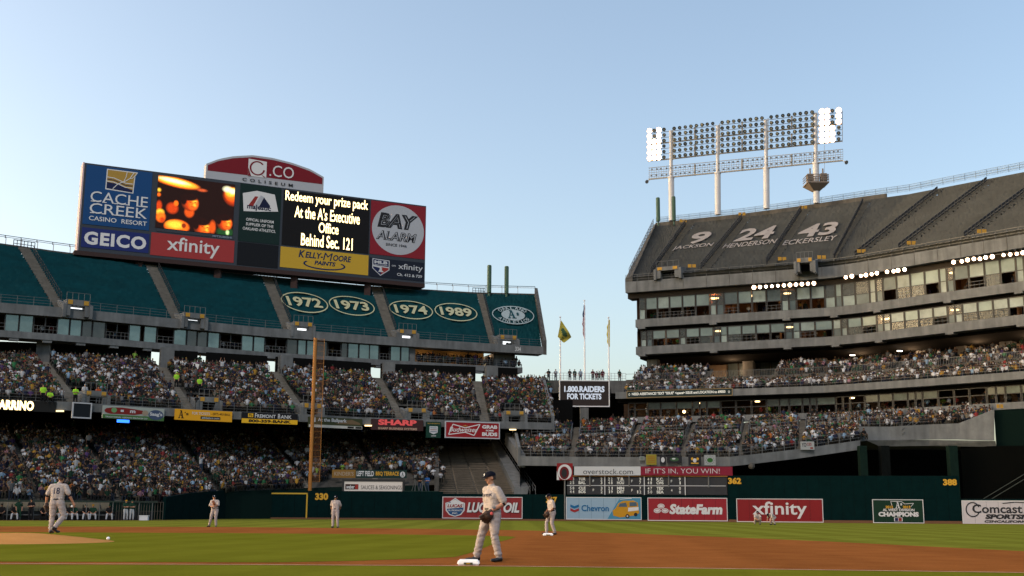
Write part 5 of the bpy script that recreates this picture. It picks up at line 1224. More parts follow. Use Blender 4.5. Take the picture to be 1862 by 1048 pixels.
for p0, p1 in zip(lp[:-1], lp[1:]):
    a, b = R_l1(p0), R_l1(p1); n_ = Vector((0, -1, 0)); d = Vector((0, 0, -1)); 
    mb.box8([a + n_ * .4 + d * .95, b + n_ * .4 + d * .95, b - n_ * 1 + d * .95, a - n_ * 1 + d * .95, a + n_ * .4 + Vector((0, 0, .05)), b + n_ * .4 + Vector((0, 0, .05)), b - n_ * 1 + Vector((0, 0, .05)), a - n_ * 1 + Vector((0, 0, .05))])
mb.build('deck_fascia', CONC, RS)
mb = MB()
for i, p0 in enumerate(lp[:-1]):
    a, b = R_l1(p0) + Vector((0, -.3, 0)), R_l1(lp[i + 1]) + Vector((0, -.3, 0)); mb.tube(a, a + Vector((0, 0, 1.1)), .045, n=4)
    for h in (.35, .7, 1.1): mb.tube(a + Vector((0, 0, h)), b + Vector((0, 0, h)), .028, n=4, cap=False)
mb.build('deck_rail', STEEL, RS)
mb = MB()
for px in (1180, 1236, 1300, 1365): 
    c = R_l1(px); mb.ball((c.x, c.y - .3, c.z - 1.15), .38, None, 8, 5)
mb.build('speaker_pod', CONC_D, RS)
# concrete front under the upper right part of the lower deck
Q0 = lambda px, y, d: at_y(px, y, d)
mb = MB(); tp = [(1560, 776, 130), (1617, 776, 130), (1690, 772, 129.5), (1745, 770, 128.5), (1808, 745, 127)]; bt_ = [(1560, 803, 130), (1617, 801, 130), (1690, 799, 129.5), (1745, 799, 128.5), (1808, 801, 127)]
for i in range(4):
    a, b, c, d = Q0(*bt_[i]), Q0(*bt_[i + 1]), Q0(*tp[i + 1]), Q0(*tp[i]); k = Vector((0, .5, 0)); mb.box8([a, b, b + k, a + k, d, c, c + k, d + k])
mb.build('balcony_wall', CONC, RS)
mb = MB(); tp = [(1575, 801, 129.5), (1690, 800, 129), (1810, 802, 126.6)]; bt_ = [(1600, 812, 129.8), (1690, 811, 129.3), (1812, 813, 127)]
for i in range(2):
    a, b, c, d = Q0(*bt_[i]), Q0(*bt_[i + 1]), Q0(*tp[i + 1]), Q0(*tp[i]); k = Vector((0, 8, 0)); mb.box8([a, b, b + k, a + k, d, c, c + k, d + k])
mb.build('balcony_beam', CONC, RS)
mb = MB()
bp_ = [(1560, 776, 130), (1580, 776, 130), (1600, 776, 130), (1620, 775, 130), (1640, 774, 129.9), (1660, 773, 129.7), (1690, 772, 129.5)]
for i in range(len(bp_) - 1):
    a, b = Q0(*bp_[i]), Q0(*bp_[i + 1]); mb.tube(a, a + Vector((0, 0, 1)), .04, n=4)
    for h in (.3, .6, 1): mb.tube(a + Vector((0, 0, h)), b + Vector((0, 0, h)), .025, n=4)
a, b = Q0(1640, 790, 129.6), Q0(1672, 766, 131)
for h in (0, .5): mb.tube(a + Vector((0, 0, h)), b + Vector((0, 0, h)), .04, n=4)
mb.build('balcony_rail', STEEL, RS)
mb = MB(); a, b, c, d = Q0(945, 848, 130), Q0(933, 800, 142), Q0(920, 815, 142), Q0(945, 833, 130)
q = [R_l1(945) + Vector((-.2, -.4, -1)), R_l1(945) + Vector((.1, -.4, -1)), R_l1b(935) + Vector((.1, 0, -1)), R_l1b(935) + Vector((-.2, 0, -1))]
mb.box8(q + [p + Vector((0, 0, 2.0)) for p in q]); o = mb.build('end_wall', CONC, RS)
q = [p for p in (Q0(945, 850, 129.8), Q0(918, 808, 145))]
mb = MB(); mb.box8([q[0], q[0] + Vector((.6, 0, 0)), q[1] + Vector((.6, 0, 0)), q[1], q[0] + Vector((0, 0, 1.4)), q[0] + Vector((.6, 0, 1.4)), q[1] + Vector((.6, 0, 1.4)), q[1] + Vector((0, 0, 1.4))]); mb.build('ramp_wall', CONC, RS)
# dark undercroft
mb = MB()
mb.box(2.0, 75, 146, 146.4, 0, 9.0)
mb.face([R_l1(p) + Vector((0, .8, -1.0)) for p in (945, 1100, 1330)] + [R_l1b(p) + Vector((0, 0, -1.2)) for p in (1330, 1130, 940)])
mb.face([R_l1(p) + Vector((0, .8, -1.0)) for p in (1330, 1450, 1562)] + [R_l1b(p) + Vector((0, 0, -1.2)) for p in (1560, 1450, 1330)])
mb.face([Vector((1, 130, 0)), Vector((1, 152, 0)), Vector((1, 152, 9)), Vector((1, 130, 5))]); mb.build('undercroft_shade', DARK, RS)  # near-black surfaces painted as the shade under the lower deck
for px, w in ((1571, 13), (1611, 16), (1735, 15)):
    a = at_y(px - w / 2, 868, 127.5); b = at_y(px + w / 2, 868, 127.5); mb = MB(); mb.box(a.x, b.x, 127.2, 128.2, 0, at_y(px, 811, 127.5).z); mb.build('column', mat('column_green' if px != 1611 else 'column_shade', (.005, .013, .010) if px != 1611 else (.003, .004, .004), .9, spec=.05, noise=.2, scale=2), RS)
# dark green hitting background at the right
be_ = empty('batters_eye', tuple(gnd(1835, 950)), 'very dark green hitting background block at the right edge above the white banner', 'backdrop')
a, b = at_y(1807, 745, 127.5), at_y(2000, 745, 122); fc = Face(a, b, at_y(1807, 812, 127.5).z, at_y(1807, 746, 127.5).z)
slab_face(fc, 'green_panel', mat('eye_green', (.0015, .006, .005), .9, spec=.05), be_, th=6)
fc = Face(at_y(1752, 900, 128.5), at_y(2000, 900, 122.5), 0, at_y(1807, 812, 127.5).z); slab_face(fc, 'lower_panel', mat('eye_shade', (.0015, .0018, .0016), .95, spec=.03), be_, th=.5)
mb = MB(); a, b = at_y(1770, 925, 127), at_y(1862, 862, 127); 
for o_ in (0, .5): mb.tube(a + Vector((0, -.6 + 0 * o_, o_)), b + Vector((0, -2.5, o_)), .05, n=4)
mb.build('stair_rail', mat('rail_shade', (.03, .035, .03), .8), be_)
# small gold section signs along the lower deck
for px, y in ((1248, 762), (1386, 760), (1534, 753), (1667, 747), (1818, 739)):
    c = R_cf(min(px, 1862), out=.02); p = at_y(px, y, c.y - .1); mb = MB(); mb.box(p.x - .35, p.x - .04, p.y - .05, p.y, p.z - .2, p.z + .2); mb.box(p.x + .04, p.x + .35, p.y - .05, p.y, p.z - .2, p.z + .2); mb.build('section_sign', PG, RS)
# ------------------------------------------------------------------ floodlights under the fascia
LENS = mat('flood_lens_rim', (1.0, .60, .34), .4, emit=1.6); LENSC = mat('flood_lens_lit', (1.0, .93, .82), .4, emit=8.0)
def cuplamp(lit=True, r=.26, name='floodlight'):
    mb = MB(); n = 12
    H = mat('lamp_housing', (.05, .055, .055), .45, metal=.5)
    for k in range(n):
        t0, t1 = 2 * math.pi * k / n, 2 * math.pi * (k + 1) / n
        for (y0, ra), (y1, rb_) in (((-.02, r), (.18, r * .92)), ((.18, r * .92), (.36, r * .45)), ((.36, r * .45), (.5, r * .35))):
            mb.face([(math.cos(t0) * ra, y0, math.sin(t0) * ra), (math.cos(t1) * ra, y0, math.sin(t1) * ra), (math.cos(t1) * rb_, y1, math.sin(t1) * rb_), (math.cos(t0) * rb_, y1, math.sin(t0) * rb_)], H)
    mb.face([(math.cos(2 * math.pi * k / n) * r * .95, .03, math.sin(2 * math.pi * k / n) * r * .95) for k in range(n)][::-1], LENS if lit else mat('lens_off', (.10, .12, .12), .15, metal=.6))
    if lit: mb.face([(math.cos(2 * math.pi * k / n) * r * .72, .015, math.sin(2 * math.pi * k / n) * r * .72) for k in range(n)][::-1], LENSC)
    if not lit:
        mb.face([(math.cos(2 * math.pi * k / n) * r * .42, .02, math.sin(2 * math.pi * k / n) * r * .42) for k in range(n)][::-1], mat('bulb_off', (.12, .12, .12), .4))
    me = bpy.data.meshes.new(name); me.from_pydata([tuple(v) for v in mb.v], [], mb.f)
    for m in mb.mats: me.materials.append(m)
    me.polygons.foreach_set('material_index', mb.m); me.update(); return me
ME_LIT = cuplamp(True, .33, 'lit_lamp'); 
def place(me, name, loc, parent, rz=0.0, rx=0.0, s=1.0):
    o = bpy.data.objects.new(name, me); COL.objects.link(o); o.parent = parent
    o.location = Vector(loc) - parent.location; o.rotation_euler = (rx, 0, rz); o.scale = (s, s, s); return o
groups = [('lowest row of lit floodlights hanging under the grey fascia, left group of three', [1371 + 10.9 * i for i in range(11)], [523 - .75 * i for i in range(11)]),
          ('middle row of lit floodlights under the grey fascia of the right grandstand', [1538, 1549, 1565.5, 1574.5, 1585, 1594.5, 1613, 1625, 1633, 1645], [504.5, 502.5, 502, 500.5, 499, 497, 494.5, 493.5, 492, 490.5]),
          ('rightmost row of lit floodlights hanging under the grey fascia near the picture edge', [1734, 1749, 1759.5, 1771, 1782, 1792.5, 1804.5, 1825, 1837, 1849, 1860, 1871], [477, 475.5, 473, 471, 471, 468.5, 467, 464, 463, 462, 460, 458])]
for lab, xs_, ys_ in groups:
    c0 = R_f(xs_[0], out=.35); e = empty('floodlight_row', (c0.x, c0.y, 31), lab, 'floodlights', 'rows of lit floodlights under the grandstand fascia')
    pts = []
    for x, y in zip(xs_, ys_):
        c = R_f(x, out=.30); p = at_y(x, y, c.y); pts.append(p); o = place(ME_LIT, 'lamp', p, e, rx=math.radians(12), s=random.uniform(.66, .95))
    mb = MB()
    for p in pts: mb.tube(p + Vector((0, .3, .1)), (p.x, p.y + .35, 31.2), .04, n=4)
    for p, q in zip(pts[:-1], pts[1:]): mb.tube(p + Vector((0, .4, .25)), q + Vector((0, .4, .25)), .03, n=4)
    mb.build('mounting_bar', STEEL, e)
# ------------------------------------------------------------------ light tower
TY = 176.0
lt_e = empty('light_tower', tuple(at_y(1350, 385, TY)), 'tall floodlight tower of four white poles with lamps partly lit above the right grandstand', 'light tower')
tA, tB = at_z(1222, 398, 46.2), at_z(1484, 366, 46.2)
tA = tA + Vector((0, 2.0, 0)); tB = tB + Vector((0, 2.0, 0))
TF = Face(tA, tB, 0, 1)
def tpt(px, py, out=0.0):
    u, v = TF.uv(px, py); return TF(u, v, out)
POLEW = mat('pole_white', (.40, .39, .40), .5, noise=.06, scale=1); FRM = mat('lamp_frame_grey', (.16, .155, .15), .5, metal=.3)
for xb, yb_, xm, ym, xt, yt in ((1221.5, 402, 1220.5, 323, 1220, 238), (1305.5, 391, 1305, 315, 1305, 229), (1394, 380, 1393.5, 306, 1392, 218), (1485, 370, 1483.5, 297, 1483, 206)):
    mb = MB(); mb.tube(tpt(xb, yb_), tpt(xm, ym), .46, n=18); mb.build('pole', POLEW, lt_e)
    mb = MB(); mb.tube(tpt(xm, ym), tpt(xt, yt), .27, n=12); mb.tube(tpt(xm, ym + 1.5), tpt(xm, ym - 1), .52, n=14); mb.build('pole_top', POLEW, lt_e)
def rowy(x, j):      # photo row of lamp j at column x
    l = interp(x, [1182, 1228, 1298, 1385, 1478, 1527], [240, 235.5, 226.5, 217, 206, 202.5]); sp_ = interp(x, [1182, 1478, 1527], [9.95, 10.75, 10.4])
    return l + sp_ * j
cols_ = [1183, 1191.5, 1200, 1209.5] + [1228 + 10.0 * i for i in range(8)] + [1315 + 10.3 * i for i in range(8)] + [1404 + 10.6 * i for i in range(8)] + [1496, 1505.5, 1515, 1526.5]
ME_OFF = cuplamp(False, .30, 'unlit_lamp'); ME_T = cuplamp(True, .47, 'tower_lit_lamp')
rz_t = math.atan2(TF.d.y, TF.d.x)
for ci, x in enumerate(cols_):
    for j in range(6):
        if ci < 4: lit = ci in (0, 2) if j < 2 else ci < 3
        elif ci >= 28: lit = (ci - 28) in (0, 1, 3) if j < 3 else (ci - 28) < 3
        else: lit = False
        p = tpt(x, rowy(x, j), .5); jit = 0 if lit else random.uniform(-.5, .5)
        place(ME_T if lit else ME_OFF, 'lamp', p, lt_e, rz=rz_t + jit, rx=math.radians(15), s=1.0 if lit else random.uniform(.92, 1.05))
mb = MB(); XL, XR = 1179, 1533
def tl(x0, y0, x1, y1, r=.05, out=.1): mb.tube(tpt(x0, y0, out), tpt(x1, y1, out), r, n=4)
segs_ = [(1179, 1219), (1222, 1304), (1306, 1392), (1394, 1482), (1484, 1531)]
for j in range(6):
    for a_, b_ in segs_: tl(a_, rowy(a_, j) + 3, b_, rowy(b_, j) + 3, .05 if j not in (2, 5) else .13)
for x in (1264, 1350, 1440):
    for j0, j1 in ((0, 2), (3, 5)): tl(x, rowy(x, j0) + 1, x, rowy(x, j1) + 4, .16)
for x in (1224, 1309, 1397, 1479): tl(x, rowy(x, 0), x, rowy(x, 5) + 5, .07)
for x in (1180, 1532): tl(x, rowy(x, 0), x, rowy(x, 5) + 5, .05)
for ci, x in enumerate(cols_):
    for j in range(6): p = tpt(x, rowy(x, j) + 3, .12); mb.tube(p, tpt(x, rowy(x, j), .6), .045, n=3)
mb.build('lamp_rack', FRM, lt_e)
mb = MB(); lo = lambda x: interp(x, [1181, 1219, 1304, 1392, 1483, 1533], [326.5, 324, 316, 306.5, 297.5, 292.5]); hi = lambda x: lo(x) - 20.5
for k, r in ((0, .14), (.2, .04), (.38, .04), (.56, .04), (.76, .04), (1, .055)): tl(1180, lerp(lo(1180), hi(1180), k), 1533, lerp(lo(1533), hi(1533), k), r)
mb = mb; 
for x in np.arange(1181, 1534, 4.4): tl(x, lo(x), x, hi(x), .025)
for x in (1264, 1350, 1440): tl(x, lo(x), x, hi(x) , .16)
for x in np.arange(1186, 1530, 8.7):
    for k in (.3, .86): p = tpt(x + random.uniform(-1, 1), lerp(lo(x), hi(x), k), .2); mb.box(p.x - .14, p.x + .14, p.y - .1, p.y + .1, p.z - .08, p.z + .08)
tl(1479, 300, 1479, 277, .05); tl(1499.5, 264, 1499.5, 314, .03)
mb.build('catwalk', FRM, lt_e)
for x, y in ((1175.5, 330.5), (1537, 295.5)):
    p = tpt(x, y, .3); mb = MB(); mb.tube(p, p + Vector((.15, -.35, -.2)), .1, n=10, r2=.32); mb.tube(p, tpt(1186 if x < 1300 else 1530, y - 4, .1), .05, n=4); mb.build('horn_speaker', FRM, lt_e)
# equipment platform on the right pole
mb = MB(); c = tpt(1483.5, 333, 0)
for z0, z1, s0, s1 in ((-1.3, -.35, .5, 1.5),):
    mb.box8([c + Vector((sx * s0, sy * s0, z0)) for sx, sy in ((-1, -1), (1, -1), (1, 1), (-1, 1))] + [c + Vector((sx * s1, sy * s1, z1)) for sx, sy in ((-1, -1), (1, -1), (1, 1), (-1, 1))])
mb.box(c.x - 1.6, c.x + 1.6, c.y - 1.5, c.y + 1.5, c.z - .34, c.z - .15)
for h in (.25, .6, .95):
    for sx in (-1.55, 1.55): mb.tube((c.x + sx, c.y - 1.45, c.z + h), (c.x + sx, c.y + 1.45, c.z + h), .06, n=4)
    mb.tube((c.x - 1.55, c.y - 1.45, c.z + h), (c.x + 1.55, c.y - 1.45, c.z + h), .06, n=4)
for k in range(5): x = c.x - 1.55 + k * .775; mb.tube((x, c.y - 1.45, c.z - .15), (x, c.y - 1.45, c.z + .95), .05, n=4)
mb.box(c.x - 1.5, c.x - .6, c.y - 1.2, c.y - .3, c.z - .1, c.z + 1.1); mb.box(c.x + .5, c.x + 1.4, c.y - 1.2, c.y - .3, c.z - .1, c.z + 1.2)
for x in (-1.0, .9): mb.tube((c.x + x, c.y - .8, c.z + 1), (c.x + x, c.y - .8, c.z + 2.0), .12, n=6)
mb.build('equipment_platform', mat('platform_brown', (.15, .12, .10), .7), lt_e)
for px, yt, yb in ((1197, 361, 405), (1225.5, 359, 404)):
    p = at_y(px, yb, TY - 3); q = at_y(px, yt, TY - 3); mb = MB(); mb.tube((p.x, p.y, p.z + .2), (p.x, p.y, q.z), .30, n=14); mb.tube((p.x, p.y, p.z - .5), (p.x, p.y, p.z + .2), .12, n=8); mb.tube((p.x, p.y, q.z), (p.x, p.y, q.z + .1), .26, n=14)
    o = mb.build('vent_pipe', mat('vent_green', (.035, .075, .05), .6)); tag(o, ('left' if px < 1210 else 'right') + ' one of two green vent pipes at the left top corner of the right grandstand', 'vent pipe', 'dark green vent pipes on the right grandstand')
# ------------------------------------------------------------------ centre terrace, board, flags
ce = empty('centre_terrace', tuple(gnd(1060, 946)), 'concrete standing terrace with a rail between the two grandstands', 'terrace')
CY = 172.0
zt_ = at_y(1060, 692, CY).z; zb_ = at_y(1060, 715, CY).z
x0, x1 = at_y(985, 700, CY).x, at_y(1146, 700, CY).x
mb = MB(); mb.box(x0, x1, CY, CY + 6, zb_, zt_); o = mb.build('parapet', CONC, ce)
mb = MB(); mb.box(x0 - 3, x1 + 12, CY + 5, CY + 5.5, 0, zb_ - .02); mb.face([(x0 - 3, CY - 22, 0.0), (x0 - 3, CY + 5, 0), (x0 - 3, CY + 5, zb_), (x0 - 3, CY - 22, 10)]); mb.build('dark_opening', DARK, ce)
mb = MB(); p = at_y(1062.5, 800, CY - 1); mb.box(p.x - .6, p.x + .6, CY - 1.5, CY - .4, 0, zb_ - .5); mb.build('column', CONC, ce)
mb = MB()
for i in range(23):
    x = lerp(x0 + .5, x1 - .6, i / 22); mb.tube((x, CY + .3, zt_), (x, CY + .3, zt_ + 1.1), .035, n=4)
for h in (.35, .7, 1.1): mb.tube((x0 + .5, CY + .3, zt_ + h), (x1 - .6, CY + .3, zt_ + h), .03, n=4)
mb.build('rail', mat('rail_pale', (.22, .23, .25), .5), ce)
mb = MB(); z9 = at_y(960, 758, 155).z; a_ = at_y(905, 765, 155); 
mb.build('slab', CONC, ce) if False else None
rf = face_px(1018.5, 1107, 693, 738, CY - 1.6, CY - 1.6, 737); e = empty('ticket_board', tuple(rf(.5, 0)), 'brown lit board reading ticket hotline below the three flagpoles', 'message board')
slab_face(rf, 'panel', printm('ticket_brown', (.045, .032, .030), .1), e, th=.5); frame_face(rf, 'frame', WHITEM, e, w=.13, out=.05, th=.6)
a = Art(rf); TB = mat('ticket_white', (.50, .56, .66), .5, emit=.15); a.text('1.800.RAIDERS', .085, .55, .915, .80, TB, .045); a.text('FOR TICKETS', .145, .26, .85, .50, TB, .045); a.build('lettering', e)
FLY = mat('flag_yellow', (.34, .28, .04), .8); FLG = mat('flag_green', (.03, .07, .03), .8); FR_ = mat('flag_red', (.20, .03, .05), .8); FW = mat('flag_white', (.42, .38, .42), .8); FN = mat('flag_navy', (.03, .035, .09), .8)
for i, (xb, yb_, yt, kind, lab) in enumerate(((1019, 691, 578, 'wide', 'white flagpole with a yellow flag spread open, left of the three'), (1063.5, 691, 548, 'stars', 'tallest middle flagpole with a furled striped flag'), (1107.5, 691, 579, 'furl', 'white flagpole with a furled yellow flag, right of the three'))):
    p = at_y(xb, yb_, CY + 1); q = at_y(xb, yt, CY + 1); e = empty('flagpole', (p.x, p.y, zt_), lab, 'flagpole', 'flagpoles on the centre terrace')
    mb = MB(); mb.tube((p.x, p.y, zt_), (p.x, p.y, q.z), .13, n=10, r2=.07); mb.build('pole', WHITEM, e); mb = MB(); mb.ball((p.x, p.y, q.z + .1), .15); mb.build('finial', WHITEM, e)
    mb = MB()
    def fl(x, y, o=0.0): r_ = at_y(x, y, CY + 1); return Vector((r_.x, p.y - .15 + o, r_.z))
    if kind == 'wide':
        G = {}; nu, nv = 10, 14
        top = [(1020, 583), (1024, 592), (1030, 601), (1039, 613)]; bot = [(1014, 613), (1018, 619), (1023, 624), (1036, 616)]
        for iu in range(nu + 1):
            for iv in range(nv + 1):
                u = iu / nu; v = iv / nv; A = [1020 + 19 * u, 583 + 30 * u ** 1.1]; B = [1014 + 10 * u, 614 + 10 * u] ; 
                B = [lerp(1014, 1025, u), lerp(613, 624, u)] if u < .99 else [1026, 624]
                x, y = lerp(A[0], B[0], v), lerp(A[1], B[1], v); G[iu, iv] = fl(x, y, .35 * math.sin(u * 7 + v * 3) * u)
        for iu in range(nu):
            for iv in range(nv):
                m_ = FLY; uu, vv_ = (iu + .5) / nu, (iv + .5) / nv
                if ((uu - .5) / .28) ** 2 + ((vv_ - .42) / .22) ** 2 < 1: m_ = FLG
                if uu > .45 and uu < .7 and .72 < vv_ < .8: m_ = FLG
                mb.face([G[iu, iv], G[iu + 1, iv], G[iu + 1, iv + 1], G[iu, iv + 1]], m_)
    else:
        n_ = 40; y0, y1 = (582, 631) if kind == 'furl' else (555, 617)
        for k in range(n_):
            ya, yb2 = lerp(y0, y1, k / n_), lerp(y0, y1, (k + 1) / n_)
            def wd(t, s_): return 1.7 * (1.0 + 1.6 * math.sin(t * math.pi) ** .6 + .35 * math.sin(t * 23 + s_))
            for s_ in range(3):
                xa = xb - (.2 if kind == 'furl' else .2); t0, t1 = k / n_, (k + 1) / n_; w0_, w1_ = wd(t0, s_), wd(t1, s_); a0_, a1_ = s_ / 3, (s_ + 1) / 3
                m_ = FLY if kind == 'furl' else (FN if t0 < .35 and s_ > 0 else (FR_ if (k // 3 + s_) % 2 else FW))
                f_ = lambda a, w: xb + (.3 - w * a) * 1.0 if kind != 'furl' else xb + 1.2 - w * a * 1.1
                mb.face([fl(f_(a0_, w0_), ya, .12 * s_), fl(f_(a1_, w0_), ya, .12 * (s_ + 1) - .2 * (s_ % 2)), fl(f_(a1_, w1_), yb2, .12 * (s_ + 1) - .2 * (s_ % 2)), fl(f_(a0_, w1_), yb2, .12 * s_)], m_)
    o = mb.build('flag', None, e); md = o.modifiers.new('thick', 'SOLIDIFY'); md.thickness = .02
# banners hanging on the lower right deck rail
def rail_banner(x0, y0, x1, y1, lab, bgc, fg, style):
    d = R_l1((x0 + x1) / 2).y - .85; fc = Face(at_y(x0, y1, d), at_y(x1, y1, d), at_y(x0, y1, d).z, at_y(x0, y0, d).z); e = empty('fan_banner', tuple(fc(.5, 0)), lab, 'banner', 'fan banners hanging on the lower deck rail')
    slab_face(fc, 'cloth', bgc, e, th=.03); a = Art(fc, .01)
    if style == 0:
        for k in range(4): a.rect(.15, .2 + .18 * k, .85, .27 + .18 * k, fg)
    elif style == 1: a.ell(.5, .5, .3, .28, fg); a.up().ell(.45, .58, .12, .1, WHT)
    elif style == 2: a.ell(.3, .6, .1, .14, fg); a.ell(.72, .6, .1, .14, fg); a.rect(.2, .12, .8, .24, fg); a.ell(.5, .45, .14, .2, WHT)
    elif style == 3:
        a.ell(.5, .5, .26, .22, fg)
        for k in range(12): t = k * math.pi / 6; a.ell(.5 + .38 * math.cos(t), .5 + .38 * math.sin(t), .03, .035, BKP, 8)
    elif style == 4: a.text('YO', .08, .35, .42, .85, BKP, .02); a.text('CES', .45, .5, .8, .85, fg, .02); a.rect(.7, .12, .9, .3, fg)
    a.build('print', e)
rail_banner(1163, 830, 1172, 837, 'small white sheet on the rail left of the yellow fan banner', printm('sheet_white', (.4, .42, .4)), FLG, 0)
rail_banner(1175, 826.5, 1194, 845.5, 'yellow fan banner hanging above the white strip sign', printm('fan_yellow', (.42, .34, .04)), printm('fan_orange', (.5, .2, .03)), 0)
rail_banner(1200, 828, 1211, 845, 'black fan banner with a white blot right of the yellow banner', BKP, WHT, 1)
rail_banner(1213, 829, 1240, 842, 'wide black fan banner with a small white disc', BKP, FLG, 1)
rail_banner(1252, 827, 1275, 846, 'black fan banner with gold dots and green lettering', BKP, GN, 2)
rail_banner(1281, 827.5, 1301.5, 846.5, 'square white fan banner with a green centre ringed by dots', printm('fan_white', (.5, .52, .52)), printm('fan_green', (.05, .2, .04)), 3)
rail_banner(1456, 803, 1481, 818, 'white hand painted fan sheet hanging on the sloping rail at right', printm('fan_white', (.5, .52, .52)), SR, 4)
# ------------------------------------------------------------------ PEOPLE: solid bodies grown from tapered limbs and fused into one skin
SKIN = mat('skin_light', (.33, .16, .10), .6, noise=.08, scale=12); SKIN_T = mat('skin_tan', (.19, .09, .05), .6, noise=.08, scale=12)
JERS = mat('road_grey_jersey', (.31, .265, .25), .85, noise=.10, scale=7, bump=.35); PANT = mat('road_grey_trousers', (.27, .228, .22), .85, noise=.12, scale=6, bump=.4)
NAVY = mat('navy_cloth', (.0035, .0042, .010), .85, spec=.1); SHOE = mat('black_shoe', (.010, .010, .013), .4); LEA = mat('glove_dark', (.035, .018, .012), .6, noise=.3, scale=20)
BELT = mat('belt_navy', (.008, .008, .015), .4)
def capsule(bm_v, bm_f, a, ra, b, rb, n=12):
    a, b = Vector(a), Vector(b); d = b - a; L = d.length
    if L < 1e-4: d = Vector((0, 0, 1)); b = a + d * 1e-3; d = b - a
    q = d.to_track_quat('Z', 'Y'); z = q @ Vector((0, 0, 1)); i0 = len(bm_v)
    rings = [(a, -math.cos(math.radians(t)) * ra, math.sin(math.radians(t)) * ra) for t in (22, 50, 75)] + [(a, 0, ra)] + [(b, 0, rb)] + [(b, math.sin(math.radians(t)) * rb, math.cos(math.radians(t)) * rb) for t in (22, 45, 70)]
    bm_v.append(tuple(a - z * ra))
    for c, off, r in rings:
        for k in range(n): t = 2 * math.pi * k / n; bm_v.append(tuple(c + z * off + q @ Vector((math.cos(t) * r, math.sin(t) * r, 0))))
    bm_v.append(tuple(b + z * rb)); m = len(rings)
    for k in range(n): bm_f.append((i0, i0 + 1 + (k + 1) % n, i0 + 1 + k))
    for j in range(m - 1):
        for k in range(n): bm_f.append((i0 + 1 + j * n + k, i0 + 1 + j * n + (k + 1) % n, i0 + 1 + (j + 1) * n + (k + 1) % n, i0 + 1 + (j + 1) * n + k))
    e = i0 + 1 + m * n
    for k in range(n): bm_f.append((e, e - n + k, e - n + (k + 1) % n))
def body_mesh(name, segs, mats, voxel=.014, smooth=3, post=None):
    """segs: (a, ra, b, rb, material index)"""
    v, f = [], []
    for a, ra, b, rb, t in segs: capsule(v, f, a, ra, b, rb)
    me = bpy.data.meshes.new(name); me.from_pydata(v, [], f)
    o = bpy.data.objects.new(name, me); COL.objects.link(o)
    m = o.modifiers.new('r', 'REMESH'); m.mode = 'VOXEL'; m.voxel_size = voxel
    m = o.modifiers.new('s', 'SMOOTH'); m.factor = .5; m.iterations = smooth
    me2 = bpy.data.meshes.new_from_object(o.evaluated_get(bpy.context.evaluated_depsgraph_get()))
    COL.objects.unlink(o); bpy.data.objects.remove(o); bpy.data.meshes.remove(me)
    n = len(me2.polygons); c = np.zeros(n * 3); me2.polygons.foreach_get('center', c); c = c.reshape(-1, 3)
    best = np.full(n, 1e9); idx = np.zeros(n, dtype=int)
    for a, ra, b, rb, t in segs:
        if t is None: continue
        a = np.array(a, float); b = np.array(b, float); d = b - a; L2 = max(d @ d, 1e-9); k = np.clip((c - a) @ d / L2, 0, 1)
        dist = np.linalg.norm(c - (a + k[:, None] * d), axis=1) - (ra + (rb - ra) * k)
        w = dist < best; best[w] = dist[w]; idx[w] = t
    if voxel < .021:      # folds in the cloth: low ripples across the sleeves, shirt and trouser legs
        from mathutils import noise as NZ
        me2.update(); vn = np.zeros(len(me2.vertices) * 3); me2.vertices.foreach_get('normal', vn); vn = vn.reshape(-1, 3); vc = np.zeros(len(me2.vertices) * 3); me2.vertices.foreach_get('co', vc); vc = vc.reshape(-1, 3)
        clo = np.zeros(len(vc)); 
        for p_, t_ in zip(me2.polygons, idx):
            if t_ in (1, 2):
                for q_ in p_.vertices: clo[q_] = 1
        for i_ in np.nonzero(clo)[0]:
            x_, y_, z_ = vc[i_]; a_ = NZ.noise(Vector((x_ * 7, y_ * 7, z_ * 15))) * .011 + NZ.noise(Vector((x_ * 16 + 3, y_ * 16, z_ * 34))) * .005
            k_ = math.exp(-((z_ - .16) / .10) ** 2) + .8 * math.exp(-((z_ - .52) / .08) ** 2) + .5 * math.exp(-((z_ - 1.06) / .07) ** 2); vc[i_] += vn[i_] * (a_ * (1 + 1.1 * k_) + .0035 * k_ * math.sin(z_ * 80 + x_ * 30 + y_ * 19 + 4 * NZ.noise(Vector((x_ * 9, y_ * 9, z_ * 9)))))
        me2.vertices.foreach_set('co', vc.ravel())
    if post: idx = post(c, idx)
    for q in mats: me2.materials.append(q)
    me2.polygons.foreach_set('material_index', idx.astype(np.int32)); me2.polygons.foreach_set('use_smooth', [True] * n); me2.name = name; me2.update()
    return me2
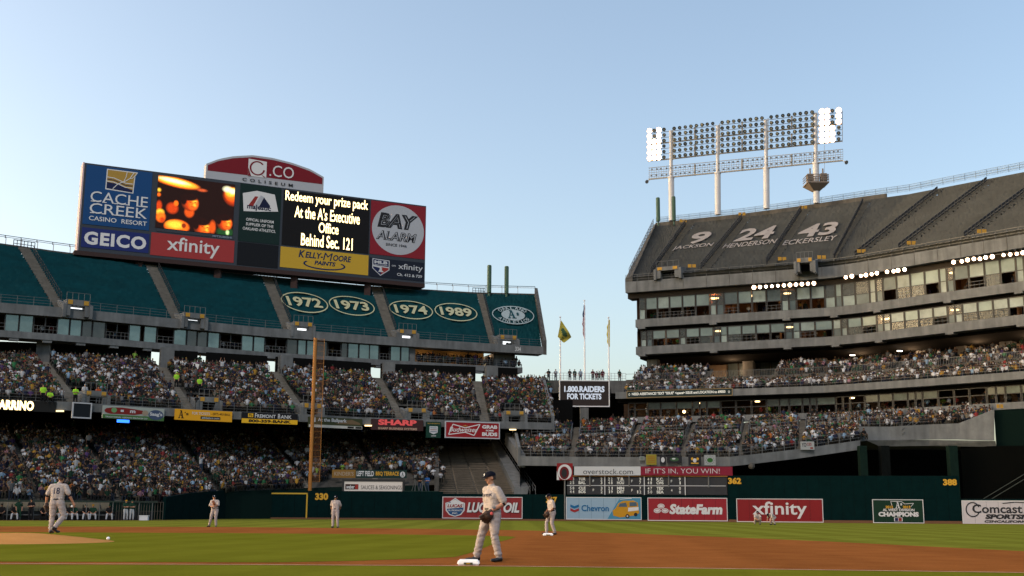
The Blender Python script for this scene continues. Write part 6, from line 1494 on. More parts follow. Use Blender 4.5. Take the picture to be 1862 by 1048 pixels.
# material slots: 0 skin 1 shirt 2 trousers 3 shoe 4 undershirt/navy 5 belt
def limbs(J, kind='player', sleeve_navy=False, R=1.0):
    """J: joints -> segments. joints: pel, chest, neck, head, lsh, lel, lha, rsh, rel, rha, lhip, lkn, lan, lto, rhip, rkn, ran, rto"""
    V = {k: Vector(v) for k, v in J.items()}; S = []
    def seg(a, ra, b, rb, t): S.append((tuple(a), ra, tuple(b), rb, t))
    up = (V['chest'] - V['pel']).normalized(); side = (V['rsh'] - V['lsh']).normalized(); fw = up.cross(side).normalized() * 1.0
    if fw.length < .1: fw = Vector((0, 1, 0))
    for s in (-1, 1):
        o = side * (.085 * s)
        seg(V['pel'] + o * .9 + up * .06, .125, V['pel'] + o + up * .22, .118, 1); seg(V['pel'] + o + up * .22, .120, V['chest'] + o * 1.15, .128, 1)
        seg(V['pel'] + o * .95 - up * .03, .128, V['pel'] + o * .9 + up * .07, .120, 2)
    seg(V['pel'] + up * .10, .125, V['chest'] + up * .02, .138, 1); seg(V['lsh'] * .62 + V['rsh'] * .38 - up * .06, .11, V['rsh'] * .62 + V['lsh'] * .38 - up * .06, .11, 1)
    seg(V['lsh'] + side * .03, .088, V['rsh'] - side * .03, .088, 1)
    seg(V['chest'] + up * .08, .10, V['neck'], .066, 1); seg(V['neck'] + up * .0, .056, V['head'] - up * .05, .056, 0)
    h = V['head']; hu = (V['head'] - V['neck']).normalized(); g = Vector(J.get('look', tuple(fw))).normalized(); g = (g - hu * g.dot(hu)).normalized(); hs = g.cross(hu)
    seg(h + hu * .045 - g * .015, .088, h + hu * .02 - g * .01, .086, 0); seg(h + hu * .03 + g * .012, .080, h - hu * .045 + g * .03, .058, 0); seg(h - hu * .075 + g * .05, .035, h - hu * .07 + g * .04, .036, 0)
    seg(h + hu * .005 + g * .088, .012, h - hu * .022 + g * .102, .017, 0)
    for s in (-1, 1): seg(h + hs * .086 * s + hu * .015 - g * .01, .016, h + hs * .088 * s - hu * .02 - g * .008, .014, 0)
    for p in ('l', 'r'):
        sh, el, ha = V[p + 'sh'], V[p + 'el'], V[p + 'ha']; m = sh.lerp(el, .78)
        seg(sh, .080, m, .078, 1); seg(m, .058, el.lerp(ha, .08), .050, 4); seg(sh.lerp(el, .9), .048, el, .045, 4 if sleeve_navy else 0)
        seg(el, .045, el.lerp(ha, .25), .046, 4 if sleeve_navy else 0); seg(el.lerp(ha, .25), .046, ha, .029, 0)
        d = (ha - el).normalized(); q = side * (1 if p == 'r' else -1); q = (q - d * q.dot(d)).normalized(); w = d.cross(q)
        seg(ha, .032, ha + d * .07, .040, 0)
        for k, (l, sp_) in enumerate(((.070, -1.4), (.082, -.5), (.078, .45), (.062, 1.35))):
            b0 = ha + d * .085 + w * sp_ * .019; b1 = b0 + d * l * .55 - q * .008; seg(b0, .0115, b1, .0105, 0); seg(b1, .0105, b1 + d * l * .35 - q * .035, .009, 0)
        seg(ha + d * .03 + w * -.032, .015, ha + d * .08 + w * -.055 - q * .02, .0115, 0)
        hp, kn_, an, to = V[p + 'hip'], V[p + 'kn'], V[p + 'an'], V[p + 'to']
        seg(hp, .122, hp.lerp(kn_, .5), .105, 2); seg(hp.lerp(kn_, .5), .105, kn_, .078, 2); seg(kn_, .078, kn_.lerp(an, .35), .080, 2); seg(kn_.lerp(an, .35), .080, kn_.lerp(an, .92), .066, 2)
        f_ = (to - an); f_.z = to.z - an.z; n_ = Vector((f_.x, f_.y, 0)).normalized()
        seg(an + Vector((0, 0, -.02)) - n_ * .03, .050, an + Vector((0, 0, -.035)) + n_ * .04, .048, 3); seg(an - n_ * .045 + Vector((0, 0, -.045)), .040, to - n_ * .05, .038, 3); seg(to - n_ * .06, .042, to, .032, 3)
    return S
def post_player(c, idx): return idx
def make_person(J, loc, yaw, label, name='person', mats=None, voxel=.013, navy=False, cap=True, capm=None, glove=None, belt=True, scale=1.0, group=None, brim=1, facing_label=None, glove_m=None):
    e = empty(name, loc, label, 'person', group, rz=yaw)
    S = limbs(J, sleeve_navy=navy)
    me = body_mesh('body', S, mats or [SKIN, JERS, PANT, SHOE, NAVY, BELT], voxel)
    o = bpy.data.objects.new('body', me); COL.objects.link(o); o.parent = e; e.scale = scale if isinstance(scale, tuple) else (scale,) * 3
    V = {k: Vector(v) for k, v in J.items()}; up = (V['chest'] - V['pel']).normalized(); side = (V['rsh'] - V['lsh']).normalized(); fw = up.cross(side).normalized()
    hu = (V['head'] - V['neck']).normalized(); g = Vector(J.get('look', tuple(fw))).normalized(); g = (g - hu * g.dot(hu)).normalized(); hs = g.cross(hu); h = V['head']
    def sub(mb, nm, m): me_ = bpy.data.meshes.new(nm); me_.from_pydata([tuple(v) for v in mb.v], [], mb.f); me_.materials.append(m); me_.polygons.foreach_set('use_smooth', [True] * len(me_.polygons)); me_.update(); ob = bpy.data.objects.new(nm, me_); COL.objects.link(ob); ob.parent = e; return ob
    if cap:
        mb = MB(); n = 20
        rings = [(.045, 1.0), (.08, .985), (.105, .86), (.128, .60), (.14, .28), (.143, .02)]
        for z, r in rings:
            for k in range(n):
                t = 2 * math.pi * k / n; mb.v.append(tuple(h + hu * z + (hs * math.cos(t) * .098 + g * (math.sin(t) * .112 - .008)) * r))
        for j in range(len(rings) - 1):
            for k in range(n): mb.f.append((j * n + k, j * n + (k + 1) % n, (j + 1) * n + (k + 1) % n, (j + 1) * n + k)); mb.m.append(0)
        i0 = len(mb.v)      # brim
        for z, o_ in ((.052, 0), (.044, 0)):
            for k in range(9):
                t = math.pi * k / 8; mb.v.append(tuple(h + hu * z + hs * math.cos(t) * .095 + g * (math.sin(t) * .105 - .01)))
            for k in range(9):
                t = math.pi * k / 8; mb.v.append(tuple(h + hu * (z - .018 * math.sin(t)) + hs * math.cos(t) * .082 + g * (math.sin(t) * .185 + .0)))
        for b in (0, 18):
            for k in range(8): mb.f.append((i0 + b + k, i0 + b + k + 1, i0 + b + 10 + k, i0 + b + 9 + k)); mb.m.append(0)
        for k in range(8): mb.f.append((i0 + 9 + k, i0 + 10 + k, i0 + 28 + k, i0 + 27 + k)); mb.m.append(0)
        sub(mb, 'cap', capm or NAVY)
        mb = MB(); c0 = h + hu * .085 + g * .108
        mb.face([c0 + hs * a + hu * b + g * (-.004 - b * .45 + .012) for a, b in ((-.016, -.012), (.016, -.012), (.012, .03), (-.012, .03))]); mb.face([c0 + hs * a + hu * b + g * (.008 - b * .45) for a, b in ((-.02, .0), (.02, .0), (.02, .006), (-.02, .006))]); sub(mb, 'cap_emblem', WHITEM)
        mb = MB(); 
        for k in range(10):
            t = math.pi + math.pi * k / 9; t2 = math.pi + math.pi * min(k + 1, 9) / 9
            P = lambda tt, z, r: h + hu * z + hs * math.cos(tt) * .094 * r + g * (math.sin(tt) * .104 * r - .012)
            mb.face([P(t, .045, 1.0), P(t2, .045, 1.0), P(t2, -.035, .96), P(t, -.035, .96)])
        sub(mb, 'hair', mat('hair_brown', (.03, .018, .012), .8))
    mb = MB()
    for s in (-1, 1): mb.ball(h + hu * .008 + g * .083 + hs * .032 * s, .010, None, 8, 5)
    sub(mb, 'eyes', mat('eye_dark', (.02, .014, .012), .4))
    mb = MB(); mb.tube(h - hu * .045 + g * .088 - hs * .022, h - hu * .045 + g * .088 + hs * .022, .006, n=5); sub(mb, 'mouth', mat('lip', (.25, .09, .07), .6))
    if belt:
        mb = MB(); n = 24; c0 = V['pel'] + up * .085
        for z in (-.02, .022):
            for k in range(n): t = 2 * math.pi * k / n; mb.v.append(tuple(c0 + up * z + side * math.cos(t) * .208 + fw * math.sin(t) * .128))
        for k in range(n): mb.f.append((k, (k + 1) % n, n + (k + 1) % n, n + k)); mb.m.append(0)
        sub(mb, 'belt', BELT)
    if glove:
        ha = V[glove + 'ha']; el = V[glove + 'el']; d = Vector(J.get('gdir', tuple((ha - el).normalized()))).normalized(); sd = side if abs(side.dot(d)) < .9 else fw
        q = (sd - d * sd.dot(d)).normalized(); w = d.cross(q); S2 = []; c0 = ha + d * .06
        S2.append((tuple(c0 - d * .05), .050, tuple(c0 + d * .05), .085, 0)); S2.append((tuple(c0 + d * .02 + w * .05), .06, tuple(c0 + d * .02 - w * .05), .06, 0))
        for k in range(4): x = (k - 1.2) * .042; S2.append((tuple(c0 + d * .06 + w * x), .036, tuple(c0 + d * (.20 - abs(k - 1.5) * .015) + w * x * 1.35 + q * .03), .024, 0))
        S2.append((tuple(c0 - w * .06), .038, tuple(c0 + d * .15 - w * .12 + q * .02), .026, 0)); S2.append((tuple(c0 + d * .12 - w * .06), .012, tuple(c0 + d * .15 + w * .0 - w * .08), .02, 0))
        gm = body_mesh('glove', S2, [glove_m or LEA], .012, 1); ob = bpy.data.objects.new('glove', gm); COL.objects.link(ob); ob.parent = e
    return e, me
def body_print(e, me, txt, centre, along, up_, w, h, m, bold=.03, name='lettering', arc=0.0):
    """letters laid on the cloth by dropping every letter point onto the body surface (body frame)"""
    bt = BVHTree.FromPolygons([v.co for v in me.vertices], [tuple(p.vertices) for p in me.polygons])
    v, f = text_mesh(txt, bold); al, u_ = Vector(along).normalized(), Vector(up_).normalized(); n = al.cross(u_); V_ = []
    for a, b in v:
        p = Vector(centre) + al * ((a - .5) * w) + u_ * ((b - .5) * h - arc * (2 * (a - .5)) ** 2) + n * .6
        r = bt.ray_cast(p, -n); q = r[0] if r[0] is not None else p - n * .55; V_.append(tuple(q + n * .005))
    me2 = bpy.data.meshes.new(name); me2.from_pydata(V_, [], f); me2.materials.append(m); ob = bpy.data.objects.new(name, me2); COL.objects.link(ob); ob.parent = e; return ob
NAVP = mat('navy_print', (.012, .014, .04), .7)
# first base fielder: stands in three quarter profile, glove hand across the hip
J1 = dict(pel=(0, 0, .98), chest=(0, .01, 1.34), neck=(0, .02, 1.54), head=(.0, .05, 1.69), look=(.12, 1, .02),
          lsh=(-.19, .0, 1.45), lel=(-.285, -.10, 1.18), lha=(-.19, .14, 1.02), rsh=(.19, .02, 1.45), rel=(.27, -.04, 1.19), rha=(.25, .04, .96), gdir=(.3, .45, -.85),
          lhip=(-.10, 0, .93), lkn=(-.15, .03, .52), lan=(-.17, -.06, .09), lto=(-.21, .12, .04), rhip=(.10, .02, .93), rkn=(.17, .13, .53), ran=(.27, .18, .09), rto=(.30, .38, .04))
yaw1 = math.radians(122)
g1 = gnd(894, 1022.5)
e, me = make_person(J1, (g1.x, g1.y, .008), yaw1, 'tall fielder in grey road uniform and navy cap standing beside first base, nearest the camera', glove='l', scale=(1.08, 1.08, 1.0), voxel=.011)
NW = body_print(e, me, 'NEW YORK', (0.0, .1, 1.335), (-1, 0, 0), (0, 0, 1), .34, .065, NAVP, .03, arc=-.02)
mb = MB()
GR = mat('glove_pink', (.40, .06, .06), .6); c = Vector(J1['lha']); mb.ball(c + Vector((-.055, .03, -.05)), .035); o = mb.build('glove_label', GR); o.parent = e; o.location = (c.x - .06, c.y + .02, c.z - .085)
mb = MB(); mb.tube(Vector((-.235, .03, 1.085)), Vector((-.215, .075, 1.055)), .043, n=10); o = mb.build('wristband', mat('wrist_grey', (.12, .12, .13), .8)); o.parent = e; o.location = (-.212, .085, 1.035)
# pitcher walking away up the mound
J2 = dict(pel=(0, 0, .96), chest=(-.01, .03, 1.34), neck=(.0, .05, 1.53), head=(.03, .09, 1.67), look=(.35, 1, -.05),
          lsh=(-.20, .02, 1.45), lel=(-.32, .02, 1.17), lha=(-.36, .10, .93), rsh=(.20, .02, 1.45), rel=(.34, -.02, 1.18), rha=(.44, .07, .95), gdir=(0, .2, -1),
          lhip=(-.10, .0, .92), lkn=(-.13, .02, .50), lan=(-.12, -.02, .09), lto=(-.12, .16, .04), rhip=(.10, .0, .92), rkn=(.22, .02, .52), ran=(.06, -.24, .20), rto=(.16, -.12, .06))
gp_ = at_y(100, 970.5, 37.6)
e, me = make_person(J2, (gp_.x, gp_.y, gp_.z), 0.0, 'pitcher with number 18 on his back walking on the clay mound', glove='l', voxel=.011, scale=(1.07, 1.07, 1.0))
body_print(e, me, '18', (-.0, -.1, 1.31), (1, 0, 0), (0, 0, 1), .17, .20, NAVP, .01)
d = (Vector(J2['rha']) - Vector(J2['rel'])).normalized(); p = Vector(J2['rha']) + d * .13 + Vector((-.06, -.02, 0)) + gp_
mb = MB(); mb.ball((0, 0, .037), .037, None, 12, 8); o = mb.build('baseball', WHITEM, smooth=True); o.location = p - Vector((0, 0, .04)); tag(o, 'white baseball held in the right hand of the pitcher', 'ball')
# second base fielder
J3 = dict(J1); J3.update(pel=(0, -.02, .95), chest=(0, .03, 1.30), neck=(0, .08, 1.49), head=(0, .14, 1.62), look=(.0, 1, -.35), lsh=(-.19, .05, 1.41), lel=(-.24, .0, 1.14), lha=(-.14, .22, .96), rsh=(.19, .05, 1.41), rel=(.22, .04, 1.14), rha=(.08, .24, .97), rkn=(.12, .20, .50), ran=(.12, .20, .09), rto=(.12, .40, .05), lkn=(-.12, .05, .50), lan=(-.14, -.08, .09), lto=(-.16, .11, .04))
g3 = gnd(1003.5, 973.2)
e, me = make_person(J3, (g3.x, g3.y, .008), math.radians(112), 'fielder looking down beside second base in front of the 367 wall mark', glove='l', mats=[SKIN_T, JERS, PANT, SHOE, NAVY, BELT], voxel=.016)
# third base side infielder, hands and tan glove at the chest
J4 = dict(pel=(0, 0, .96), chest=(.02, .02, 1.33), neck=(.03, .03, 1.52), head=(.05, .06, 1.66), look=(-.7, 1, 0), lsh=(-.18, .02, 1.44), lel=(-.24, .12, 1.18), lha=(-.10, .30, 1.24), rsh=(.20, .02, 1.44), rel=(.27, .10, 1.16), rha=(.02, .30, 1.15), gdir=(.2, .2, .6),
          lhip=(-.1, 0, .92), lkn=(-.10, .05, .5), lan=(-.12, .0, .09), lto=(-.18, .18, .04), rhip=(.1, 0, .92), rkn=(.19, .03, .5), ran=(.30, -.04, .09), rto=(.36, .12, .04))
g4 = gnd(389, 958.8)
make_person(J4, (g4.x, g4.y, .004), math.radians(172), 'infielder holding a tan glove to his chest in front of the curved green wall', glove='l', navy=True, voxel=.018, glove_m=mat('glove_tan', (.22, .07, .025), .6))
# left fielder
J5 = dict(pel=(0, 0, .97), chest=(0, .0, 1.34), neck=(0, .0, 1.53), head=(0, .03, 1.67), look=(.2, 1, .1), lsh=(-.19, 0, 1.45), lel=(-.27, -.14, 1.19), lha=(-.16, -.18, .96), rsh=(.19, 0, 1.45), rel=(.27, -.14, 1.19), rha=(.22, -.10, .92),
          lhip=(-.1, 0, .93), lkn=(-.14, .08, .5), lan=(-.17, .02, .09), lto=(-.16, .2, .04), rhip=(.1, 0, .93), rkn=(.12, .02, .5), ran=(.12, 0, .09), rto=(.16, .18, .04))
g5 = gnd(609, 960.6)
make_person(J5, (g5.x, g5.y, .004), math.radians(178), 'fielder facing the camera with arms behind him, below the 330 wall mark', glove='r', voxel=.018, mats=[SKIN_T, JERS, PANT, SHOE, NAVY, BELT])
# two crouching outfielders near the wall
J6 = dict(pel=(0, -.12, .34), chest=(0, .06, .68), neck=(0, .12, .84), head=(0, .2, .96), look=(0, 1, -.1), lsh=(-.19, .1, .76), lel=(-.24, .32, .55), lha=(-.14, .45, .42), rsh=(.19, .1, .76), rel=(.24, .32, .55), rha=(.10, .47, .42),
          lhip=(-.1, -.12, .34), lkn=(-.22, .3, .45), lan=(-.2, .02, .09), lto=(-.24, .2, .04), rhip=(.1, -.12, .34), rkn=(.22, .3, .45), ran=(.2, .02, .09), rto=(.24, .2, .04))
g6 = gnd(1377, 954.5)
make_person(J6, (g6.x, g6.y, .004), math.radians(180), 'outfielder squatting on the grass in front of the red cable banner, left of two', voxel=.02)
J7 = dict(pel=(0, -.2, .62), chest=(0, .1, .80), neck=(0, .25, .82), head=(0, .38, .80), look=(0, .6, -1), lsh=(-.19, .16, .80), lel=(-.22, .25, .55), lha=(-.2, .34, .32), rsh=(.19, .16, .80), rel=(.22, .25, .55), rha=(.2, .34, .32),
          lhip=(-.1, -.2, .58), lkn=(-.16, .05, .42), lan=(-.2, -.12, .09), lto=(-.2, .06, .04), rhip=(.1, -.2, .58), rkn=(.16, .05, .42), ran=(.2, -.12, .09), rto=(.2, .06, .04))
g7 = gnd(1404, 955)
make_person(J7, (g7.x, g7.y, .004), math.radians(120), 'outfielder bending down to the grass in front of the red cable banner, right of two', voxel=.02)
# bench and bystanders: three body shapes re-dressed
JS = dict(pel=(0, -.05, .50), chest=(0, .0, .86), neck=(0, .04, 1.05), head=(0, .08, 1.19), look=(0, 1, 0), lsh=(-.19, .02, .97), lel=(-.27, .12, .72), lha=(-.12, .34, .60), rsh=(.19, .02, .97), rel=(.27, .12, .72), rha=(.12, .34, .60),
          lhip=(-.1, -.02, .48), lkn=(-.2, .42, .48), lan=(-.24, .42, .09), lto=(-.26, .6, .04), rhip=(.1, -.02, .48), rkn=(.2, .42, .48), ran=(.24, .52, .09), rto=(.26, .7, .04))
JST = dict(J5); JST.update(lel=(-.27, .0, 1.18), lha=(-.25, .08, .92), rel=(.27, .0, 1.18), rha=(.25, .08, .92), look=(0, 1, 0))
JFO = dict(J5); JFO.update(lel=(-.27, .08, 1.18), lha=(-.02, .22, 1.22), rel=(.27, .08, 1.18), rha=(.06, .24, 1.16), look=(0, 1, 0))
JUP = dict(J5); JUP.update(lel=(-.30, .06, 1.62), lha=(-.22, .12, 1.88), rel=(.30, .06, 1.62), rha=(.22, .12, 1.88), look=(0, 1, 0))
TPL = {k: body_mesh('body', limbs(J), [SKIN, JERS, PANT, SHOE, NAVY, BELT], .026) for k, J in (('sit', JS), ('stand', JST), ('folded', JFO), ('raised', JUP))}
def cloth(n, c): return mat('cloth_' + n, tuple(x * .65 for x in c), .85, spec=.1)
CL = dict(white=cloth('white', (.5, .5, .52)), green=cloth('dark_green', (.015, .05, .03)), black=cloth('black', (.012, .012, .014)), gold=cloth('gold', (.5, .26, .02)), blue=cloth('blue', (.03, .12, .35)), maroon=cloth('maroon', (.10, .015, .03)), lime=cloth('lime', (.38, .75, .05)), grey=cloth('grey', (.14, .14, .15)), jeans=cloth('jeans', (.03, .05, .09)), red=cloth('red', (.35, .03, .03)), orange=cloth('orange', (.55, .10, .03)), lightblue=cloth('light_blue', (.30, .38, .48)), tan=cloth('tan', (.25, .18, .11)))
def dressed(kind, shirt, pants, loc, yaw, label, group=None, cap=None, s=1.0):
    me = TPL[kind].copy()
    for i_, m in enumerate((SKIN if random.random() < .7 else SKIN_T, CL[shirt], CL[pants], SHOE, CL[shirt], CL[pants])): me.materials[i_] = m
    e = empty('person', loc, label, 'person', group, rz=yaw); e.scale = (s,) * 3
    o = bpy.data.objects.new('body', me); COL.objects.link(o); o.parent = e
    z = 1.19 if kind == 'sit' else 1.67; y = .08 if kind == 'sit' else .03
    mb = MB(); n = 10
    for zz, r in ((.02, 1.0), (.08, .97), (.12, .7), (.14, .1)):
        for k in range(n): t = 2 * math.pi * k / n; mb.v.append((math.cos(t) * .102 * r, y + math.sin(t) * .115 * r - (.02 if not cap else .0), z + zz))
    for j in range(3):
        for k in range(n): mb.f.append((j * n + k, j * n + (k + 1) % n, (j + 1) * n + (k + 1) % n, (j + 1) * n + k)); mb.m.append(0)
    if cap: mb.face([(-.08, y + .08, z + .03), (.08, y + .08, z + .03), (.06, y + .19, z + .015), (-.06, y + .19, z + .015)])
    me_ = bpy.data.meshes.new('cap' if cap else 'hair'); me_.from_pydata([tuple(v) for v in mb.v], [], mb.f); me_.materials.append(CL[cap] if cap else mat('hair_brown', (.03, .018, .012), .8)); ob = bpy.data.objects.new('cap' if cap else 'hair', me_); COL.objects.link(ob); ob.parent = e
    return e
GB = 'players and staff at the bullpen bench'
for px, kind, sh, pa, cap, lab in ((3, 'sit', 'black', 'black', 'black', 'person in black clothes seated at the left picture edge under the bench roof'), (27, 'sit', 'black', 'white', 'green', 'seated player in black top and white trousers left of the dark standing umpire'), (33, 'stand', 'green', 'green', 'green', 'person in green standing behind the bench, left of the dark standing figure'),
        (54, 'folded', 'black', 'black', 'black', 'dark clad umpire standing in front of the bench shelter left of the pitcher'), (80, 'sit', 'black', 'black', 'black', 'seated figure in dark clothes just left of the walking pitcher'), (104, 'sit', 'green', 'white', 'green', 'seated player half hidden behind the pitcher\'s legs'), (127, 'sit', 'black', 'white', 'green', 'first seated player right of the pitcher'), (134, 'sit', 'green', 'white', 'green', 'second seated player right of the pitcher'),
        (157, 'sit', 'black', 'white', 'green', 'seated player in the middle of the bench, fourth from the cooler'), (170, 'sit', 'green', 'white', 'gold', 'seated player with a gold cap on the bullpen bench'), (200, 'sit', 'black', 'white', 'green', 'seated player at the right end of the bench board'),
        (225, 'folded', 'green', 'white', 'gold', 'left of two standing players in green tops and white trousers'), (236, 'folded', 'green', 'white', 'green', 'right of two standing players in green tops and white trousers')):
    c = bl(px, out=.35 if kind != 'sit' else -.30); f = bl.normal(px)
    if px == 33: c = bl(px, out=-.1)
    dressed(kind, sh, pa, (c.x, c.y, .0), math.atan2(f.y, f.x) - math.pi / 2 + random.uniform(-.3, .3), lab, GB, cap, s=.95 if kind != 'sit' else 1.0)
# people on the centre terrace
for px, sh, pa, kind, lab in ((975, 'black', 'black', 'stand', 'leftmost dark silhouette at the end of the left crowd deck'), (983, 'black', 'black', 'folded', 'second dark silhouette beside the left crowd deck'), (997.5, 'black', 'black', 'folded', 'person in black left of the left flagpole, beside a person in light blue'), (1010.5, 'lightblue', 'jeans', 'folded', 'person in light blue shirt left of the left flagpole'), (1036, 'black', 'black', 'folded', 'person in black immediately right of the left flagpole'), (1045, 'green', 'black', 'stand', 'person in dark green between the left and middle flagpoles'), (1055.5, 'lightblue', 'jeans', 'stand', 'person in pale blue just left of the middle flagpole'),
        (1078, 'maroon', 'black', 'folded', 'person in maroon right of the middle flagpole, leftmost of the cluster'), (1084.5, 'maroon', 'maroon', 'stand', 'shorter person in maroon in the cluster by the right flagpole'), (1090, 'green', 'black', 'raised', 'person in green raising an arm beside the right flagpole'), (1096, 'maroon', 'maroon', 'stand', 'tall person in maroon left of the right flagpole'), (1126.5, 'green', 'black', 'stand', 'lone person in green right of the right flagpole')):
    p = at_y(px, 691, CY + 1.6); s = 1.0 if px not in (1084.5, 1090) else .86
    if px < 990: p = at_y(px, 700, 160.5); z = at_y(px, 697, 160.5).z; s = .95
    else: z = zt_
    dressed(kind, sh, pa, (p.x, p.y, z - (.0 if px > 990 else .8)), math.pi + random.uniform(-.4, .4), lab, 'people standing between the grandstands', s=s)
# noticeable standing people in the left stand
def on_deck(D, px, py, kind, sh, pa, lab, grp=None, cap=None):
    u, t = D.find(px, py); p = D(u, t); f = D.facing(u, t); n = D.rows; p.z = D(u, math.floor(t * n) / n).z + .05
    return dressed(kind, sh, pa, tuple(p), math.atan2(f.y, f.x) - math.pi / 2, lab, grp, cap)
GS = 'people standing among the crowd of the left stand'
for D, px, py, kind, sh, pa, cap, lab in ((D2, 77, 733, 'stand', 'lime', 'black', None, 'usher in lime yellow vest above the lit ribbon board, left of two'), (D2, 90, 733, 'sit', 'lime', 'black', None, 'seated person in lime yellow above the lit ribbon board'), (D2, 136, 735, 'folded', 'lime', 'black', None, 'usher in lime yellow jacket above the white framed clock board'), (D2, 153, 728, 'stand', 'white', 'grey', 'white', 'person in pale shirt leaning beside the first portal of the middle deck'), (D2, 177, 735, 'stand', 'orange', 'grey', None, 'person in orange shirt standing at the first middle deck portal'), (D2, 320, 704, 'stand', 'lime', 'black', 'lime', 'usher in lime yellow cap and jacket standing on the stairs of the middle deck'),
        (D2, 319, 678, 'raised', 'white', 'black', None, 'person in white with arms up above the lime jacket usher'), (D2, 333, 682, 'raised', 'white', 'black', None, 'person in white shirt holding up a paper sign in the middle deck'), (D2, 403, 682, 'raised', 'white', 'jeans', None, 'person in white with raised arms right of the paper signs'), (D2, 362, 712, 'stand', 'lime', 'black', None, 'person in lime green beside the second portal of the middle deck'), (D2, 126, 694, 'stand', 'green', 'tan', 'green', 'person in green shirt and tan trousers on the middle deck stairs'), (D2, 891, 715, 'stand', 'black', 'black', None, 'dark figure on the rightmost stairs of the middle deck'),
        (D3, 160, 816, 'stand', 'white', 'black', None, 'person in white standing on the lower deck stairs above the pitcher'), (D3, 53, 856, 'stand', 'maroon', 'black', None, 'person in a violet top standing in the lower deck left of the pitcher\'s head') if False else (D3, 364, 860, 'raised', 'white', 'jeans', None, 'person in white standing on the lower deck stairs left of the foul pole'), (D3, 558, 837, 'stand', 'white', 'grey', 'white', 'person in white standing beside the foul pole in the lower deck'), (D3, 768, 862, 'stand', 'lightblue', 'jeans', None, 'person in pale shirt leaning at the right end of the lower crowd deck')):
    on_deck(D, px, py, kind, sh, pa, lab, GS, cap)
def card(px, py, w, h, lab, tilt):
    u, t = D2.find(px, py + 14); y = D2(u, t).y - .35; c = at_y(px, py, y); s = y / F; mb = MB(); W, H = w * s / 2, h * s / 2; R_ = Matrix.Rotation(math.radians(tilt), 3, 'Y')
    P = [Vector((sx * W, yy, sz * H)) for yy in (0, .02) for sx, sz in ((-1, -1), (1, -1), (1, 1), (-1, 1))]; P = [c + R_ @ q for q in P]
    mb.box8([P[0], P[1], P[5], P[4], P[3], P[2], P[6], P[7]]); o = mb.build('paper_sign', mat('card_white', (.55, .54, .52), .8)); tag(o, lab, 'paper sign', 'paper signs held up in the middle deck')
card(334, 660.5, 12, 9, 'white paper sign held up in the middle deck, left of two', -6); card(356, 666, 11, 9, 'tilted white paper sign held up in the middle deck, right of two', 14)
# fan in gold leaning over the curved wall, camera crew on the platform
pg = at_y(364, 895, 116.6); dressed('folded', 'gold', 'gold', (pg.x, pg.y, at_y(364, 879.5, 116.6).z - 1.72), math.radians(170), 'fan in a long gold coat leaning over the curved green wall', None, 'gold', .95)
mb = MB(); x0, x1 = at_y(735, 895, 129).x, at_y(797, 895, 129).x; mb.box(x0, x1, 128.0, 131, 2.0, 3.0); o = mb.build('camera_platform', mat('platform_green', (.008, .03, .022), .8)); tag(o, 'low dark green camera platform behind the wall right of the sauces sign', 'platform')
for px, sh, lab in ((763, 'black', 'camera operator in black on the platform behind the wall, left'), (776, 'blue', 'camera operator in jeans on the platform behind the wall, right')):
    p = at_y(px, 898, 128.9); dressed('folded', sh, 'jeans', (p.x, 129.2, 2.9), math.radians(180), lab, 'camera operators on the platform', 'black')
    e = empty('tv_camera', (p.x - .45, 128.7, 3.0), 'television camera on tripod beside the %s operator' % ('left' if px < 770 else 'right'), 'camera', 'television cameras on the platform')
    mb = MB(); mb.box(p.x - .6, p.x - .3, 128.2, 129.0, 4.35, 4.7); mb.tube((p.x - .45, 127.85, 4.5), (p.x - .45, 128.2, 4.5), .12, n=8); mb.build('camera_body', STEEL, e)
    for k in range(3): t = k * 2.1 + .5; mb = MB(); mb.tube((p.x - .45, 128.6, 4.35), (p.x - .45 + .45 * math.cos(t), 128.6 + .35 * math.sin(t), 3.0), .03, n=5); mb.build('leg', STEEL, e)
# striped flag and white sheet at the left end of the right lower deck
p = at_y(1004, 797, 147); q = at_y(1009, 768, 147); e = empty('hand_flag', tuple(p), 'small red white and blue flag held at the left end of the lower right deck', 'flag')
mb = MB(); mb.tube(p, q, .03, n=5); mb.build('stick', STEEL, e); mb = MB()
for i, m_ in enumerate((FR_, FW, FN, FW, FN)):
    a_, b_ = i / 5, (i + 1) / 5; L = lambda t, s: q + (p - q) * (.15 + s * .8) + Vector(((t - .5) * 1.3 + .5 * s, -.1 - .12 * math.sin(t * 6), 0))
    mb.face([L(a_, 0), L(b_, 0), L(b_, 1), L(a_, 1)], m_)
o = mb.build('flag', None, e); md = o.modifiers.new('thick', 'SOLIDIFY'); md.thickness = .02
fc = Face(at_y(1017, 798, 148), at_y(1034, 798, 148), at_y(1017, 798, 148).z, at_y(1017, 783, 148).z); e = empty('hand_sheet', tuple(fc(.5, 0)), 'white hand lettered sheet beside the small striped flag', 'banner'); slab_face(fc, 'cloth', printm('sheet_white2', (.75, .75, .75)), e, th=.03)
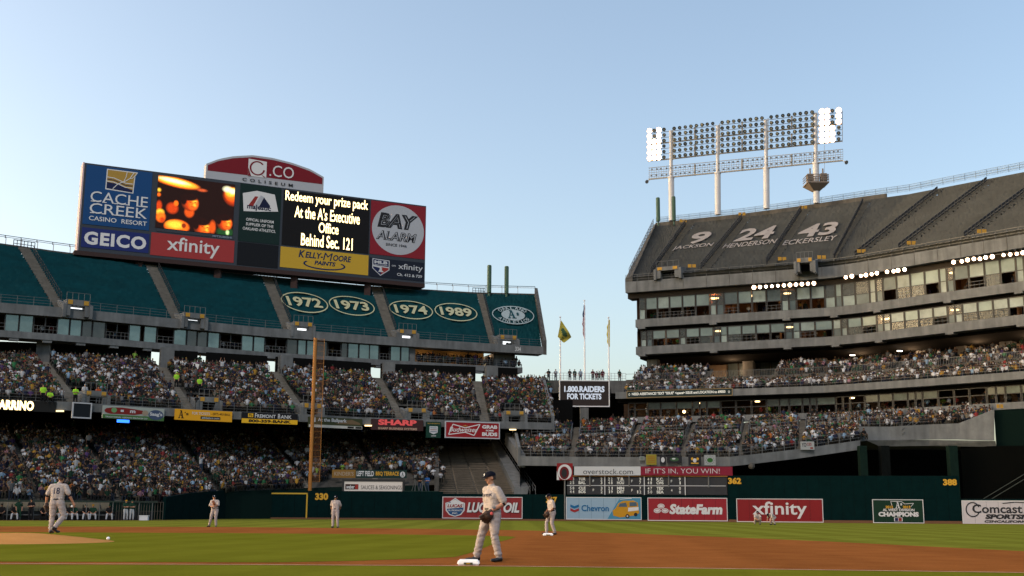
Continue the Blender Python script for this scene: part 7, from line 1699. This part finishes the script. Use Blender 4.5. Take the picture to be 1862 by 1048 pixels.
# ------------------------------------------------------------------ the seated crowd
PM = attr_mat('crowd_cloth', .9)
def frus(V, Lp, P, a, b, wa, da, wb, db, part, n=6):
    a, b = Vector(a), Vector(b); z = (b - a).normalized(); x = Vector((1, 0, 0)); x = (x - z * x.dot(z)).normalized(); y = z.cross(x); i = len(V)
    for c, w, d in ((a, wa, da), (b, wb, db)):
        for k in range(n): t = 2 * math.pi * (k + .5) / n; V.append(tuple(c + x * math.cos(t) * w + y * math.sin(t) * d))
    for k in range(n): Lp.append((i + k, i + (k + 1) % n, i + n + (k + 1) % n, i + n + k)); P.append(part)
    Lp.append(tuple(i + n + k for k in range(n))); P.append(part)
def crowd_pose(k, r):
    V, L, P = [], [], []; stand = k in (6,); dz = .36 if stand else 0; lean = r.uniform(-.06, .1)
    frus(V, L, P, (0, 0, .44 + dz), (0, .02 + lean, .98 + dz), .17, .12, .215, .13, 1); frus(V, L, P, (0, .02 + lean, .98 + dz), (0, .02 + lean, 1.05 + dz), .20, .12, .09, .08, 1)
    hx = r.uniform(-.05, .05); hy = .04 + lean; frus(V, L, P, (hx, hy, 1.03 + dz), (hx, hy + .01, 1.17 + dz), .062, .07, .088, .10, 0); frus(V, L, P, (hx, hy + .012, 1.165 + dz), (hx, hy, 1.24 + dz), .095, .108, .086, .095, 3); frus(V, L, P, (hx, hy, 1.24 + dz), (hx, hy, 1.29 + dz), .085, .095, .04, .045, 3)
    arms = {0: ((.27, .12, .70), (.10, .30, .62)), 1: ((.26, .10, .72), (.03, .26, .80)), 2: ((.28, .05, .70), (.22, .34, .60)), 3: ((.30, .10, 1.05), (.24, .16, 1.32)), 4: ((.26, .14, .72), (.02, .28, .98)), 5: ((.25, .16, .74), (.10, .2, 1.0)), 6: ((.28, .02, .78), (.22, .16, .60))}[k]
    for s in (-1, 1):
        (ex, ey, ez), (hx2, hy2, hz) = arms
        if k == 3 and s == 1 and r.random() < .5: (ex, ey, ez), (hx2, hy2, hz) = (.27, .12, .70), (.10, .30, .62)
        frus(V, L, P, (s * .21, .02 + lean, .96 + dz), (s * ex, ey + lean, ez + dz), .06, .06, .05, .05, 1, 5); frus(V, L, P, (s * ex, ey + lean, ez + dz), (s * hx2, hy2 + lean, hz + dz), .045, .045, .035, .035, 0, 5)
        if stand: frus(V, L, P, (s * .09, 0, .86), (s * .1, 0, .05), .10, .10, .06, .07, 2, 5)
        else: frus(V, L, P, (s * .09, -.02, .50), (s * .13, .42, .52), .09, .09, .07, .07, 2, 5); frus(V, L, P, (s * .13, .42, .52), (s * .13, .40, .04), .07, .07, .05, .06, 2, 5)
    if not stand: frus(V, L, P, (0, -.17, .30), (0, -.24, .86), .22, .025, .22, .025, 4, 4)
    return np.array(V), L, P
rr = random.Random(11)
POSES = [crowd_pose(k, rr) for k in (0, 0, 1, 1, 2, 2, 3, 4, 5, 6, 0, 2)]
SH = [('white', (.50, .50, .52), 13), ('grey', (.16, .16, .17), 12), ('black', (.012, .012, .014), 30), ('navy', (.015, .02, .05), 15), ('dark green', (.012, .05, .028), 12), ('green', (.03, .16, .06), 4), ('gold', (.40, .22, .03), 4), ('brown', (.08, .045, .028), 5), ('tan', (.20, .17, .13), 4), ('red', (.26, .03, .03), 2), ('purple', (.08, .04, .13), 1.5), ('light blue', (.20, .30, .42), 5), ('pink', (.36, .18, .24), 1), ('orange', (.42, .13, .03), 1), ('lime', (.24, .42, .06), .5)]
SKN = [(.36, .19, .12), (.28, .14, .085), (.18, .085, .05), (.42, .25, .17)]
HR = [('dark hair', (.012, .009, .008), 5), ('brown hair', (.04, .02, .012), 3), ('fair hair', (.22, .14, .06), 1), ('black cap', (.012, .012, .014), 3), ('green cap', (.012, .06, .03), 2), ('gold cap', (.4, .22, .03), .6), ('white cap', (.5, .5, .5), 1)]
PT = [(.03, .045, .08), (.02, .02, .025), (.06, .05, .04), (.14, .12, .09)]
def wpick(l): return rr.choices(l, weights=[x[-1] for x in l])[0]
people = []
from mathutils import noise as NZ_
def near_hole(u, t, holes): return any(a < u < b and c < t < d for a, b, c, d in holes)
def fill(D, name, occ=.9, holes=(), gaps=(), aw=.05, step=.50, white=0.0, u0=0, u1=None, skiprows=0):
    n = D.rows; u1 = D.n if u1 is None else u1
    for i in range(skiprows, n):
        t = (i + .45) / n; u = u0 + .03; idx = 0; tt = i / n
        while u < u1 - .02:
            L = (D(min(u + .05, D.n), t) - D(u, t)).length / .05; u += step / L * rr.uniform(.94, 1.06)
            if abs(u - round(u)) < aw and 0 < round(u) < D.n: continue
            if near_hole(u, tt, holes) or rr.random() > occ + .28 * NZ_.noise(Vector((u * 5, tt * 6, len(name)))): continue
            x, y = proj(D(u, t));
            if x < -60 or x > 1980: continue
            idx += 1
            p = D(u, t); p.z = D(u, tt).z + .02; f = D.facing(u, t); yaw = math.atan2(f.y, f.x) - math.pi / 2 + rr.uniform(-.35, .35)
            sh = wpick(SH) if rr.random() > white else SH[0]; people.append(dict(p=p, yaw=yaw, pose=rr.randrange(len(POSES)), sh=sh, hr=wpick(HR), sk=rr.choice(SKN), pt=rr.choice(PT), row=i, idx=idx, deck=name, x=x, y=y, s=rr.uniform(.92, 1.06), b=rr.uniform(.75, 1.2)))
h3 = [(5.02, 5.5, -1, .06)]
ub1, tb1 = D3.find(603, 873); ub2, tb2 = D3.find(745, 873)
fill(D3, 'lower', .88, holes=[(3.95, 6, -1, .07), (ub1 - .05, ub2 + .05, -1, tb2 + .09)])
fill(D2, 'middle', .86, holes=holes2, aw=.07)
fill(D6, 'club', .95, white=.18); fill(D7, 'club upper', .88, holes=[(1.9, 3.05, -1, 2)], white=.12)
fill(D8, 'right lower', .86, holes=[(.2, .95, .44, .60), (1.05, 1.95, .44, .60), (2.05, 2.95, .46, .62), (3.05, 3.95, .49, .65), (4.05, 4.95, .52, .68), (5.05, 5.95, .54, .70)], aw=.07); fill(D9, 'right balcony', .86)
L_te = Off(L_fr, -1.0, ZWB); 
DT = Deck(Off(L_fr, -.2, ZWB), Off(L_fr, -4.0, ZWB + .7), [(757, 757), (800, 800), (850, 850), (905, 905), (945, 945)], 4); fill(DT, 'terrace', .55, aw=0)
# people inside the open suites
class Row: pass
for nm, ln, z, o_, xs_ in (('suite', L_fr, ZWB, -1.0, [(a, b) for a, b, k in LW if k == 'o']), ('suite', R_f, 27.36, -2.0, [(a, b) for a, b in zip(e1[:-1], e1[1:]) if b - a > 17 and a != 1522.5]), ('suite', R_f, 23.51, -2.0, [(a, b) for a, b in zip(e2[:-1], e2[1:]) if b - a > 17]), ('suite', R_cf, 12.96, -2.2, list(zip(cw[:-1], cw[1:])))):
    for a, b in xs_:
        for k in range(rr.choice((1, 2, 3, 3, 4))):
            px = rr.uniform(a + 2, b - 2); f = ln.normal(px); p = ln(px, out=o_ - rr.uniform(0, 1.6)); p.z = z; x, y = proj(p)
            people.append(dict(p=p, yaw=math.atan2(f.y, f.x) - math.pi / 2 + rr.uniform(-.6, .6), pose=rr.choice((0, 2, 4, 9)), sh=wpick(SH), hr=wpick(HR), sk=rr.choice(SKN), pt=rr.choice(PT), row=0, idx=0, deck=nm, x=x, y=y, s=1.0, b=rr.uniform(.8, 1.2)))
# the 300 that show largest: single people; the rest one mass
cand = [q for q in people if q['deck'] == 'lower' and 0 < q['x'] < 1862 and q['y'] < 935]
cand.sort(key=lambda q: q['p'].y)
single = set(id(q) for q in cand[:300])
def person_mesh(q):
    V, L, P = POSES[q['pose']]; return V, L, P
def cols(q):
    b = q['b'] * (.70 if q['sh'][0] in ('white', 'light blue') else .52); k = .30; return [tuple(c * k for c in q['sk']), tuple(c * b for c in q['sh'][1]), tuple(c * k for c in q['pt']), tuple(c * .5 for c in q['hr'][1]), (.005, .014, .012)]
vm = {}
rows_seen = {}
for q in sorted([q for q in people if id(q) in single], key=lambda q: (q['row'], q['x'])):
    rows_seen.setdefault(q['row'], []).append(q)
ONES = 'zeroth first second third fourth fifth sixth seventh eighth ninth tenth eleventh twelfth thirteenth fourteenth fifteenth sixteenth seventeenth eighteenth nineteenth'.split()
def ordn(n):
    if n < 20: return ONES[n]
    if n >= 100: return 'hundred-' + (ordn(n - 100) if n > 100 else 'th')
    t = ['twent', 'thirt', 'fort', 'fift', 'sixt', 'sevent', 'eight', 'ninet'][n // 10 - 2]
    return t + 'ieth' if n % 10 == 0 else t + 'y-' + ONES[n % 10]
for row, qs in rows_seen.items():
    for j, q in enumerate(qs):
        key = (q['pose'], q['sh'][0], q['hr'][0])
        if key not in vm:
            V, L, P = person_mesh(q); me = bpy.data.meshes.new('spectator'); me.from_pydata([tuple(v) for v in V], [], L); ca = me.color_attributes.new('Col', 'FLOAT_COLOR', 'CORNER'); c = cols(q); arr = []
            for f, p_ in zip(L, P): arr += [(*c[p_], 1.0)] * len(f)
            ca.data.foreach_set('color', np.array(arr).ravel()); me.materials.append(PM); vm[key] = me
        o = bpy.data.objects.new('person', vm[key]); COL.objects.link(o); o.location = q['p']; o.rotation_euler = (0, 0, q['yaw']); o.scale = (q['s'],) * 3
        tag(o, '%s shirt, %s, %s spectator from left in %s row above bullpen bench' % (q['sh'][0], q['hr'][0], ordn(j + 1), ordn(row + 1)), 'person', 'spectators in the front rows of the lower left deck')
rest = [q for q in people if id(q) not in single]
def mass(name, qs, label):
    VV, LL, CC, CO = [], [], [], []; off = 0
    for q in qs:
        V, L, P = POSES[q['pose']]; c_, s_ = math.cos(q['yaw']), math.sin(q['yaw']); R = np.array([[c_, -s_, 0], [s_, c_, 0], [0, 0, 1]]) * q['s']
        VV.append(V @ R.T + np.array(q['p'])); LL.append(np.concatenate([np.array(f) for f in L]) + off); cnt = np.array([len(f) for f in L]); CC.append(cnt); c = np.array(cols(q)); CO.append(np.repeat(c[np.array(P)], cnt, axis=0)); off += len(V)
    V = np.concatenate(VV); L = np.concatenate(LL); C = np.concatenate(CC); K = np.concatenate(CO); K = np.concatenate([K, np.ones((len(K), 1))], axis=1)
    me = bpy.data.meshes.new(name); me.vertices.add(len(V)); me.vertices.foreach_set('co', V.ravel()); me.loops.add(len(L)); me.loops.foreach_set('vertex_index', L); me.polygons.add(len(C)); st = np.concatenate([[0], np.cumsum(C)[:-1]]); me.polygons.foreach_set('loop_start', st); me.polygons.foreach_set('loop_total', C)
    ca = me.color_attributes.new('Col', 'FLOAT_COLOR', 'CORNER'); ca.data.foreach_set('color', K.ravel()); me.update(calc_edges=True); me.materials.append(PM); o = bpy.data.objects.new(name, me); COL.objects.link(o); tag(o, label, 'crowd', kind='stuff'); return o
mass('crowd', rest, 'dense seated crowd filling the decks of both grandstands')
print('people', len(people), 'single', len(single))
